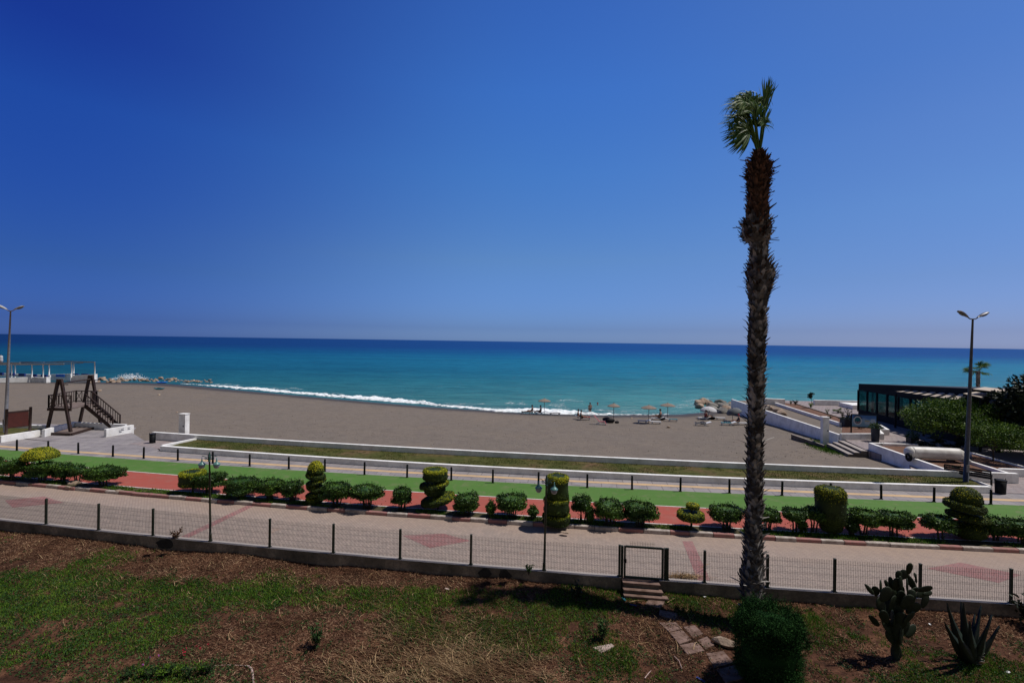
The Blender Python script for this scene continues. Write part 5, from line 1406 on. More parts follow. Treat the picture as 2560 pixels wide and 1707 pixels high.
# ------------------------------------------------------------------ trees and shrubs on the right
def tree(px, yb, x0, x1, yt, yc, z, lab, mat='treeleaf', seed=1, leaf=0.12, clumps=60, per=110, flat=0.75, name='tree', depth=None, trunkr=0.09, power=1.0):
    r = np.random.default_rng(seed); b = G(px, yb, z); Y = b[1]
    R = (x1 - x0) / 2 / FPX * Y; cx = atY((x0 + x1) / 2, yb, Y)[0] - b[0]; Ry = depth or R
    z1 = atY(px, yt, Y)[2] - z; z0 = atY(px, yc, Y)[2] - z; z0 = max(z0, 0.05)
    zc = (z0 + z1) / 2; hz = (z1 - z0) / 2
    e = empty(name, b, lab, 'tree')
    mb = MB(); cl = []
    for i in range(clumps):
        d = unit(r.normal(size=3)); rad = r.uniform(0.55, 1.0) ** 0.6
        if d[2] < -0.55: d[2] *= -0.6
        p = np.array([cx + d[0] * R * rad, d[1] * Ry * rad, zc + d[2] * hz * rad]); s = r.uniform(0.16, 0.30) * min(R, hz * 1.6)
        cl.append(p)
        q = unit(r.normal(size=(per, 3))) * (r.random((per, 1)) ** 0.45) * s * np.array([1.25, 1.25, flat]) + p
        A = unit(q - p) + r.normal(size=q.shape) * 0.6 + [0, 0, 0.15]
        mb.quads(leafquads(q, A, leaf * r.uniform(0.6, 1.3, per), leaf * 0.5, r))
    mb.build('crown', M[mat], e)
    mb = MB(); th = z0 + hz * 0.3
    mb.tube([(0, 0, -0.1), (0.03, 0, th * 0.5), (0, 0, th)], [trunkr, trunkr * .85, trunkr * .7], 10)
    for i in range(0, clumps, 5):
        p = cl[i]; m = np.array([p[0] * .4, p[1] * .4, th + (p[2] - th) * 0.45]); mb.tube([(0, 0, th - 0.1), tuple(m), tuple(p)], [trunkr * .5, trunkr * .3, trunkr * .12], 6)
    mb.build('trunk', M['bark'], e)
    return e
tree(2395, 1122, 2278, 2520, 1002, 1098, 0.1, 'wide spreading green tree in front of the restaurant', seed=2, leaf=0.15, clumps=170, per=170, depth=2.6, trunkr=0.14)
tree(2482, 1163, 2434, 2552, 1056, 1134, 0.1, 'small round-headed green tree on a thin trunk right of the lamp', seed=5, leaf=0.13, clumps=60, per=130, trunkr=0.05)
tree(2630, 1150, 2530, 2745, 932, 1148, 0.1, 'tall nearly black evergreen at the right edge', 'darkleaf', seed=8, leaf=0.30, clumps=150, per=120, depth=2.5, name='evergreen_tree')
tree(2028, 1020, 2021, 2036, 982, 998, 0.1, 'little dark conifer on a thin stem near the sea wall', 'darkleaf', seed=9, leaf=0.14, clumps=14, per=60, trunkr=0.03, name='small_tree')
def shrub(px, yb, x0, x1, yt, z, lab, mat='bushleaf', seed=1, leaf=0.1, k=260, name='shrub', cat='shrub'):
    r = np.random.default_rng(seed); b = G(px, yb, z); Y = b[1]; R = (x1 - x0) / 2 / FPX * Y; H = atY(px, yt, Y)[2] - z
    e = empty(name, b, lab, cat)
    mb = MB(); stems = 6; q = []; A = []
    sm = MB()
    for s in range(stems):
        a = s * 2 * PI / stems + r.random(); tip = np.array([math.cos(a) * R * .8, math.sin(a) * R * .8, H * r.uniform(.75, 1)])
        sm.tube([(0, 0, -0.03), tuple(tip * [0.35, 0.35, 0.6]), tuple(tip)], [0.02, 0.012, 0.006], 5)
        t = r.uniform(0.25, 1, k // stems)[:, None]; P = tip * t * np.concatenate([t, t, np.ones_like(t)], 1) + r.normal(size=(k // stems, 3)) * 0.07 * H
        P[:, 2] = np.clip(P[:, 2], 0.02, None)
        q.append(P); A.append(r.normal(size=P.shape) + unit(tip) * 0.8)
    q = np.concatenate(q); A = np.concatenate(A); mb.quads(leafquads(q, A, leaf * r.uniform(.6, 1.3, len(q)), leaf * .45, r)); mb.build('leaves', M[mat], e)
    sm.build('stems', M['bark'], e)
    return e
shrub(1989, 1012, 1982, 1998, 1000, 0.1, 'small dark rounded shrub near the pier end', 'darkleaf', 1, 0.12)
shrub(2027, 1020, 2020, 2034, 1006, 0.12, 'bright light-green sapling in the pier flower bed', 'grass', 2, 0.12, 200)
shrub(1977, 1011, 1974, 1981, 1001, 0.1, 'tiny green sapling left of the dark rounded shrub', 'bushleaf', 3, 0.1, 120)
shrub(2120, 1048, 2108, 2129, 1020, 0.12, 'dark sparse shrub with bare twigs left of the blue sign', 'darkleaf', 4, 0.14, 150)
shrub(2106, 1045, 2099, 2112, 1024, 0.12, 'small dark shrub beside the thin pier kerb', 'darkleaf', 5, 0.12, 110)
shrub(2068, 1036, 2062, 2074, 1021, 0.12, 'pale yellowish plant in the middle of the pier bed', 'grass', 6, 0.1, 90)
for i, (a, b_, w, l) in enumerate([(2075, 1046, 14, 'low green tuft in the pier flower bed'), (2150, 1072, 30, 'low reddish weeds in the soil under the blue sign'), (2200, 1113, 20, 'small weed at the left corner of the tank bed'), (2392, 1171, 20, 'small weed patch in front of the white tank')]):
    shrub(a, b_, a - w / 2, a + w / 2, b_ - 6, 0.13 if i < 2 else 0.42, l, 'weed' if i != 1 else 'litter', 50 + i, 0.1, 160, name='weed_clump', cat='weeds')

# juniper
def juniper():
    r = np.random.default_rng(44)
    b = G(1925, 1712, GZ); e = empty('juniper_bush', (b[0], b[1], GZ), 'dense feathery juniper bush in front of the palm trunk', 'bush')
    Y = b[1] + 0.15; z1 = atY(1925, 1512, Y)[2] - GZ; R = 80 / FPX * Y
    mb = MB(); sf = blob(mb, (0, 0.1), R, -0.05, z1 * 0.94, 3.4, R * 0.95, lump=0.12, lf=2.0, shrink=0.82, seed=4, n=40, m=24)
    k = 6200; u = r.random(k) * 2 * PI; s = r.uniform(-0.9, 1, k)
    Q = []
    for i in range(k):
        ph = math.asin(s[i]); p = sf(u[i], ph, r.uniform(0.80, 0.98)); o = unit(p - np.array([0, 0.1, z1 * 0.35]))
        topb = max(0, s[i])
        d = unit(o + np.array([0, 0, 0.35 + 0.5 * topb]) + r.normal(size=3) * 0.30); L = r.uniform(0.07, 0.14) * (1 + (2.0 if r.random() < 0.35 else 0.5) * topb * r.random())
        m = 9; t = np.linspace(0.1, 1, m)[:, None]; P = p + d * L * t
        A = d * 0.8 + r.normal(size=(m, 3)) * 0.55
        Q.append(leafquads(P, A, 0.040 * (1.25 - 0.6 * t[:, 0]), 0.013, r, Nn=np.repeat(o[None], m, 0), nj=0.6))
    for i in range(420):
        th = r.random() * 2 * PI; ph = math.asin(r.uniform(0.15, 1.0)); p = sf(th, ph, 0.88); o = unit(p - np.array([0, 0.1, z1 * 0.45]))
        d = unit(o * 0.9 + np.array([-0.15, 0, r.uniform(0.35, 1.0)]) + r.normal(size=3) * 0.2); Lb = r.uniform(0.18, 0.46) * (1.0 if ph > 0.6 else 0.65); m = 26
        t = np.linspace(0, 1, m)[:, None]; P = p + d * Lb * t + np.array([0, 0, -0.05]) * t ** 2 + r.normal(size=(m, 3)) * 0.016 * (1.2 - t)
        A = d * 0.9 + r.normal(size=(m, 3)) * 0.55 * (1.1 - 0.6 * t)
        Q.append(leafquads(P, A, 0.055 * (1.2 - 0.6 * t[:, 0]), 0.014, r))
    mb.quads(np.concatenate(Q)); mb.build('foliage', M['junileaf'], e)
    mb = MB(); mb.tube([(0, 0.1, -0.1), (0, 0.1, 0.8)], [0.07, 0.03], 8); mb.build('trunk', M['bark'], e)
juniper()

# prickly pear
def cactus():
    base = G(2240, 1645, GZ); Yb = base[1]; e = empty('prickly_pear_cactus', (base[0], base[1], gz(base[0], base[1])), 'tall dark prickly pear cactus near the fence at the right', 'cactus')
    bl = np.array(e.location)
    pads = [(740, 345, 100, 62, 88), (675, 410, 88, 66, 60), (625, 420, 84, 60, 85), (752, 480, 140, 58, -62), (805, 425, 55, 26, 95), (812, 470, 50, 18, 95), (600, 510, 115, 62, 85), (545, 500, 112, 46, 100), (505, 520, 90, 40, 115),
            (435, 545, 115, 62, 85), (380, 585, 90, 60, 100), (312, 565, 112, 40, -48), (650, 500, 112, 40, 92), (718, 530, 120, 46, 85), (785, 580, 95, 72, 15), (905, 562, 120, 60, 18), (935, 608, 86, 46, 8), (865, 610, 100, 60, 30),
            (905, 690, 120, 62, 65), (485, 620, 135, 92, 60), (560, 640, 130, 90, 100), (650, 660, 130, 80, 90), (440, 740, 150, 100, 115), (520, 770, 155, 100, 85), (620, 780, 150, 96, 90), (720, 700, 135, 96, 55),
            (780, 770, 130, 84, 45), (475, 860, 135, 80, 120), (560, 880, 150, 92, 95), (650, 900, 150, 92, 85), (735, 870, 130, 70, 52), (362, 900, 150, 52, -45), (755, 1012, 130, 72, 40), (590, 1000, 160, 100, 95),
            (655, 1060, 150, 84, 80), (540, 1085, 120, 60, 118), (600, 1150, 170, 100, 90), (600, 1250, 150, 92, 90), (560, 720, 140, 90, 70), (690, 980, 140, 80, 65), (505, 960, 140, 80, 118), (760, 640, 110, 70, 70), (640, 580, 110, 70, 100)]
    r = np.random.default_rng(3)
    sc = 1 / 4.27
    for i, (cx, cy, ln, wd, ang) in enumerate(pads):
        px, py = 2100 + cx * sc, 1340 + cy * sc; dy = r.uniform(-0.22, 0.22) * (1 if cy < 1100 else 0.2)
        c = atY(px, py, Yb + dy) - bl; k = (Yb + dy) / FPX * sc; a = math.radians(ang)
        ax = np.array([math.cos(a), r.uniform(-.25, .25), math.sin(a)]); ax = unit(ax); nrm = unit(np.cross(ax, [0, 0, 1.0]) + np.array([0, -1.0, 0]) * 1.2 + r.normal(size=3) * 0.45); sd_ = unit(np.cross(nrm, ax)); nrm = np.cross(ax, sd_)
        L, W, T = ln * k * 0.68, wd * k * 0.60, 0.026
        n, m = 18, 9; V = []
        for q in range(m + 1):
            ph = PI * q / m - PI / 2
            for s in range(n):
                th = 2 * PI * s / n
                u = math.cos(th) * math.cos(ph); v = math.sin(th) * math.cos(ph); w_ = math.sin(ph)
                egg = 1 + 0.18 * u
                V.append(c + ax * u * L + sd_ * v * W * egg + nrm * w_ * T)
        F = np.array([(q * n + s, q * n + (s + 1) % n, (q + 1) * n + (s + 1) % n, (q + 1) * n + s) for q in range(m) for s in range(n)])
        MB().add(V, F, 0, True).build('pad', M['cactus'], e)
    mb = MB(); mb.tube([(0, 0, -0.15), (-0.02, 0, 0.25), (0, 0, 0.5)], [0.11, 0.09, 0.07], 10); mb.build('trunk', M['cactus'], e)
cactus()
def agave():
    base = G(2428, 1655, GZ); Yb = base[1]; e = empty('agave', (base[0], base[1], gz(base[0], base[1])), 'dark agave with long pointed upright leaves at the lower right', 'agave')
    bl = np.array(e.location); sc = 1 / 4.27
    tips = [(1135, 700, 0.1), (1108, 905, -0.35), (1285, 695, 0.2), (1310, 705, -0.15), (1500, 735, 0.25), (1432, 830, 0.3), (1615, 835, 0.1), (1695, 948, -0.1), (1200, 880, 0.45), (1560, 960, -0.4), (1380, 900, -0.45), (1240, 1000, -0.5), (1640, 1060, 0.35)]
    for i, (tx, ty, dy) in enumerate(tips):
        tip = atY(2100 + tx * sc, 1340 + ty * sc, Yb + dy) - bl; b0 = np.array([(tx - 1400) * 0.00022, dy * 0.15, 0.05])
        d = tip - b0; L = np.linalg.norm(d); d = d / L; side = unit(np.cross(d, [0, 1.0, 0.2])); up = np.cross(side, d)
        V = []; m = 10
        for j in range(m + 1):
            t = j / m; w = 0.125 * (0.75 + 0.6 * math.sin(PI * min(1, t * 1.25 + 0.1))) * (1 - t) ** 0.45 if j < m else 0.003
            c = b0 + d * L * t + np.array([(tx - 1400) * 0.0002, 0, -0.1]) * math.sin(PI * t) * 0.5
            V += [c - side * w, c + up * -0.012 * (1 - t) - up * 0.02, c + side * w, c - up * (0.04 + 0.035 * (1 - t))]
        F = []
        for j in range(m):
            for q in range(4): F.append((4 * j + q, 4 * j + (q + 1) % 4, 4 * j + 4 + (q + 1) % 4, 4 * j + 4 + q))
        F.append((0, 1, 2, 3)); MB().add(V, F, 0, True).build('leaf', M['agave'], e)
    mb = MB(); mb.tube([(0, 0, -.15), (0, 0, .15), (0.02, 0, 0.32)], [0.13, 0.15, 0.10], 12)
    for i in range(46):
        a = i * 2.4; z = 0.02 + 0.006 * i; o = np.array([math.cos(a), math.sin(a), 0.35]); t = np.array([-math.sin(a), math.cos(a), 0]); p = np.array([0, 0, z]) + o * 0.12
        mb.add([p - t * .035, p + t * .035, p + o * .13 + t * .01, p + o * .13 - t * .01, p + [0, 0, -.03]], [(0, 1, 2, 3), (0, 3, 4), (1, 4, 2)])
    mb.build('stem', M['palmgrey'], e)
agave()
p = G(2580, 1560, GZ); 
shrub(2572, 1565, 2540, 2600, 1492, GZ, 'dark spiky plant cut off by the right edge of the garden', 'darkleaf', 61, 0.16, 300)
shrub(1440, 1508, 1430, 1460, 1462, GZ, 'small dark upright plant in the palm shadow below the wall', 'darkleaf', 62, 0.13, 160)
shrub(790, 1620, 765, 806, 1566, GZ, 'small dark green weed standing in the brown grass, left of centre', 'weed', 63, 0.09, 260)
shrub(440, 1352, 424, 452, 1326, -0.05, 'dry brown weed tuft growing at the fence foot by the red stripe', 'litter', 64, 0.09, 200)
shrub(1322, 1434, 1312, 1334, 1412, -0.0, 'green weed behind the fence just left of the right lamp post', 'weed', 65, 0.07, 150)
shrub(1918, 1478, 1910, 1926, 1448, -0.1, 'small weed on the wall just right of the palm foot', 'weed', 66, 0.06, 90)
shrub(1506, 1600, 1488, 1530, 1540, GZ, 'taller green weed with tiny pale flowers left of the path', 'weed', 67, 0.08, 320)

# ------------------------------------------------------------------ garden grass and straw
def gpatch(px, py, rx, ry):
    c = G(px, py, GZ); a = G(px + rx, py, GZ); d = G(px, py + ry, GZ)
    return c[0], c[1], abs(a[0] - c[0]), abs(c[1] - d[1]) + 0.05
green_p = [(180, 1460, 330, 70), (60, 1520, 220, 90), (560, 1480, 300, 60), (250, 1400, 150, 40), (700, 1450, 170, 45), (1000, 1500, 230, 50), (1250, 1560, 200, 60), (1400, 1520, 260, 50),
           (1480, 1480, 120, 30), (1700, 1510, 130, 45), (1880, 1540, 120, 40), (450, 1690, 200, 45), (1500, 1640, 130, 70), (1300, 1600, 220, 60), (2060, 1580, 90, 70), (2250, 1690, 130, 40), (2480, 1680, 150, 50), (2150, 1500, 120, 30), (1100, 1590, 160, 50), (420, 1570, 130, 50), (250, 1600, 160, 60)]
brown_p = [(100, 1380, 250, 45), (500, 1410, 260, 40), (950, 1440, 330, 28), (700, 1600, 260, 90), (850, 1660, 260, 70), (1650, 1580, 110, 80), (1250, 1680, 200, 70), (1030, 1650, 220, 60), (2150, 1640, 90, 60), (2400, 1560, 180, 40), (450, 1600, 60, 30), (1320, 1440, 180, 25), (1750, 1640, 100, 60), (580, 1690, 60, 40)]
def mask(P, pats):
    m = np.zeros(len(P))
    for (a, b_, c_, d_) in [gpatch(*q) for q in pats]:
        m = np.maximum(m, 1.25 - np.sqrt(((P[:, 0] - a) / c_) ** 2 + ((P[:, 1] - b_) / d_) ** 2))
    return m
def garden_points(k, vmax=6.5, xl=17.5):
    x = rng.uniform(-xl - 4, xl, k); v = rng.random(k) * vmax + 0.03
    return np.stack([x, LA_t(x) - v], 1), v
def noise2(P, s, kk=0.0): return np.array([nz(p[0], p[1], s, kk) for p in P])
P, v = garden_points(380000)
gm = mask(P, green_p) - 1.15 * np.maximum(0, mask(P, brown_p)) + 0.8 * noise2(P, 0.9, 2) + 0.75 * noise2(P, 3.0, 5) + 0.6 * noise2(P, 8.0, 3) - 0.25 * np.exp(-v / 0.35)
keep = 1.35 * gm > 0.22 + 0.75 * rng.random(len(P)) ** 1.2; PG = P[keep]
def onpath(P):
    cover = rng.random(len(P)) < 0.30
    c = G(1700, 1570, GZ); m = np.zeros(len(P), bool)
    for q, _ in stones:
        w_ = np.array([G(1200 + x / 3.672, 1280 + y / 3.672, GZ)[:2] for x, y in q]); c = w_.mean(0); rr = np.abs(w_ - c).max(0) * 0.9
        m |= (np.abs(P - c) < rr).all(1)
    return m & ~cover
PG = PG[~onpath(PG)]
zz = np.array([gz(p[0], p[1]) for p in PG]); P3 = np.concatenate([PG, zz[:, None] - 0.005], 1)
hgt = (0.045 + 0.06 * rng.random(len(P3))) * (1 + 0.7 * np.clip(noise2(PG, 0.7, 9), 0, 1))
A = rng.normal(size=P3.shape) * 0.55; A[:, 2] = 1; A[:, 0] -= 0.25
o = MB().quads(leafquads(P3, A, hgt, 0.016)).build('garden_grass', M['grass']); tag(o, 'patches of short green grass growing over the garden soil', 'grass', kind='stuff')
PW, v = garden_points(150000)
gm = 0.08 + mask(PW, green_p) * 0.35 - 0.3 * np.maximum(0, mask(PW, brown_p)) + 0.9 * noise2(PW, 1.6, 12) + 0.8 * noise2(PW, 6.0, 1) - 0.5 * np.exp(-v / 0.6) + 0.10 * v
PW = PW[(gm > 0.30 + 0.35 * rng.random(len(PW)))]; PW = PW[~onpath(PW)]; zz = np.array([gz(p[0], p[1]) for p in PW]); P3 = np.concatenate([PW, zz[:, None] + 0.01 + 0.04 * rng.random((len(PW), 1))], 1)
A = rng.normal(size=P3.shape); A[:, 2] = np.abs(A[:, 2]) * 0.5
o = MB().quads(leafquads(P3, A, rng.uniform(0.03, 0.07, len(P3)), 0.03)).build('garden_weeds', M['weed']); tag(o, 'low broad-leaved weeds mixed through the garden grass', 'weeds', kind='stuff')
PD, v = garden_points(230000)
gm = 0.2 + mask(PD, brown_p) + 0.7 * noise2(PD, 1.1, 22) + 0.5 * noise2(PD, 3.5, 25) + 0.5 * np.exp(-v / 0.7)
PD = PD[gm > 0.25 + 0.5 * rng.random(len(PD))]; PD = PD[~onpath(PD)]; zz = np.array([gz(p[0], p[1]) for p in PD]); P3 = np.concatenate([PD, zz[:, None] + 0.004 + 0.03 * rng.random((len(PD), 1))], 1)
A = rng.normal(size=P3.shape); A[:, 2] = np.abs(A[:, 2]) * 0.28
o = MB().quads(leafquads(P3, A, rng.uniform(0.03, 0.12, len(P3)), 0.016)).build('dry_litter', M['litter']); tag(o, 'brown dead grass and leaf litter lying on the garden soil', 'litter', kind='stuff')
# long straw
def straw():
    mb = MB(); r = np.random.default_rng(9); Q = []
    cents = [(1130, 1540, 90, 3.2, 150), (1000, 1560, 80, 3.2, 90), (1180, 1660, 150, 3.0, 760), (960, 1680, 150, 2.9, 380), (1060, 1600, 120, 3.3, 480), (1240, 1600, 110, 3.6, 200), (830, 1520, 60, 3.1, 50), (700, 1560, 80, 3.3, 60), (1320, 1690, 120, 2.9, 110), (1000, 1440, 260, 3.1, 560), (500, 1405, 300, 3.1, 480), (1290, 1440, 120, 3.1, 240), (1480, 1462, 90, 3.1, 120),
             (1680, 1600, 90, 2.2, 50), (1640, 1560, 60, 2.4, 35), (2350, 1530, 140, 3.1, 90), (1900, 1500, 300, 3.1, 60), (560, 1620, 120, 3.2, 50), (120, 1370, 200, 3.1, 160), (2450, 1600, 120, 3, 60)]
    for (px, py, rd, ang, k) in cents:
        for i in range(int(k * 2.2)):
            x = px + r.normal() * rd * .6; y = py + r.normal() * rd * 0.22
            if y < 1330: continue
            p = G(x, y, GZ)
            if p[1] > LA_t(p[0]) - 0.12: continue
            a = ang + r.normal() * 0.55; L = r.uniform(0.12, 0.55) * (1.5 if r.random() < .12 else 1); m = 5
            pt = np.array([p[0], p[1], gz(p[0], p[1]) + r.uniform(0.01, 0.05)]); rise = r.uniform(0, 0.35); bend = r.normal() * 0.12
            w = r.uniform(0.009, 0.019); prev = None
            for j in range(m + 1):
                t = j / m; d = np.array([math.cos(a + bend * j), math.sin(a + bend * j) * 0.8, rise * (1 - 2.0 * t)])
                wv = unit(np.array([-d[1], d[0], 0.5])) * w * (1 - 0.6 * t)
                cur = (pt - wv / 2, pt + wv / 2)
                if prev is not None: Q.append([prev[0], prev[1], cur[1], cur[0]])
                prev = cur; pt = pt + d * L / m; pt[2] = max(pt[2], gz(pt[0], pt[1]) + 0.008)
    mb.quads(np.array(Q).reshape(-1, 3)); tag(mb.build('long_straw', M['straw']), 'long pale stalks of dry straw lying across the garden', 'straw', kind='stuff')
straw()
# twigs and small garden oddments
def twig(a, b_, w, lab, m='straw', bend=0.1):
    p = G(*a, GZ); q = G(*b_, GZ); z = gz(p[0], p[1]) + 0.03
    mid = (p + q) / 2 + np.array([bend * 0.3, bend * 0.2, 0]); V = [(p[0], p[1], z), (mid[0], mid[1], z + 0.03), (q[0], q[1], z + 0.01)]
    mb = MB(); mb.tube(V, [w, w * 0.9, w * 0.5], 6); o = mb.build('stick', M[m], loc=(p[0], p[1], z)); tag(o, lab, 'stick')
twig((1686, 1640), (1705, 1672), 0.014, 'pale stick lying on the bare soil left of the path', 'chalk')
twig((1612, 1694), (1628, 1676), 0.012, 'short pale stick near the bottom edge below the lone slab', 'chalk')
twig((1688, 1597), (1695, 1635), 0.010, 'thin crooked stick touching the middle path slabs', 'straw')
twig((1592, 1610), (1640, 1611), 0.008, 'thin horizontal stalk on the bare soil left of the path', 'straw')
twig((1668, 1510), (1693, 1498), 0.010, 'pale twig beside the tilted slab near the gate', 'straw')
twig((1750, 1456), (1775, 1444), 0.010, 'curved pale twig lying just behind the fence', 'straw', 0.2)
twig((1570, 1508), (1612, 1503), 0.010, 'pale split stick beside the blue litter', 'straw')
def litter(px, py, sx, sy, m, lab, rz=0.0):
    p = G(px, py, GZ); z = gz(p[0], p[1]) + 0.02; mb = MB(); n = 7
    V = []
    for j in range(n):
        for i in range(n):
            u, v = i / (n - 1) - .5, j / (n - 1) - .5
            V.append((u * sx, v * sy, 0.02 * mnoise.noise(Vector((u * 4 + px, v * 4, 1))) + 0.02))
    F = np.array([(j * n + i, j * n + i + 1, (j + 1) * n + i + 1, (j + 1) * n + i) for i in range(n - 1) for j in range(n - 1)])
    o = mb.add(V, F, 0, True).build('litter_scrap', M[m]); o.location = (p[0], p[1], z); o.rotation_euler = (0, 0, rz); tag(o, lab, 'litter')
litter(1560, 1500, 0.07, 0.2, 'tealcloth', 'bright blue scrap of litter near the palm shadow', 0.2)
litter(1583, 1514, 0.22, 0.06, 'bluepaint', 'dark blue strip of litter on the edge of the palm shadow', -0.4)
litter(1752, 1697, 0.22, 0.06, 'bluepaint', 'blue strip of litter at the bottom edge near the path', -0.9)
litter(1762, 1497, 0.08, 0.05, 'whiteplastic', 'small white scrap in the grass left of the palm trunk', 0.3)
litter(1716, 1474, 0.0 + 0.06, 0.04, 'pinkcloth', 'tiny pinkish scrap below the wall near the gate', 0.3)
litter(2324, 1568, 0.09, 0.04, 'whiteplastic', 'small white curl on the brown soil between cactus and agave', 1.2)
litter(1118, 1474, 0.16, 0.07, 'palerock', 'pale broken shard at the left tip of the palm shadow', -0.5)
litter(2520, 1677, 0.10, 0.07, 'whiteplastic', 'crumpled white scrap right of the agave', 0.4)
litter(765, 1403, 0.05, 0.04, 'whiteplastic', 'tiny white scrap at the foot of the wall, left of centre', 0.4)
litter(1990, 1690, 0.10, 0.13, 'palerock', 'pale stone chip at the right foot of the juniper', 0.6)
def pipe():
    pts = [G(531, 1664, GZ), G(570, 1661, GZ), G(608, 1662, GZ), G(622, 1664, GZ), G(629, 1672, GZ), G(632, 1690, GZ), G(634, 1712, GZ)]
    o0 = pts[0].copy(); V = [(p - o0) + [0, 0, 0.02 + GZ * 0] for p in pts]
    for v_, p in zip(V, pts): v_[2] = gz(p[0], p[1]) - gz(o0[0], o0[1]) + 0.02
    mb = MB(); mb.tube(V, [0.006, 0.008, 0.010, 0.022, 0.026, 0.026, 0.026], 8); o = mb.build('chalky_pipe', M['chalk']); o.location = (o0[0], o0[1], gz(o0[0], o0[1])); tag(o, 'whitish bent pipe lying in the dirt at the bottom left', 'pipe')
pipe()
def flowers(px, py, k, m, lab, h=0.22):
    r = np.random.default_rng(int(px)); b = G(px, py, GZ); b[2] = gz(b[0], b[1]); e = empty('flower', tuple(b), lab, 'flower')
    st_ = MB()
    for i in range(k):
        d = r.normal(size=3) * 0.12; d[2] = h * r.uniform(.6, 1.1); st_.tube([(d[0] * .3, d[1] * .3, 0), tuple(d)], 0.004, 4)
        pe = MB(); pe.quads(leafquads(np.repeat(d[None], 12, 0), r.normal(size=(12, 3)), 0.03, 0.03, r)); pe.build('bloom', M[m], e)
    lv = np.array([r.normal(size=3) * [0.1, 0.1, 0] + [0, 0, r.uniform(0.02, h * .7)] for _ in range(60)]); st_.quads(leafquads(lv, r.normal(size=(60, 3)), 0.05, 0.015, r))
    st_.build('stalks', M['weed'], e)
flowers(468, 1636, 5, 'flower', 'red flowers in the weeds at the lower left, nearer one')
flowers(504, 1634, 3, 'flower', 'red flowers in the weeds at the lower left, farther right')
flowers(370, 1660, 3, 'flowerpink', 'purple-pink flowers low in the weeds at the bottom left', 0.12)
# tall weeds at bottom left
for i in range(9):
    px = 330 + i * 24 + random.uniform(-8, 8); py = 1690 + random.uniform(-8, 10)
    shrub(px, py, px - 18, px + 18, py - 26, GZ, 'leafy weed clump at the bottom left, %s from the left of the row' % ordn[i], 'grass' if i % 2 else 'weed', 130 + i, 0.06, 200, name='weed_clump', cat='weeds')
# soot-blackened places on the garden wall
def soot(px, py, wpx, hpx, lab):
    p = G(px, py, -0.1); x = p[0]; w = wpx / FPX * LA_t(x); mb = MB(); V = []; n = 14
    rr = np.random.default_rng(int(px))
    ring = []
    for i in range(n):
        a = 2 * PI * i / n; k = rr.uniform(0.75, 1.1); xx = x + math.cos(a) * w / 2 * k; ring.append((xx, LA_t(xx) - 0.006, -0.13 + math.sin(a) * 0.20 * k))
    V = ring + [(v[0], v[1] - 0.012, v[2] * 0.9 - 0.013) for v in ring]
    F = [tuple(range(n, 2 * n))] + [(i, (i + 1) % n, n + (i + 1) % n, n + i) for i in range(n)]
    mb.add(V, F); c = V[0]; o = mb.build('soot_patch', M['soot']); tag(o, lab, 'stain')
soot(1213, 1428, 36, 30, 'black burnt patch on the garden wall, left of two')
soot(1262, 1432, 34, 30, 'black burnt patch on the garden wall, right of two')
soot(430, 1345, 50, 26, 'black burnt patch on the garden wall under the dry weed tuft')
# straw heap behind fence right of gate
def heap():
    r = np.random.default_rng(77); c = G(1712, 1448, 0.0); k = 900; P = np.stack([c[0] + r.normal(size=k) * 0.32, np.clip(c[1] + 0.05 + np.abs(r.normal(size=k)) * 0.12, LA_t(c[0]) + 0.26, None), 0.02 + np.abs(r.normal(size=k)) * 0.03], 1)
    A = r.normal(size=(k, 3)); A[:, 2] *= 0.15; o = MB().quads(leafquads(P, A, r.uniform(.06, .2, k), 0.012, r)).build('straw_heap', M['straw']); tag(o, 'low heap of cut yellow straw behind the fence right of the gate', 'straw heap')
heap()

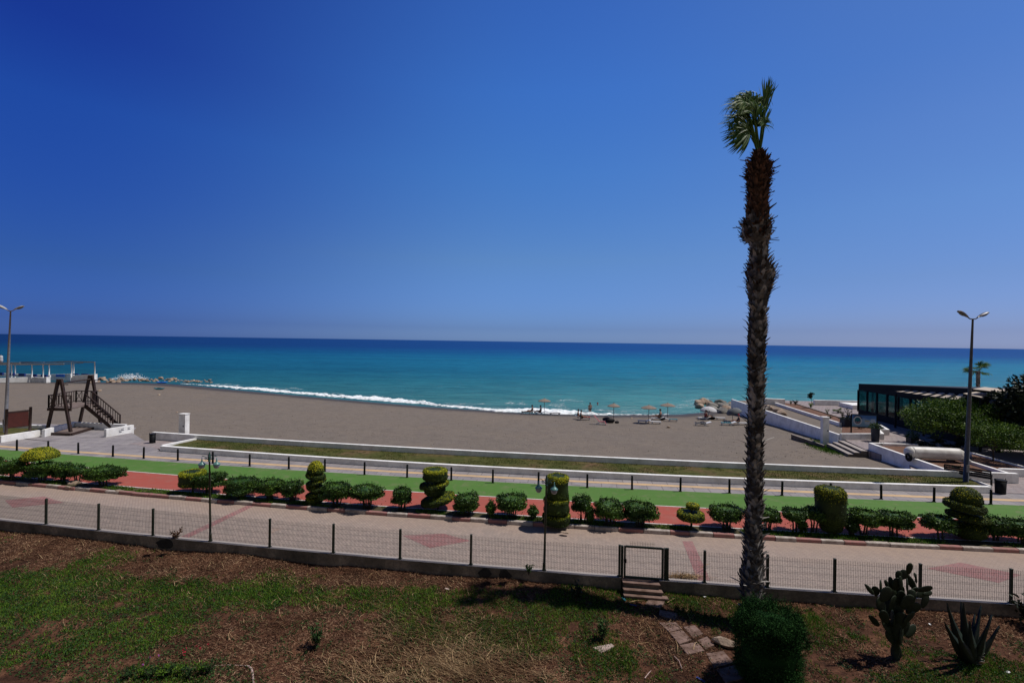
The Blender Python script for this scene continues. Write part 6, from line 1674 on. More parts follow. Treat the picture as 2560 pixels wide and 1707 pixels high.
# ------------------------------------------------------------------ playground tower, left
def tower():
    zb = 0.1
    O = G(147, 1084, zb); root = empty('lookout_tower', tuple(O), 'dark wooden lookout tower with two A-frames and a railed staircase', 'tower')
    u = np.array([0.9995, -0.03, 0]); v = np.array([-0.26, 0.965, 0])
    def W(a, b_, z): return u * a + v * b_ + np.array([0, 0, z])
    def part(name, mb, m='wood', par=None): return mb.build(name, M[m], par or root)
    # base deck
    mb = MB(); c = [W(-1.7, -0.35, 0), W(1.35, -0.55, 0), W(1.5, 3.6, 0), W(-1.6, 3.8, 0)]
    mb.prism(c, 0.0, 0.16); part('base_deck', mb, 'woodlight')
    mb = MB(); bar(mb, W(-1.74, -0.42, 0.09), W(1.38, -0.62, 0.09), 0.10, 0.2); bar(mb, W(1.42, -0.6, 0.09), W(1.56, 3.6, 0.09), 0.10, 0.2); part('edge_beam', mb)
    H = 4.25
    for b_, za in ((0.0, 0.16), (4.0, 0.0)):
        apex = 0.0
        for s in (-1, 1):
            mb = MB(); bar(mb, W(s * 0.95, b_ + 0.0, za), W(s * 0.10, b_ + 0.02, H), 0.17, 0.17); part('a_frame_leg', mb)
        mb = MB(); bar(mb, W(-0.42, b_ + 0.1, H - 0.42), W(0.62, b_ + 0.1, H - 0.42), 0.07, 0.06); part('cross_piece', mb)
    mb = MB(); mb.tube([W(0.0, 0.0, H - 0.32), W(0.0, 4.0, H - 0.32)], 0.05, 8); part('ridge_pole', mb)
    zd = 2.0
    mb = MB(); mb.prism([W(-0.95, 0.15, 0), W(0.85, 0.15, 0), W(0.85, 3.5, 0), W(-0.95, 3.5, 0)], zd - 0.12, zd); part('platform', mb, 'woodlight')
    mb = MB(); bar(mb, W(-1.0, 0.1, zd - 0.13), W(0.9, 0.1, zd - 0.13), 0.09, 0.2); bar(mb, W(-1.0, 0.1, zd - 0.13), W(-1.0, 3.55, zd - 0.13), 0.09, 0.2); part('platform_beam', mb)
    def railing(A, B, zA, zB, nb=8, cross=True, h=0.95):
        mb = MB(); A = np.array(A, float); B = np.array(B, float)
        up = np.array([0, 0, 1.0])
        bar(mb, A + up * h, B + up * h, 0.06, 0.07); bar(mb, A + up * 0.10, B + up * 0.10, 0.05, 0.06)
        for p in (A, B): bar(mb, p, p + up * (h + 0.04), 0.08, 0.08)
        for i in range(1, nb):
            p = A + (B - A) * i / nb
            if cross and i in (1, nb - 1): continue
            bar(mb, p + up * 0.1, p + up * h, 0.035, 0.035)
        if cross:
            for (t0, t1) in ((0.0, 2.0 / nb), (1 - 2.0 / nb, 1.0)):
                p, q = A + (B - A) * t0, A + (B - A) * t1
                bar(mb, p + up * .12, q + up * h, 0.03, 0.03); bar(mb, p + up * h, q + up * .12, 0.03, 0.03)
        part('railing', mb)
    railing(W(-0.95, 0.15, zd), W(0.85, 0.15, zd), 0, 0, 7)
    railing(W(-0.95, 0.15, zd), W(-0.95, 3.5, zd), 0, 0, 11, False)
    railing(W(-0.95, 3.5, zd), W(0.85, 3.5, zd), 0, 0, 7)
    railing(W(0.85, 2.9, zd), W(0.85, 3.5, zd), 0, 0, 3, False)
    # stairs
    s0, s1, run = 1.9, 3.0, 2.35
    n = 9
    for bb in (s0, s1):
        mb = MB(); bar(mb, W(0.85, bb, zd - 0.1), W(0.85 + run, bb, 0.12), 0.06, 0.24); part('stringer', mb)
        railing(W(0.9, bb, zd - 0.05), W(0.85 + run, bb, 0.15), 0, 0, 11, False, 0.92)
    for i in range(n):
        t = (i + 0.5) / n; mb = MB(); p = W(0.85 + run * t, s0 + 0.03, zd - zd * t); q = W(0.85 + run * t, s1 - 0.03, zd - zd * t); bar(mb, p, q, 0.26, 0.04); part('stair_tread', mb, 'woodlight')
tower()
def lwall(pxs, z0, z1, t, lab, name='low_wall'):
    w = wall_poly([G(a, b_, z1)[:2] for a, b_ in pxs], z0, z1, t); tag(w.build(name, M['white']), lab, 'wall')
lwall([(335, 1062), (266, 1073)][::-1], 0.0, 0.68, 0.26, 'bright white low wall with scribbles, right of the lookout tower')
lwall([(318, 1060), (250, 1057), (184, 1054)], -0.2, 0.60, 0.2, 'white low wall behind the lookout tower facing the beach')
lwall([(182, 1054), (104, 1074)], 0.0, 0.64, 0.2, 'shaded low wall on the left side of the lookout tower')
lwall([(3, 1090), (101, 1075)], 0.0, 0.56, 0.25, 'bright white wall edging the lawn behind the brown board')
lwall([(120, 1063), (-60, 1057)], -0.2, 0.55, 0.2, 'white wall on the beach side of the small lawn at the left')
mb = MB(); a = G(335, 1081, 0.1)
sheet('left_lawn', [G(3, 1092, 0.3)[:2] + [0, .2], G(101, 1078, .3)[:2] + [0, .2], G(120, 1064, .3)[:2], G(-60, 1058, .3)[:2], G(-80, 1096, .3)[:2]], 0.3, M['bedgrass'])
# scribbles
for i, (a, b_) in enumerate([(300, 1077), (306, 1071), (322, 1068)]):
    q0 = G(266, 1073, 0.68)[:2]; q1 = G(335, 1062, 0.68)[:2]; t = (a - 266) / 69.0; pp = q0 + (q1 - q0) * t; d = unit(q1 - q0); nn = np.array([d[1], -d[0]])
    mb = MB(); z = 0.42 - 0.12 * (i == 0)
    for j in range(3): p = pp + nn * 0.012; bar(mb, (p[0] - d[0] * .1, p[1] - d[1] * .1, z + 0.07 * j), (p[0] + d[0] * .1, p[1] + d[1] * .1, z + 0.07 * j - 0.05 * (j % 2)), 0.01, 0.018)
    tag(mb.build('scribble', M['galv']), 'grey scribble on the bright white low wall, %s from the left' % ordn[i], 'graffiti')
def board():
    p0 = G(14, 1101, 0.1); p1 = G(74, 1093, 0.1); e = empty('notice_board', tuple(p0), 'dark red-brown wooden board on two posts at the left edge', 'sign board')
    a = np.zeros(3); b_ = p1 - p0
    for q in (a, b_):
        mb = MB(); mb.tube([q, q + [0.05, 0, 2.28]], 0.085, 10); mb.build('post', M['wood'], e)
    z0, z1 = 0.88, 2.02
    mb = MB(); u = unit(b_); d = np.array([u[1], -u[0], 0]) * 0.0
    P = [a + u * 0.08 + [0, 0, z0], b_ - u * 0.08 + [0, 0, z0], b_ - u * 0.08 + [0, 0, z1], a + u * 0.08 + [0, 0, z1]]
    t = np.array([-u[1], u[0], 0]) * 0.03
    V = [p - t for p in P] + [p + t for p in P]; mb.add(V, [(0, 1, 2, 3), (7, 6, 5, 4), (0, 4, 5, 1), (1, 5, 6, 2), (2, 6, 7, 3), (3, 7, 4, 0)]); mb.build('panel', M['boardred'], e)
    mb = MB(); bar(mb, a + [0, 0, z1], b_ + [0, 0, z1], 0.09, 0.10); bar(mb, a + [0, 0, z0], b_ + [0, 0, z0], 0.06, 0.05); mb.build('rail', M['wood'], e)
board()
def bin_(px, yb, wpx, hpx, z, lab, lid=False, rz=0.0):
    b = G(px, yb, z); Y = b[1]; w = wpx / FPX * Y * .9; h = hpx / FPX * Y * .93
    e = empty('litter_bin', tuple(b), lab, 'bin', None, rz)
    mb = MB(); r_ = w / 2; mb.lathe([(r_ * .86, 0), (r_ * .9, 0.03), (r_ * 1.0, h * .97), (r_ * .93, h * .97), (r_ * .85, 0.1)], n=14); mb.build('body', M['black'], e)
    mb = MB(); mb.lathe([(r_ * 1.02, h * .90), (r_ * 1.06, h * .92), (r_ * 1.06, h), (r_ * .94, h)], n=14); mb.build('rim', M['black'], e)
    for s in (-1, 1):
        mb = MB(); mb.tube([(s * r_ * 1.1, 0, 0), (s * r_ * 1.1, 0, h * 1.08)], 0.018, 6); mb.build('support_post', M['black'], e)
bin_(381, 1107, 15, 25, 0.1, 'black litter bin at the left end of the long white wall')
bin_(2501, 1233, 25, 37, 0.1, 'black litter bin next to the bench at the right')

# beach club at the far left
def club():
    z = -1.0
    def P(px, py, zz=z): return G(px, py, zz)
    Y = 92.0
    def at_(px, py, dY=0): return atY(px, py, Y + dY)
    def wallseg(x0, x1, yt0, yt1, yb0, yb1, t, lab, m='white', dY0=0, dY1=0, cat='wall'):
        a0, a1 = at_(x0, yb0, dY0), at_(x0, yt0, dY0); b0, b1 = at_(x1, yb1, dY1), at_(x1, yt1, dY1)
        mb = MB(); V = [a0 - [0, 0, .6], b0 - [0, 0, .6], b1, a1]; V = V + [q + np.array([0, t, 0]) for q in V]
        mb.add(V, [(0, 1, 2, 3), (7, 6, 5, 4), (0, 4, 5, 1), (3, 2, 6, 7), (1, 5, 6, 2), (0, 3, 7, 4)]); tag(mb.build('club_wall', M[m]), lab, cat)
    wallseg(-60, 79, 947, 942, 959, 954, 0.4, 'long white wall of the beach club at the far left edge', dY0=-4)
    wallseg(79.5, 110, 942, 944, 953, 956, 0.4, 'shaded grey-white wall section of the beach club', dY1=-1)
    wallseg(110, 116, 943, 943, 957, 957, 0.8, 'white end block of the beach club front wall', dY0=-1.2, dY1=-1.2)
    wallseg(124, 176, 936, 934, 947, 947, 0.4, 'white rear wall of the beach club holding the blue panel', dY0=4, dY1=4)
    wallseg(176.5, 238, 939, 935, 951, 947, 0.5, 'white platform wall at the breakwater end of the club', dY0=0, dY1=0)
    a = at_(140, 942, 3.7); b_ = at_(161, 936, 3.7)
    mb = MB(); mb.box(((a[0] + b_[0]) / 2, a[1], (a[2] + b_[2]) / 2), (b_[0] - a[0], 0.12, b_[2] - a[2])); tag(mb.build('blue_banner', M['brightblue']), 'bright blue banner hung on the white club wall', 'banner')
    k = 0
    for i, (x0, x1) in enumerate([(-30, -14), (0, 8), (23.5, 36), (48, 63), (80, 91), (104, 118), (183, 196), (205, 220)]):
        yt = 931 + max(0, x0) * 0.055 if x0 < 150 else 934; a = at_(x0, yt + 6.5 if x0 < 150 else 936.5, 2.5); b_ = at_(x1, yt, 2.5)
        mb = MB(); mb.box(((a[0] + b_[0]) / 2, a[1], (a[2] + b_[2]) / 2), (b_[0] - a[0], 0.35, b_[2] - a[2])); tag(mb.build('blue_block', M['bluepaint']), 'dark blue painted block on the beach club parapet, %s from the left' % ordn[i], 'block', 'dark blue blocks on the club parapet')
    a = at_(-60, 940, 2.6); b_ = at_(124, 943, 2.6); c_ = at_(-60, 930, 2.6); d_ = at_(124, 938, 2.6)
    mb = MB(); V = [a, b_, d_, c_]; V += [q + np.array([0, .3, 0]) for q in V]; mb.add(V, [(0, 1, 2, 3), (7, 6, 5, 4), (0, 4, 5, 1), (3, 2, 6, 7), (1, 5, 6, 2)]); tag(mb.build('parapet', M['white']), 'pale parapet of the beach club between the blue blocks', 'parapet')
    # pergola
    o = at_(0, 940); e = empty('pergola', tuple(o), 'white open pergola frame at the far left beach club', 'pergola')
    def LP(px, py, dY=0): return at_(px, py, dY) - o
    for (px, y0, y1, dY) in [(-25, 911, 957, 0), (29, 911, 955, 0), (38, 910, 945, 4), (80, 911, 942, 0), (108, 910, 956, 0), (123, 908, 936, 4), (179, 906, 940, 0), (184.5, 907, 935, 4), (237, 905, 945, 0)]:
        mb = MB(); q0, q1 = LP(px, y1, dY), LP(px, y0, dY); mb.tube([q0 - [0, 0, 0.3], q1], 0.10, 8); mb.build('post', M['whiteplastic'], e)
    for (x0, y0, x1, y1, dY, w_) in [(-60, 911, 160, 910, 0, 0.3), (-60, 908, 50, 907, 3, 0.25), (50, 907.5, 182, 902.5, 4, 0.12), (160, 910, 208, 907, 0, 0.12), (180, 905, 238, 906, 0, 0.10), (50, 905, 180, 905.5, 2, 0.15), (182, 903, 238, 905, 4, 0.1)]:
        mb = MB(); bar(mb, LP(x0, y0, dY), LP(x1, y1, dY), 0.12, w_); mb.build('beam', M['headgrey' if w_ > 0.2 else 'galv'], e)
    for px in (50, 110, 180, 237):
        mb = MB(); bar(mb, LP(px, 906.5, 0), LP(px, 904.5, 4), 0.1, 0.1); mb.build('rafter', M['galv'], e)
    a = at_(3, 908, 1); e = empty('rooftop_tank', tuple(at_(2, 906, 0)), 'pale blue-white bulky tank above the club roof at the left edge', 'tank')
    mb = MB(); mb.lathe([(0.3, 0), (0.32, 0.5), (0.28, 0.9), (0.3, 1.0), (0.25, 1.3), (0.0, 1.35)], n=12); mb.build('body', M['whitecanvas'], e); mb = MB(); mb.lathe([(0.12, 1.34), (0.12, 1.45), (0, 1.46)], n=10); mb.build('lid', M['galv'], e)
club()

# ------------------------------------------------------------------ right side: restaurant
def restaurant():
    z = 0.1; A = np.array([39.0, 52.7]); B = np.array([36.2, 37.0]); Cc = np.array([50.2, 50.6]); D = Cc + (B - A)
    e = empty('restaurant_building', (A[0], A[1], z), 'dark glazed single-storey restaurant with a flat roof by the sea', 'building')
    H = 3.45; HB = 4.45
    def Lc(p, zz): return np.array([p[0] - A[0], p[1] - A[1], zz])
    def edge(p, q, n): return [p + (q - p) * i / n for i in range(n + 1)]
    # plinth and fascia and roof
    def ringwall(p, q, z0, z1, t, name, m, inward):
        def top(v_): return HB if (v_ is B or v_ is D) else H
        zz = [top(p), top(q)] if z1 == H else z1
        mb = wall_poly([p - A, q - A], z0, zz, t); mb.build(name, M[m], e)
    ringwall(B, A, 0.0, 0.7, -0.16, 'wall', 'frame_dark', 1)
    ringwall(B, A, 2.85, H, -0.16, 'fascia', 'frame_dark', 1)
    ringwall(A, Cc, 0.0, 0.45, -0.16, 'wall', 'frame_dark', 1)
    ringwall(A, Cc, 2.6, H, -0.16, 'fascia', 'frame_dark', 1)
    ringwall(D, B, 0.0, 0.9, -0.16, 'wall', 'frame_dark', 1)
    ringwall(D, B, 2.4, H, -0.16, 'fascia', 'frame_dark', 1)
    ringwall(Cc, D, 0.0, H, -0.16, 'wall', 'frame_dark', 1)
    cs = [(B, HB), (D, HB), (Cc, H), (A, H)]
    V = [(*(p - A), h + 0.003) for p, h in cs] + [(*(p - A), h + 0.10) for p, h in cs]
    mb = MB(); mb.add(V, [(3, 2, 1, 0), (4, 5, 6, 7), (0, 1, 5, 4), (1, 2, 6, 5), (2, 3, 7, 6), (3, 0, 4, 7)]); mb.build('roof', M['roofdark'], e)
    mb = MB(); mb.prism([(p - A) for p in (B, D, Cc, A)], 0.0, 0.05); mb.build('floor', M['roofdark'], e)
    for (p, q, n, z0, z1) in ((A, B, 9, 0.7, 2.85), (A, Cc, 8, 0.45, 2.6), (B, D, 8, 0.9, 2.4)):
        pts = edge(p, q, n)
        for i, s in enumerate(pts):
            mb = MB(); mb.box((s[0] - A[0], s[1] - A[1], (z0 + z1) / 2), (0.16, 0.16, z1 - z0)); mb.build('mullion', M['frame_dark'], e)
        for s, t in zip(pts[:-1], pts[1:]):
            d = unit(t - s); mb = MB(); a_, b_ = s + d * 0.085 - A, t - d * 0.085 - A; nn = np.array([-d[1], d[0]]) * 0.01
            mb.add([(*(a_ - nn), z0), (*(b_ - nn), z0), (*(b_ - nn), z1), (*(a_ - nn), z1), (*(a_ + nn), z0), (*(b_ + nn), z0), (*(b_ + nn), z1), (*(a_ + nn), z1)], [(0, 1, 2, 3), (7, 6, 5, 4), (0, 4, 5, 1), (2, 6, 7, 3)])
            mb.build('window_pane', M['glass'], e)
    # awning roof: pale retractable stripes between dark rafters
    q = empty('awning_roof', (38.5, 47.4, 3.62), 'slanting roof of pale awning strips between dark rafters on the restaurant', 'awning')
    bl = np.array([38.5, 47.4, 3.62])
    L0, L1 = atY(2237, 977.5, 45.0), atY(2399, 999.5, 36.8); U0, U1 = atY(2264, 974.5, 44.8), atY(2421, 986.0, 37.1)
    L0, L1, U0, U1 = [np.array(v_) - bl for v_ in (L0, L1, U0, U1)]
    n = 7
    for i in range(n):
        t0, t1 = i / n + 0.02, (i + 1) / n - 0.045
        a0, a1 = L0 + (L1 - L0) * t0, L0 + (L1 - L0) * t1; b0, b1 = U0 + (U1 - U0) * t0, U0 + (U1 - U0) * t1
        m_ = 6; V = []
        for k in range(m_ + 1):
            s = k / m_; sag = -0.05 * math.sin(PI * s)
            V += [a0 + (b0 - a0) * s + [0, 0, sag], a1 + (b1 - a1) * s + [0, 0, sag]]
        V2 = [v_ - np.array([0, 0, .02]) for v_ in V]; nV = len(V)
        F = [(2 * k, 2 * k + 1, 2 * k + 3, 2 * k + 2) for k in range(m_)] + [(nV + 2 * k + 2, nV + 2 * k + 3, nV + 2 * k + 1, nV + 2 * k) for k in range(m_)]
        MB().add(V + V2, F).build('awning_strip', M['awning'], q)
        mb = MB(); c0 = L0 + (L1 - L0) * (i + 1) / n; c1 = U0 + (U1 - U0) * (i + 1) / n; bar(mb, c0 - [0, 0, .03], c1 - [0, 0, .03], 0.16, 0.10); mb.build('rafter', M['frame_dark'], q)
    mb = MB(); bar(mb, L0 - [0, 0, .12], L1 - [0, 0, .12], 0.12, 0.22); mb.build('front_beam', M['frame_dark'], q)
    for t in (0.02, 0.5, 0.98):
        c = L0 + (L1 - L0) * t; zz = c + bl; mb = MB(); bar(mb, c - [0, 0, .15], (c[0], c[1], 0.1 - bl[2]), 0.12, 0.12); mb.build('post', M['frame_dark'], q)
    # further awning panels
    for j, (quad, lab) in enumerate([(((2408, 983), (2452, 993), (2480, 985), (2440, 979)), 'pale awning panel behind the lamp post on the restaurant'),
                                 (((2432, 972), (2500, 980), (2520, 974), (2462, 967)), 'highest pale awning roof panel, behind the small palm'),
                                 (((2470, 992), (2500, 994), (2535, 986), (2490, 987)), 'pale awning panel next to the black evergreen'),
                                 (((2473, 1005), (2492, 1012), (2515, 998), (2475, 996)), 'lowest pale awning panel beside the black evergreen')]):
        P = [atY(x, y, Yq) for (x, y), Yq in zip(quad, (35.5, 35, 36, 36.6))]; c = P[0]
        r_ = empty('awning_panel', tuple(c), lab, 'awning')
        V = [p - c for p in P]; V += [v_ - np.array([0, 0, 0.05]) for v_ in V]
        MB().add(V, [(0, 1, 2, 3), (7, 6, 5, 4), (0, 4, 5, 1), (1, 5, 6, 2), (2, 6, 7, 3), (3, 7, 4, 0)]).build('sheet', M['awning'], r_)
        mb = MB(); bar(mb, V[0] - np.array([0, 0, .12]), V[1] - np.array([0, 0, .12]), 0.12, 0.12); bar(mb, V[1] - np.array([0, 0, .12]), V[2] - np.array([0, 0, .12]), 0.12, 0.12); mb.build('frame', M['frame_dark'], r_)
        mb = MB(); bar(mb, V[1] - np.array([0, 0, .1]), (V[1][0], V[1][1], 0.1 - c[2]), 0.12, 0.12); mb.build('post', M['frame_dark'], r_)
    # satellite dish
    c = atY(2437, 990, 41.5); e = empty('satellite_dish', tuple(c), 'small round white dish beside the lamp post above the green tree', 'dish')
    mb = MB(); V = []; n = 20
    for rr, dd in ((0.0, 0.06), (0.14, 0.045), (0.24, 0.0)):
        for k in range(n): a = 2 * PI * k / n; V.append((rr * math.cos(a), dd, rr * 1.05 * math.sin(a)))
    mb.add(V, [(i * n + k, i * n + (k + 1) % n, (i + 1) * n + (k + 1) % n, (i + 1) * n + k) for i in range(2) for k in range(n)], 0, True); mb.build('dish', M['whitecanvas'], e)
    mb = MB(); mb.tube([(0, 0.05, 0), (0, 0.12, -0.2), (0, 0.12, -c[2] + 3.3)], 0.025, 6); mb.build('mast', M['galv'], e)
restaurant()
# blue sign
def sign():
    b = G(2128, 1082, 0.1); Y = b[1]; c0 = atY(2128, 1066, Y); c1 = atY(2192, 1067, Y - 0.6); h = atY(2128, 1035, Y)[2] - c0[2]
    e = empty('billboard', tuple(b), 'pale blue billboard with a round emblem on dark legs by the steps', 'billboard')
    p0 = c0 - b; p1 = c1 - b; p1[2] = p0[2]; u = unit(p1 - p0); W = np.linalg.norm(p1 - p0); nn = np.array([u[1], -u[0], 0])
    def S(x, zz, o=0.0): return p0 + u * x * W + np.array([0, 0, zz * h]) + nn * o
    def plate(name, pts, o0, o1, m, par=e):
        V = [S(x, zz, o0) for x, zz in pts] + [S(x, zz, o1) for x, zz in pts]; n = len(pts)
        return MB().add(V, [tuple(range(n - 1, -1, -1)), tuple(range(n, 2 * n))] + [(i, (i + 1) % n, n + (i + 1) % n, n + i) for i in range(n)]).build(name, M[m], par)
    pn = plate('panel', [(0, 0), (1, 0), (1, 1), (0, 1)], -0.03, 0.0, 'sign')
    mb = MB(); 
    for a_, b_ in (((0, 0), (1, 0)), ((0, 1), (1, 1))): bar(mb, S(*a_, -0.01), S(*b_, -0.01), 0.09, 0.07)
    for a_, b_ in (((0, 0.02), (0, 0.98)), ((1, 0.02), (1, 0.98))): bar(mb, S(*a_, -0.01), S(*b_, -0.01), 0.09, 0.07)
    mb.build('frame', M['frame_dark'], e)
    for x in (0.0, 1.0):
        mb = MB(); q = S(x, 0); bar(mb, (q[0], q[1], q[2]), (q[0], q[1], -0.05), 0.08, 0.08); mb.build('leg', M['frame_dark'], e)
    ring_o = [(0.25 + 0.17 * math.cos(a), 0.52 + 0.36 * math.sin(a)) for a in np.linspace(0, 2 * PI, 24, endpoint=False)]
    plate('emblem', ring_o, 0.002, 0.006, 'signwhite')
    k = 16; R1 = [(0.25 + 0.125 * math.cos(a), 0.52 + 0.26 * math.sin(a)) for a in np.linspace(0, 2 * PI, k, endpoint=False)]; plate('emblem_centre', R1, 0.007, 0.010, 'tealcloth')
    plate('emblem_arc', [(0.25 + r_ * math.cos(a), 0.52 + r_ * 2.1 * math.sin(a)) for r_, a in [(0.2, t) for t in np.linspace(0.4, 2.6, 10)] + [(0.165, t) for t in np.linspace(2.6, 0.4, 10)]], 0.007, 0.011, 'signdark')
    plate('emblem_arc', [(0.25 + r_ * math.cos(a), 0.5 + r_ * 2.1 * math.sin(a)) for r_, a in [(0.09, t) for t in np.linspace(3.4, 6.0, 10)] + [(0.06, t) for t in np.linspace(6.0, 3.4, 10)]], 0.011, 0.014, 'pinkcloth')
    plate('lettering', [(0.53, 0.48), (0.72, 0.48), (0.72, 0.56), (0.53, 0.56)], 0.002, 0.006, 'signyellow')
    for (x0, x1, z0) in ((0.53, 0.95, 0.38), (0.53, 0.93, 0.28), (0.76, 0.94, 0.50), (0.76, 0.92, 0.62)):
        plate('lettering', [(x0, z0), (x1, z0), (x1, z0 + 0.05), (x0, z0 + 0.05)], 0.002, 0.006, 'signwhite')
sign()
def pot(px, yb, x0, x1, yt, z, lab, plant_top, box=False, mat='bushleaf', seed=1):
    b = G(px, yb, z); Y = b[1]; w = (x1 - x0) / FPX * Y * .86; h = atY(px, yt, Y)[2] - z
    e = empty('planter_pot', tuple(b), lab, 'planter')
    mb = MB()
    if box:
        mb.box((0, 0, h / 2), (w, w * .8, h)); mb.box((0, 0, h + .02), (w + .06, w * .8 + .06, .05))
    else: mb.lathe([(w * .40, 0), (w * .43, .05), (w * .5, h * .95), (w * .52, h), (w * .46, h), (w * .44, h - .06)], n=18)
    mb.build('pot', M['planter'], e)
    r = np.random.default_rng(seed); hp = atY(px, plant_top, Y)[2] - z - h; k = 420
    d = unit(r.normal(size=(k, 3))); d[:, 2] = np.abs(d[:, 2]); P = d * (r.random((k, 1)) ** .4) * np.array([w * .75, w * .7, hp * .95]) + [0, 0, h - .02]
    mb = MB(); mb.quads(leafquads(P, d + r.normal(size=P.shape) * .5, 0.16 * r.uniform(.6, 1.2, k), .05, r)); mb.build('plant', M[mat], e)
pot(2188, 1103, 2177, 2199, 1070, 0.1, 'tall dark planter with a green bush right of the blue sign', 1057, seed=4)
pot(2281, 1107, 2270, 2293, 1095, 0.1, 'low square dark planter with a spiky plant on the paving', 1077, True, 'weed', 5)
pot(2116, 1066, 2104, 2129, 1046, 0.12, 'dark box planter immediately left of the blue sign', 1044, True, 'darkleaf', 6)
# tank
def tank():
    a = G(2262, 1152, 0.42); Y = a[1] + 0.3; L0 = atY(2268, 1137, Y); L1 = atY(2416, 1141, Y - 0.5)
    e = empty('white_tank', (L0[0], L0[1], 0.42), 'long white cylindrical tank lying on the soil bed at the right', 'tank')
    ax = L1 - L0; ax[2] = 0; L = np.linalg.norm(ax); ax = ax / L; R_ = 0.39; c = np.array([0, 0, R_ + 0.12])
    sd_ = np.array([-ax[1], ax[0], 0])
    def cyl(name, prof, m, sq=1.0):
        V = []; n = 28
        for (s, r_) in prof:
            for k in range(n): an = 2 * PI * k / n; V.append(c + ax * s + sd_ * r_ * math.cos(an) + np.array([0, 0, r_ * sq * math.sin(an)]))
        F = [(i * n + k, (i + 1) * n + k, (i + 1) * n + (k + 1) % n, i * n + (k + 1) % n) for i in range(len(prof) - 1) for k in range(n)] + [tuple(range(n)), tuple(range(len(prof) * n - 1, (len(prof) - 1) * n - 1, -1))]
        return MB().add(V, F, 0, True).build(name, M[m], e)
    cyl('body', [(0.25, R_), (0.30, R_ * 1.01), (L - 0.55, R_), (L - 0.4, R_ * .97)], 'tank')
    cyl('end_cap', [(-0.12, R_ * .3), (-0.08, R_ * .62), (0.02, R_ * .84), (0.12, R_ * .95), (0.246, R_ * 0.985)], 'tank')
    cyl('tapered_end', [(L - 0.396, R_ * .94), (L - 0.25, R_ * .72), (L - 0.1, R_ * .45), (L + 0.02, R_ * .22), (L + .05, R_ * .1)], 'tank')
    for o_, z_ in ((-R_ * 0.98, -0.1), (-R_ * 0.9, -0.22)):
        mb = MB(); bar(mb, c + ax * 0.3 + sd_ * o_ + [0, 0, z_], c + ax * (L - .45) + sd_ * o_ + [0, 0, z_], 0.03, 0.025); mb.build('side_rail', M['whiteplastic'], e)
    mb = MB(); n = 20
    wc = c + ax * -0.12 + sd_ * -0.35 + np.array([0, 0, -0.25]); V = []
    for (s, r_) in ((-0.08, 0.14), (-0.09, 0.22), (-0.05, 0.27), (0.05, 0.27), (0.09, 0.22), (0.08, 0.14)):
        for k in range(n): an = 2 * PI * k / n; V.append(wc + sd_ * r_ * math.cos(an) * -1 + ax * s + np.array([0, 0, r_ * math.sin(an)]))
    mb.add(V, [(i * n + k, (i + 1) * n + k, (i + 1) * n + (k + 1) % n, i * n + (k + 1) % n) for i in range(5) for k in range(n)], 0, True); w = mb.build('wheel', M['black'], e)
    mb = MB(); mb.tube([wc - ax * .06, wc + ax * .1, c + ax * 0.1], [0.06, 0.05, 0.04], 8); mb.build('axle', M['galv'], w)
    for s in (0.7, L - 0.8):
        mb = MB(); bar(mb, c + ax * s + sd_ * -.4 + [0, 0, -R_ - .06], c + ax * s + sd_ * .4 + [0, 0, -R_ - .06], 0.16, 0.12); mb.build('cradle', M['wood'], e)
    mb = MB(); q = c + ax * (L - .35); mb.prism([(q + sd_ * -.45)[:2], (q + ax * .35 + sd_ * -.40)[:2], (q + ax * .35 + sd_ * -.1)[:2], (q + sd_ * -.1)[:2]], 0.1, 0.26); mb.build('foot', M['tank'], e)
tank()
def bench():
    a = G(2408, 1203, 0.1); b_ = G(2476, 1217, 0.1)
    b_ = G(2477, 1217, 0.1); a = b_ + np.array([-1.2, 1.5, 0]); e = empty('park_bench', tuple(b_), 'black slatted bench with scrolled iron ends beside the bin', 'bench')
    A = a - b_; B = np.zeros(3); d = unit(A - B); n = np.array([d[1], -d[0], 0]); n = n if n[1] > 0 else -n   # seat faces away
    n = np.array([-d[1], d[0], 0]); n = -n if n[0] < 0 else n
    for k in range(4):
        mb = MB(); z = 0.50 + 0.12 * k; o_ = n * (-0.02 - 0.03 * k); bar(mb, A + o_ + [0, 0, z], B + o_ + [0, 0, z], 0.03, 0.095); mb.build('back_slat', M['black'], e)
    for k in range(4):
        mb = MB(); o_ = n * (0.06 + 0.10 * k); bar(mb, A + o_ + [0, 0, .42], B + o_ + [0, 0, .42], 0.08, 0.025); mb.build('seat_slat', M['black'], e)
    for P in (A, B):
        mb = MB(); f = lambda s, z: P + n * s + np.array([0, 0, z])
        mb.tube([f(-.02, 0), f(0.02, .2), f(0, .42), f(-.06, .66), f(-.10, .86)], [.03, .028, .026, .025, .03], 8)
        mb.tube([f(.44, 0), f(.40, .2), f(.42, .40)], .026, 8); mb.tube([f(0, .40), f(.22, .37), f(.42, .40)], .022, 8)
        mb.tube([f(-.05, .64), f(.2, .66), f(.42, .62), f(.46, .56), f(.42, .52), f(.38, .56)], .02, 8); mb.tube([f(.42, .4), f(.36, .5), f(.42, .61)], .018, 8)
        mb.build('iron_end', M['black'], e)
bench()

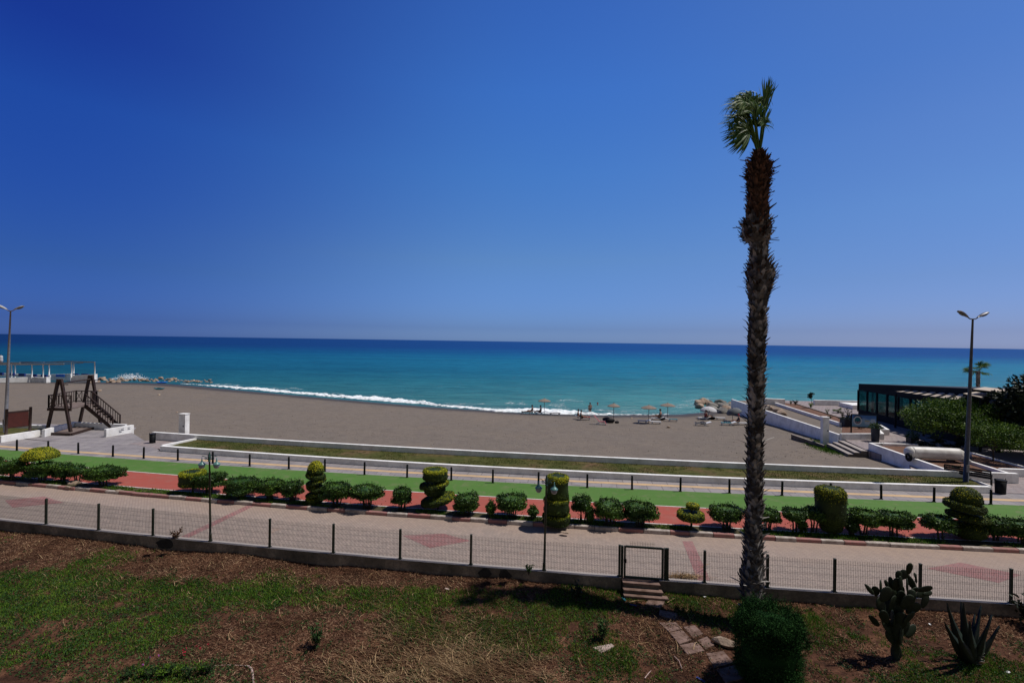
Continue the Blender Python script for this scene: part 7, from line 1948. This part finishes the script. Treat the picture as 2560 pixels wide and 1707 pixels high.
# ------------------------------------------------------------------ beach things
def make_bed():
    e = empty('sun_lounger', (0, 0, 0), 'x', 'sun lounger', 'sun loungers on the beach')
    mb = MB(); mb.box((0.25, 0, 0.30), (1.3, 0.62, 0.07)); mb.build('seat_frame', M['whiteplastic'], e)
    mb = MB(); bar(mb, (-0.38, 0, 0.33), (-0.90, 0, 0.50), 0.60, 0.05); mb.build('backrest', M['whiteplastic'], e)
    for x in (-0.25, 0.78):
        for y in (-.26, .26):
            mb = MB(); mb.box((x, y, 0.133), (0.09, 0.06, 0.266)); mb.build('leg', M['whiteplastic'], e)
    mb = MB(); mb.box((0.27, 0, 0.345), (1.15, 0.5, 0.02)); mb.build('cushion', M['whitecanvas'], e)
    return e
bedp = make_bed(); first = [True]
def bed_at(x0, x1, y, lab, rz=0.0, flip=False, towel=None):
    p = on_sand((x0 + x1) / 2, y); o = bedp if first[0] else copy_tree(bedp); first[0] = False
    o.location = p; o['label'] = lab; o.rotation_euler = (0, 0, rz + (PI if flip else 0))
    s = (x1 - x0) / FPX * p[1] / 1.75; s = min(1.15, max(0.8, s)); o.scale = (s, s, s)
    if towel:
        mb = MB(); V = []; n = 8
        for i in range(n):
            for j in range(4): V.append((-0.3 + 1.2 * i / 7, -0.3 + 0.6 * j / 3, 0.365 + 0.015 * math.sin(i * 2.1 + j)))
        F = np.array([(i * 4 + j, i * 4 + j + 1, (i + 1) * 4 + j + 1, (i + 1) * 4 + j) for i in range(n - 1) for j in range(3)])
        t = MB().add(V, F).build('towel', M[towel]); t.location = p; t.rotation_euler = o.rotation_euler; t.scale = o.scale; tag(t, TOW[towel, int(x0)], 'towel')
    return p
TOW = {('blackcloth', 1304): 'dark mat on the leftmost lounger under the first umbrella', ('redcloth', 1439): 'red towel under the two sunbathers on one lounger', ('tealcloth', 1804): 'teal towel on the lounger under the grey tilted umbrella',
       ('blackcloth', 1739): 'dark towel on the lounger nearest the wall in front of the domed umbrella', ('tealcloth', 1664): 'teal towel at the head of the lounger under the fourth umbrella'}
bed_at(1304, 1336, 1035, 'leftmost lounger on the beach, with a sunbather in dark clothes', 0.05, True, 'blackcloth')
bed_at(1337, 1362, 1036, 'lounger with a sunbather left of the first thatched umbrella pole', -0.05, True)
bed_at(1364, 1400, 1038, 'empty white lounger just right of the first thatched umbrella', 0.1, False)
bed_at(1439, 1475, 1049, 'white lounger carrying two sunbathers on a red towel', -0.08, False, 'redcloth')
bed_at(1599, 1622, 1057, 'empty white lounger left of the third umbrella pole', -0.12, True)
bed_at(1623, 1648, 1059, 'empty white lounger right of the third umbrella pole', -0.12, False)
bed_at(1631, 1658, 1050, 'white lounger with the dark-haired seated person', -0.1, True)
bed_at(1664, 1692, 1053, 'white lounger under the fourth thatched umbrella', -0.1, False, 'tealcloth')
bed_at(1747, 1775, 1049, 'white lounger in front of the domed white umbrella', -0.05, True)
bed_at(1786, 1808, 1049, 'white lounger right of the domed white umbrella', -0.15, False)
bed_at(1739, 1776, 1064, 'lounger with bags on it, nearest the long wall', -0.1, True, 'blackcloth')
bed_at(1804, 1838, 1063, 'lounger under the grey tilted umbrella', -0.1, True, 'tealcloth')
bed_at(1839, 1864, 1062, 'white lounger partly behind the palm trunk', -0.1, False)
def umbrella(px, yb, x0, x1, yt, lab, m='thatch', dome=False, tilt=0.0, hang=False):
    b = on_sand(px, yb); Y = b[1]; H = atY(px, yt, Y)[2] - b[2]; R_ = (x1 - x0) / 2 / FPX * Y * 0.93
    e = empty('beach_umbrella', tuple(b), lab, 'umbrella', 'umbrellas on the beach')
    mb = MB(); mb.tube([(0, 0, -0.2), (0, 0, H * 0.97)], 0.03, 8); mb.build('pole', M['wood' if not dome else 'galv'], e)
    n = 28; V = []; hc = 0.30 if not dome else 0.55
    rings = [(0.02, 0), (0.35, .30), (0.7, .66), (1.0, 1.0)] if not dome else [(0.02, 0), (.35, .06), (.6, .22), (.8, .48), (.94, .8), (1.0, 1.0)]
    rr = random.Random(int(px))
    for (r_, d_) in rings:
        for k in range(n):
            a = 2 * PI * k / n; q = R_ * r_ * (1 + (0.05 * rr.random() if not dome else 0.0)); V.append((q * math.cos(a), q * math.sin(a), -d_ * hc - (0.05 * rr.random() if (r_ == 1 and not dome) else 0)))
    nr = len(rings)
    V2 = [(x * .98, y * .98, z - 0.05) for x, y, z in V]
    F = [(i * n + k, i * n + (k + 1) % n, (i + 1) * n + (k + 1) % n, (i + 1) * n + k) for i in range(nr - 1) for k in range(n)]
    F2 = [tuple(x + nr * n for x in f[::-1]) for f in F]; rim = [((nr - 1) * n + k, (nr - 1) * n + (k + 1) % n, (2 * nr - 1) * n + (k + 1) % n, (2 * nr - 1) * n + k) for k in range(n)]
    o = MB().add(V + V2, F + F2 + rim, 0, dome).build('canopy', M[m], e); o.location = (0, 0, H); o.rotation_euler = (0.0, tilt, 0)
    mb = MB(); mb.lathe([(0.05, 0), (0.04, 0.08), (0, 0.12)], (0, 0, H - 0.02), 8); mb.build('finial', M[m], e)
    for k in range(8):
        a = 2 * PI * k / 8; mb = MB(); mb.tube([(0, 0, -hc - .1 + 0.1), (R_ * .9 * math.cos(a), R_ * .9 * math.sin(a), -hc * 0.95)], 0.012, 4); r_ = mb.build('rib', M['wood'], o)
    return e
umbrella(1360.5, 1035, 1343, 1376, 996, 'pale thatched umbrella farthest left on the beach')
umbrella(1534, 1055, 1520, 1553, 1008, 'pale thatched umbrella beside the red folding chair')
umbrella(1621.7, 1057, 1604, 1644, 1012.5, 'brown thatched umbrella, third from the left')
umbrella(1669, 1045, 1649, 1688, 1007, 'thatched umbrella on the shore side, fourth from the left')
umbrella(1771, 1046, 1752, 1795, 1016, 'white domed umbrella with a small print', 'whitecanvas', True)
umbrella(1831, 1053, 1826, 1866, 1020, 'grey umbrella tilted to the left beside the palm trunk', 'greycanvas', True, -0.35)
p = atY(1770, 1027, on_sand(1771, 1046)[1] - 1.0); mb = MB()
for k in range(2):
    mb.box((p[0] - .12 + .22 * k, p[1] - 0.12, p[2] - 0.05), (0.12, 0.03, 0.2), 0.0)
tag(mb.build('umbrella_print', M['galv']), 'small grey print on the white domed umbrella', 'print')

def person(p, rz, pose, lab, top='skin', bottom='navy', hair='hair', s=1.0):
    e = empty('person', tuple(p), lab, 'person', None, rz); e.scale = (s, s, s)
    if pose == 'stand':
        J = dict(pel=(0, 0, .95), ch=(0, 0, 1.30), nk=(0, 0, 1.49), hd=(.02, 0, 1.60), ht=(.02, 0, 1.70), sl=(0, .19, 1.42), sr=(0, -.19, 1.42), el=(-.02, .25, 1.14), er=(.03, -.26, 1.15), wl=(.06, .22, .90), wr=(.16, -.16, 1.0),
                 kl=(.03, .11, .5), kr=(.0, -.10, .5), al=(0, .12, .08), ar=(-.02, -.11, .08), tl=(.16, .13, .03), tr=(.14, -.12, .03), hl=(0, .10, .90), hr=(0, -.10, .90), fl=(.10, .20, .80), fr=(.24, -.1, 1.0))
    elif pose == 'sit':
        J = dict(pel=(0, 0, .46), ch=(-.06, 0, .80), nk=(-.03, 0, 1.0), hd=(.0, 0, 1.10), ht=(.01, 0, 1.21), sl=(-.05, .19, .93), sr=(-.05, -.19, .93), el=(-.1, .27, .68), er=(-.02, -.27, .68), wl=(.12, .22, .52), wr=(.2, -.18, .58),
                 kl=(.46, .14, .56), kr=(.45, -.13, .60), al=(.82, .13, .40), ar=(.80, -.14, .40), tl=(.88, .14, .52), tr=(.86, -.15, .52), hl=(.03, .11, .45), hr=(.03, -.11, .45), fl=(.2, .2, .49), fr=(.28, -.14, .6))
    else:  # lying on the back, torso a little raised
        J = dict(pel=(0, 0, .46), ch=(-.33, 0, .54), nk=(-.50, 0, .62), hd=(-.60, 0, .67), ht=(-.71, 0, .72), sl=(-.44, .19, .57), sr=(-.44, -.19, .57), el=(-.2, .30, .46), er=(-.2, -.30, .46), wl=(.05, .26, .44), wr=(.05, -.26, .44),
                 kl=(.45, .12, .56), kr=(.46, -.11, .47), al=(.82, .12, .42), ar=(.88, -.12, .42), tl=(.88, .13, .54), tr=(.94, -.13, .54), hl=(.04, .10, .45), hr=(.04, -.10, .45), fl=(.14, .24, .42), fr=(.14, -.24, .42))
    keys = list(J); idx = {k: i for i, k in enumerate(keys)}
    E = [('pel', 'ch'), ('ch', 'nk'), ('nk', 'hd'), ('hd', 'ht'), ('ch', 'sl'), ('ch', 'sr'), ('sl', 'el'), ('el', 'wl'), ('wl', 'fl'), ('sr', 'er'), ('er', 'wr'), ('wr', 'fr'), ('pel', 'hl'), ('pel', 'hr'), ('hl', 'kl'), ('kl', 'al'), ('al', 'tl'), ('hr', 'kr'), ('kr', 'ar'), ('ar', 'tr')]
    R_ = dict(pel=.14, ch=.145, nk=.055, hd=.095, ht=.075, sl=.065, sr=.065, el=.045, er=.045, wl=.03, wr=.03, fl=.028, fr=.028, hl=.095, hr=.095, kl=.06, kr=.06, al=.04, ar=.04, tl=.03, tr=.03)
    def skin(name, ks, ed, grow, m, root):
        me = bpy.data.meshes.new(name); ii = {k: i for i, k in enumerate(ks)}
        me.from_pydata([J[k] for k in ks], [(ii[a], ii[b_]) for a, b_ in ed], []); me.materials.append(M[m])
        o = bpy.data.objects.new(name, me); C.objects.link(o); o.parent = e
        sm = o.modifiers.new('skin', 'SKIN'); sm.use_smooth_shade = True
        if not me.skin_vertices: bpy.context.view_layer.objects.active = o
        for i, k in enumerate(ks): me.skin_vertices[0].data[i].radius = (R_[k] * grow, R_[k] * grow); me.skin_vertices[0].data[i].use_root = (k == root)
        ss = o.modifiers.new('sub', 'SUBSURF'); ss.levels = 1; ss.render_levels = 1
        return o
    skin('body', keys, E, 1.0, 'skin', 'pel')
    skin('swimwear', ['pel', 'hl', 'hr'], [('pel', 'hl'), ('pel', 'hr')], 1.13, bottom, 'pel')
    if top != 'skin': skin('shirt', ['ch', 'sl', 'sr', 'pel'], [('ch', 'sl'), ('ch', 'sr'), ('ch', 'pel')], 1.12, top, 'ch')
    mb = MB(); h = np.array(J['hd']); t = np.array(J['ht']); ax = unit(t - h); c = (h + t) / 2 + ax * 0.03 - (np.array([.02, 0, 0]) if pose != 'lie' else np.array([0.0, 0, 0]))
    V = []; n = 14
    for q in range(8):
        ph = -0.35 + q / 7 * (PI / 2 + 0.35)
        for k in range(n): a = 2 * PI * k / n; V.append(c + np.array([.115 * math.cos(ph) * math.cos(a), .112 * math.cos(ph) * math.sin(a), .125 * math.sin(ph)]))
    mb.add(V, [(q * n + k, q * n + (k + 1) % n, (q + 1) * n + (k + 1) % n, (q + 1) * n + k) for q in range(7) for k in range(n)] + [tuple(range(n - 1, -1, -1))], 0, True)
    mb.build('hair', M[hair], e)
    return e
q = G(1475, 1033, SEA); person((q[0], q[1], SEA - 0.35), 1.6, 'stand', 'person in black shorts standing in the surf, seen from behind', bottom='blackcloth')
def pp(x, y): 
    r_ = on_sand(x, y); return (r_[0], r_[1], r_[2] - 0.09)
person(pp(1330, 1035), PI + 0.05, 'sit', 'person in dark clothes sitting on the leftmost lounger', 'blackcloth', 'blackcloth')
person(pp(1351, 1036), PI - 0.05, 'sit', 'dark-haired person in grey on the lounger left of the first umbrella pole', 'greycanvas', 'navy')
person(pp(1446, 1048), -0.08, 'sit', 'dark-haired person in a black top, left of the two on one lounger', 'blackcloth', 'redcloth')
person(pp(1453, 1050), -0.05, 'sit', 'dark-haired person in a dark green top, right of the two on one lounger', 'tealcloth', 'navy')
person(pp(1650, 1050), 2.6, 'sit', 'person in a grey shirt with dark hair sitting up beside the fourth umbrella', 'navy', 'blackcloth', s=1.12)
person(pp(1765, 1049), 0.2, 'sit', 'person in a red top seated in the shade of the domed umbrella', 'redcloth', 'navy')
person(pp(1846, 1061), 2.9, 'sit', 'person with a red cap on the lounger beside the palm trunk', 'navy', 'blackcloth', hair='redcloth')
q = G(1494, 1012, SEA); person((q[0], q[1], SEA - 1.42), 0.3, 'stand', 'swimmer with only head and shoulders above the water', bottom='redcloth', hair='redcloth')
def chair():
    p = on_sand(1498, 1061); e = empty('folding_deck_chair', tuple(p), 'red and white folding deck chair on the sand', 'chair'); 
    for y in (-.28, .28):
        mb = MB(); bar(mb, (-.6, y, 1.0), (0.05, y, .30), .04, .04); bar(mb, (0.0, y, .32), (.62, y, .38), .04, .04); bar(mb, (.55, y, .40), (.78, y, .03), .04, .04); bar(mb, (-.35, y, .02), (.2, y, .33), .04, .04); bar(mb, (-.5, y, .02), (.75, y, .02), .04, .04); mb.build('side_frame', M['whiteplastic'], e)
    mb = MB(); mb.add([(-.58, -.26, .99), (-.58, .26, .99), (.03, .26, .31), (.03, -.26, .31), (.6, .26, .38), (.6, -.26, .38), (.76, .26, .06), (.76, -.26, .06)], [(0, 1, 2, 3), (3, 2, 4, 5), (5, 4, 6, 7)]); mb.build('fabric_seat', M['redcloth'], e)
    e.rotation_euler = (0, 0, -0.25)
chair()
def bag(px, y, m, lab, s=0.35, name='bag', cat='bag'):
    p = on_sand(px, y); e = empty(name, tuple(p), lab, cat)
    mb = MB(); blob(mb, (0, 0), s, 0, s * 1.1, 3.0, s * .6, lump=0.15, lf=4, n=16, m=10, seed=int(px)); mb.build('body', M[m], e)
    mb = MB(); mb.tube([(-s * .5, 0, s), (-s * .3, 0, s * 1.35), (s * .3, 0, s * 1.35), (s * .5, 0, s)], 0.02, 6); mb.build('handle', M[m], e)
bag(1516, 1054, 'navy', 'navy beach bag left of the second umbrella pole', 0.45); bag(1527, 1057, 'blackcloth', 'black bag at the foot of the second umbrella pole', 0.42); bag(1542.5, 1058, 'blackcloth', 'small black bag right of the second umbrella pole', 0.24)
bag(1757, 1061, 'navy', 'navy bag on the sand behind the nearest lounger', 0.3); bag(1815, 1058, 'navy', 'dark bag beside the teal towel lounger', 0.3); bag(1779, 1048, 'blackcloth', 'dark bag below the domed umbrella', 0.4); bag(1656, 1050, 'blackcloth', 'black bag behind the dark-haired seated person', 0.35)
def small_rock(px, y, s, lab, m=2, onsea=False):
    p = on_sand(px, y); o = rock((p[0], p[1], p[2] + s * .3), s, m, lab); return o
small_rock(1579, 1046, 0.16, 'small white ball-like stone between the second and third umbrellas')
small_rock(1671, 1069, 0.22, 'pale stone on the sand below the fourth umbrella', 1)
small_rock(250, 978, 0.35, 'flat pale debris on the sand beyond the lookout tower', 0)
small_rock(398, 988, 0.22, 'tiny pale stone on the left part of the beach', 1)
small_rock(442, 1031, 0.12, 'tiny white pebble just above the lone square pillar', 1)
def kayak(px, y, L, m, lab):
    p = on_sand(px, y); n = 12; V = []; st_ = np.linspace(-1, 1, 13)
    for t in st_:
        w = 0.38 * math.sqrt(max(0.003, 1 - t * t)); 
        for k in range(n): a = 2 * PI * k / n; V.append((t * L / 2, w * math.cos(a), 0.16 + 0.15 * math.sin(a) * math.sqrt(max(0.02, 1 - t * t)) + 0.12 * t * t))
    F = [(i * n + k, (i + 1) * n + k, (i + 1) * n + (k + 1) % n, i * n + (k + 1) % n) for i in range(12) for k in range(n)] + [tuple(range(n)), tuple(range(13 * n - 1, 12 * n - 1, -1))]
    e = empty('kayak', tuple(p), lab, 'kayak'); MB().add(V, F, 0, True).build('hull', M[m], e)
    mb = MB(); mb.lathe([(0.26, 0.30), (0.3, 0.34), (0.22, 0.34)], n=14, sy=0.8); mb.build('cockpit_rim', M['black'], e)
kayak(405, 958, 2.3, 'brightblue', 'bright blue kayak on the sand beside the left breakwater')
kayak(398, 974, 1.9, 'tealcloth', 'dull blue kayak lying nearer on the open sand')
# patches of grass and weed by the steps
for (a, b_, w_, h_, lab, nm_) in [(2062, 1117, 60, 8, 'green grass on the sand at the foot of the beach steps', 'g1'), (2085, 1130, 60, 6, 'green grass', 'g2')]:
    pass
k = 5000; pxs = 2060 + rng.normal(size=k) * 22; pys = 1118 + (pxs - 2060) * 0.28 + rng.normal(size=k) * 5
P = np.array([on_sand(a, b_) for a, b_ in zip(pxs, pys)]); A = rng.normal(size=P.shape) * .5; A[:, 2] = 1
tag(MB().quads(leafquads(P, A, rng.uniform(.06, .16, k), .05)).build('dune_grass', M['grass']), 'patch of green grass on the sand below the beach steps', 'grass', kind='stuff')
k = 500; pxs = rng.uniform(2125, 2180, k); pys = 1133 + (pxs - 2125) * 0.12 + rng.normal(size=k) * 2
P = np.array([on_sand(a, b_) for a, b_ in zip(pxs, pys)]) + [0, 0, .05]
tag(MB().quads(leafquads(P, rng.normal(size=P.shape), rng.uniform(.08, .2, k), .08)).build('dead_leaves', M['litter']), 'dead leaves piled against the white wall by the steps', 'leaves', kind='stuff')

# small stones, shells and dried weed strewn over the beach
k = 2600; pxs = rng.uniform(-60, 2080, k); f = rng.random(k) ** 0.8
pys = np.array([np.interp(x, [-60, 383, 1240, 2080], [1050, 1076, 1126, 1150]) * a + np.interp(x, [-60, 435, 1088, 1700, 2080], [962, 966, 1026, 1044, 1100]) * (1 - a) for x, a in zip(pxs, f)])
P = np.array([on_sand(a, b_) for a, b_ in zip(pxs, pys)]) + [0, 0, 0.01]
sz = rng.uniform(0.03, 0.085, k); half = rng.random(k) < 0.4
A = rng.normal(size=P.shape); A[:, 2] = np.abs(A[:, 2]) * 0.3
tag(MB().quads(leafquads(P[half], A[half], sz[half], sz[half] * 0.6)).build('beach_pebbles', M['palerock']), 'scattered pale pebbles and shells on the grey sand', 'pebbles', kind='stuff')
tag(MB().quads(leafquads(P[~half], A[~half], sz[~half] * 1.2, sz[~half] * 0.6)).build('beach_debris', M['debris']), 'scattered dark dried weed and bits on the grey sand', 'debris', kind='stuff')
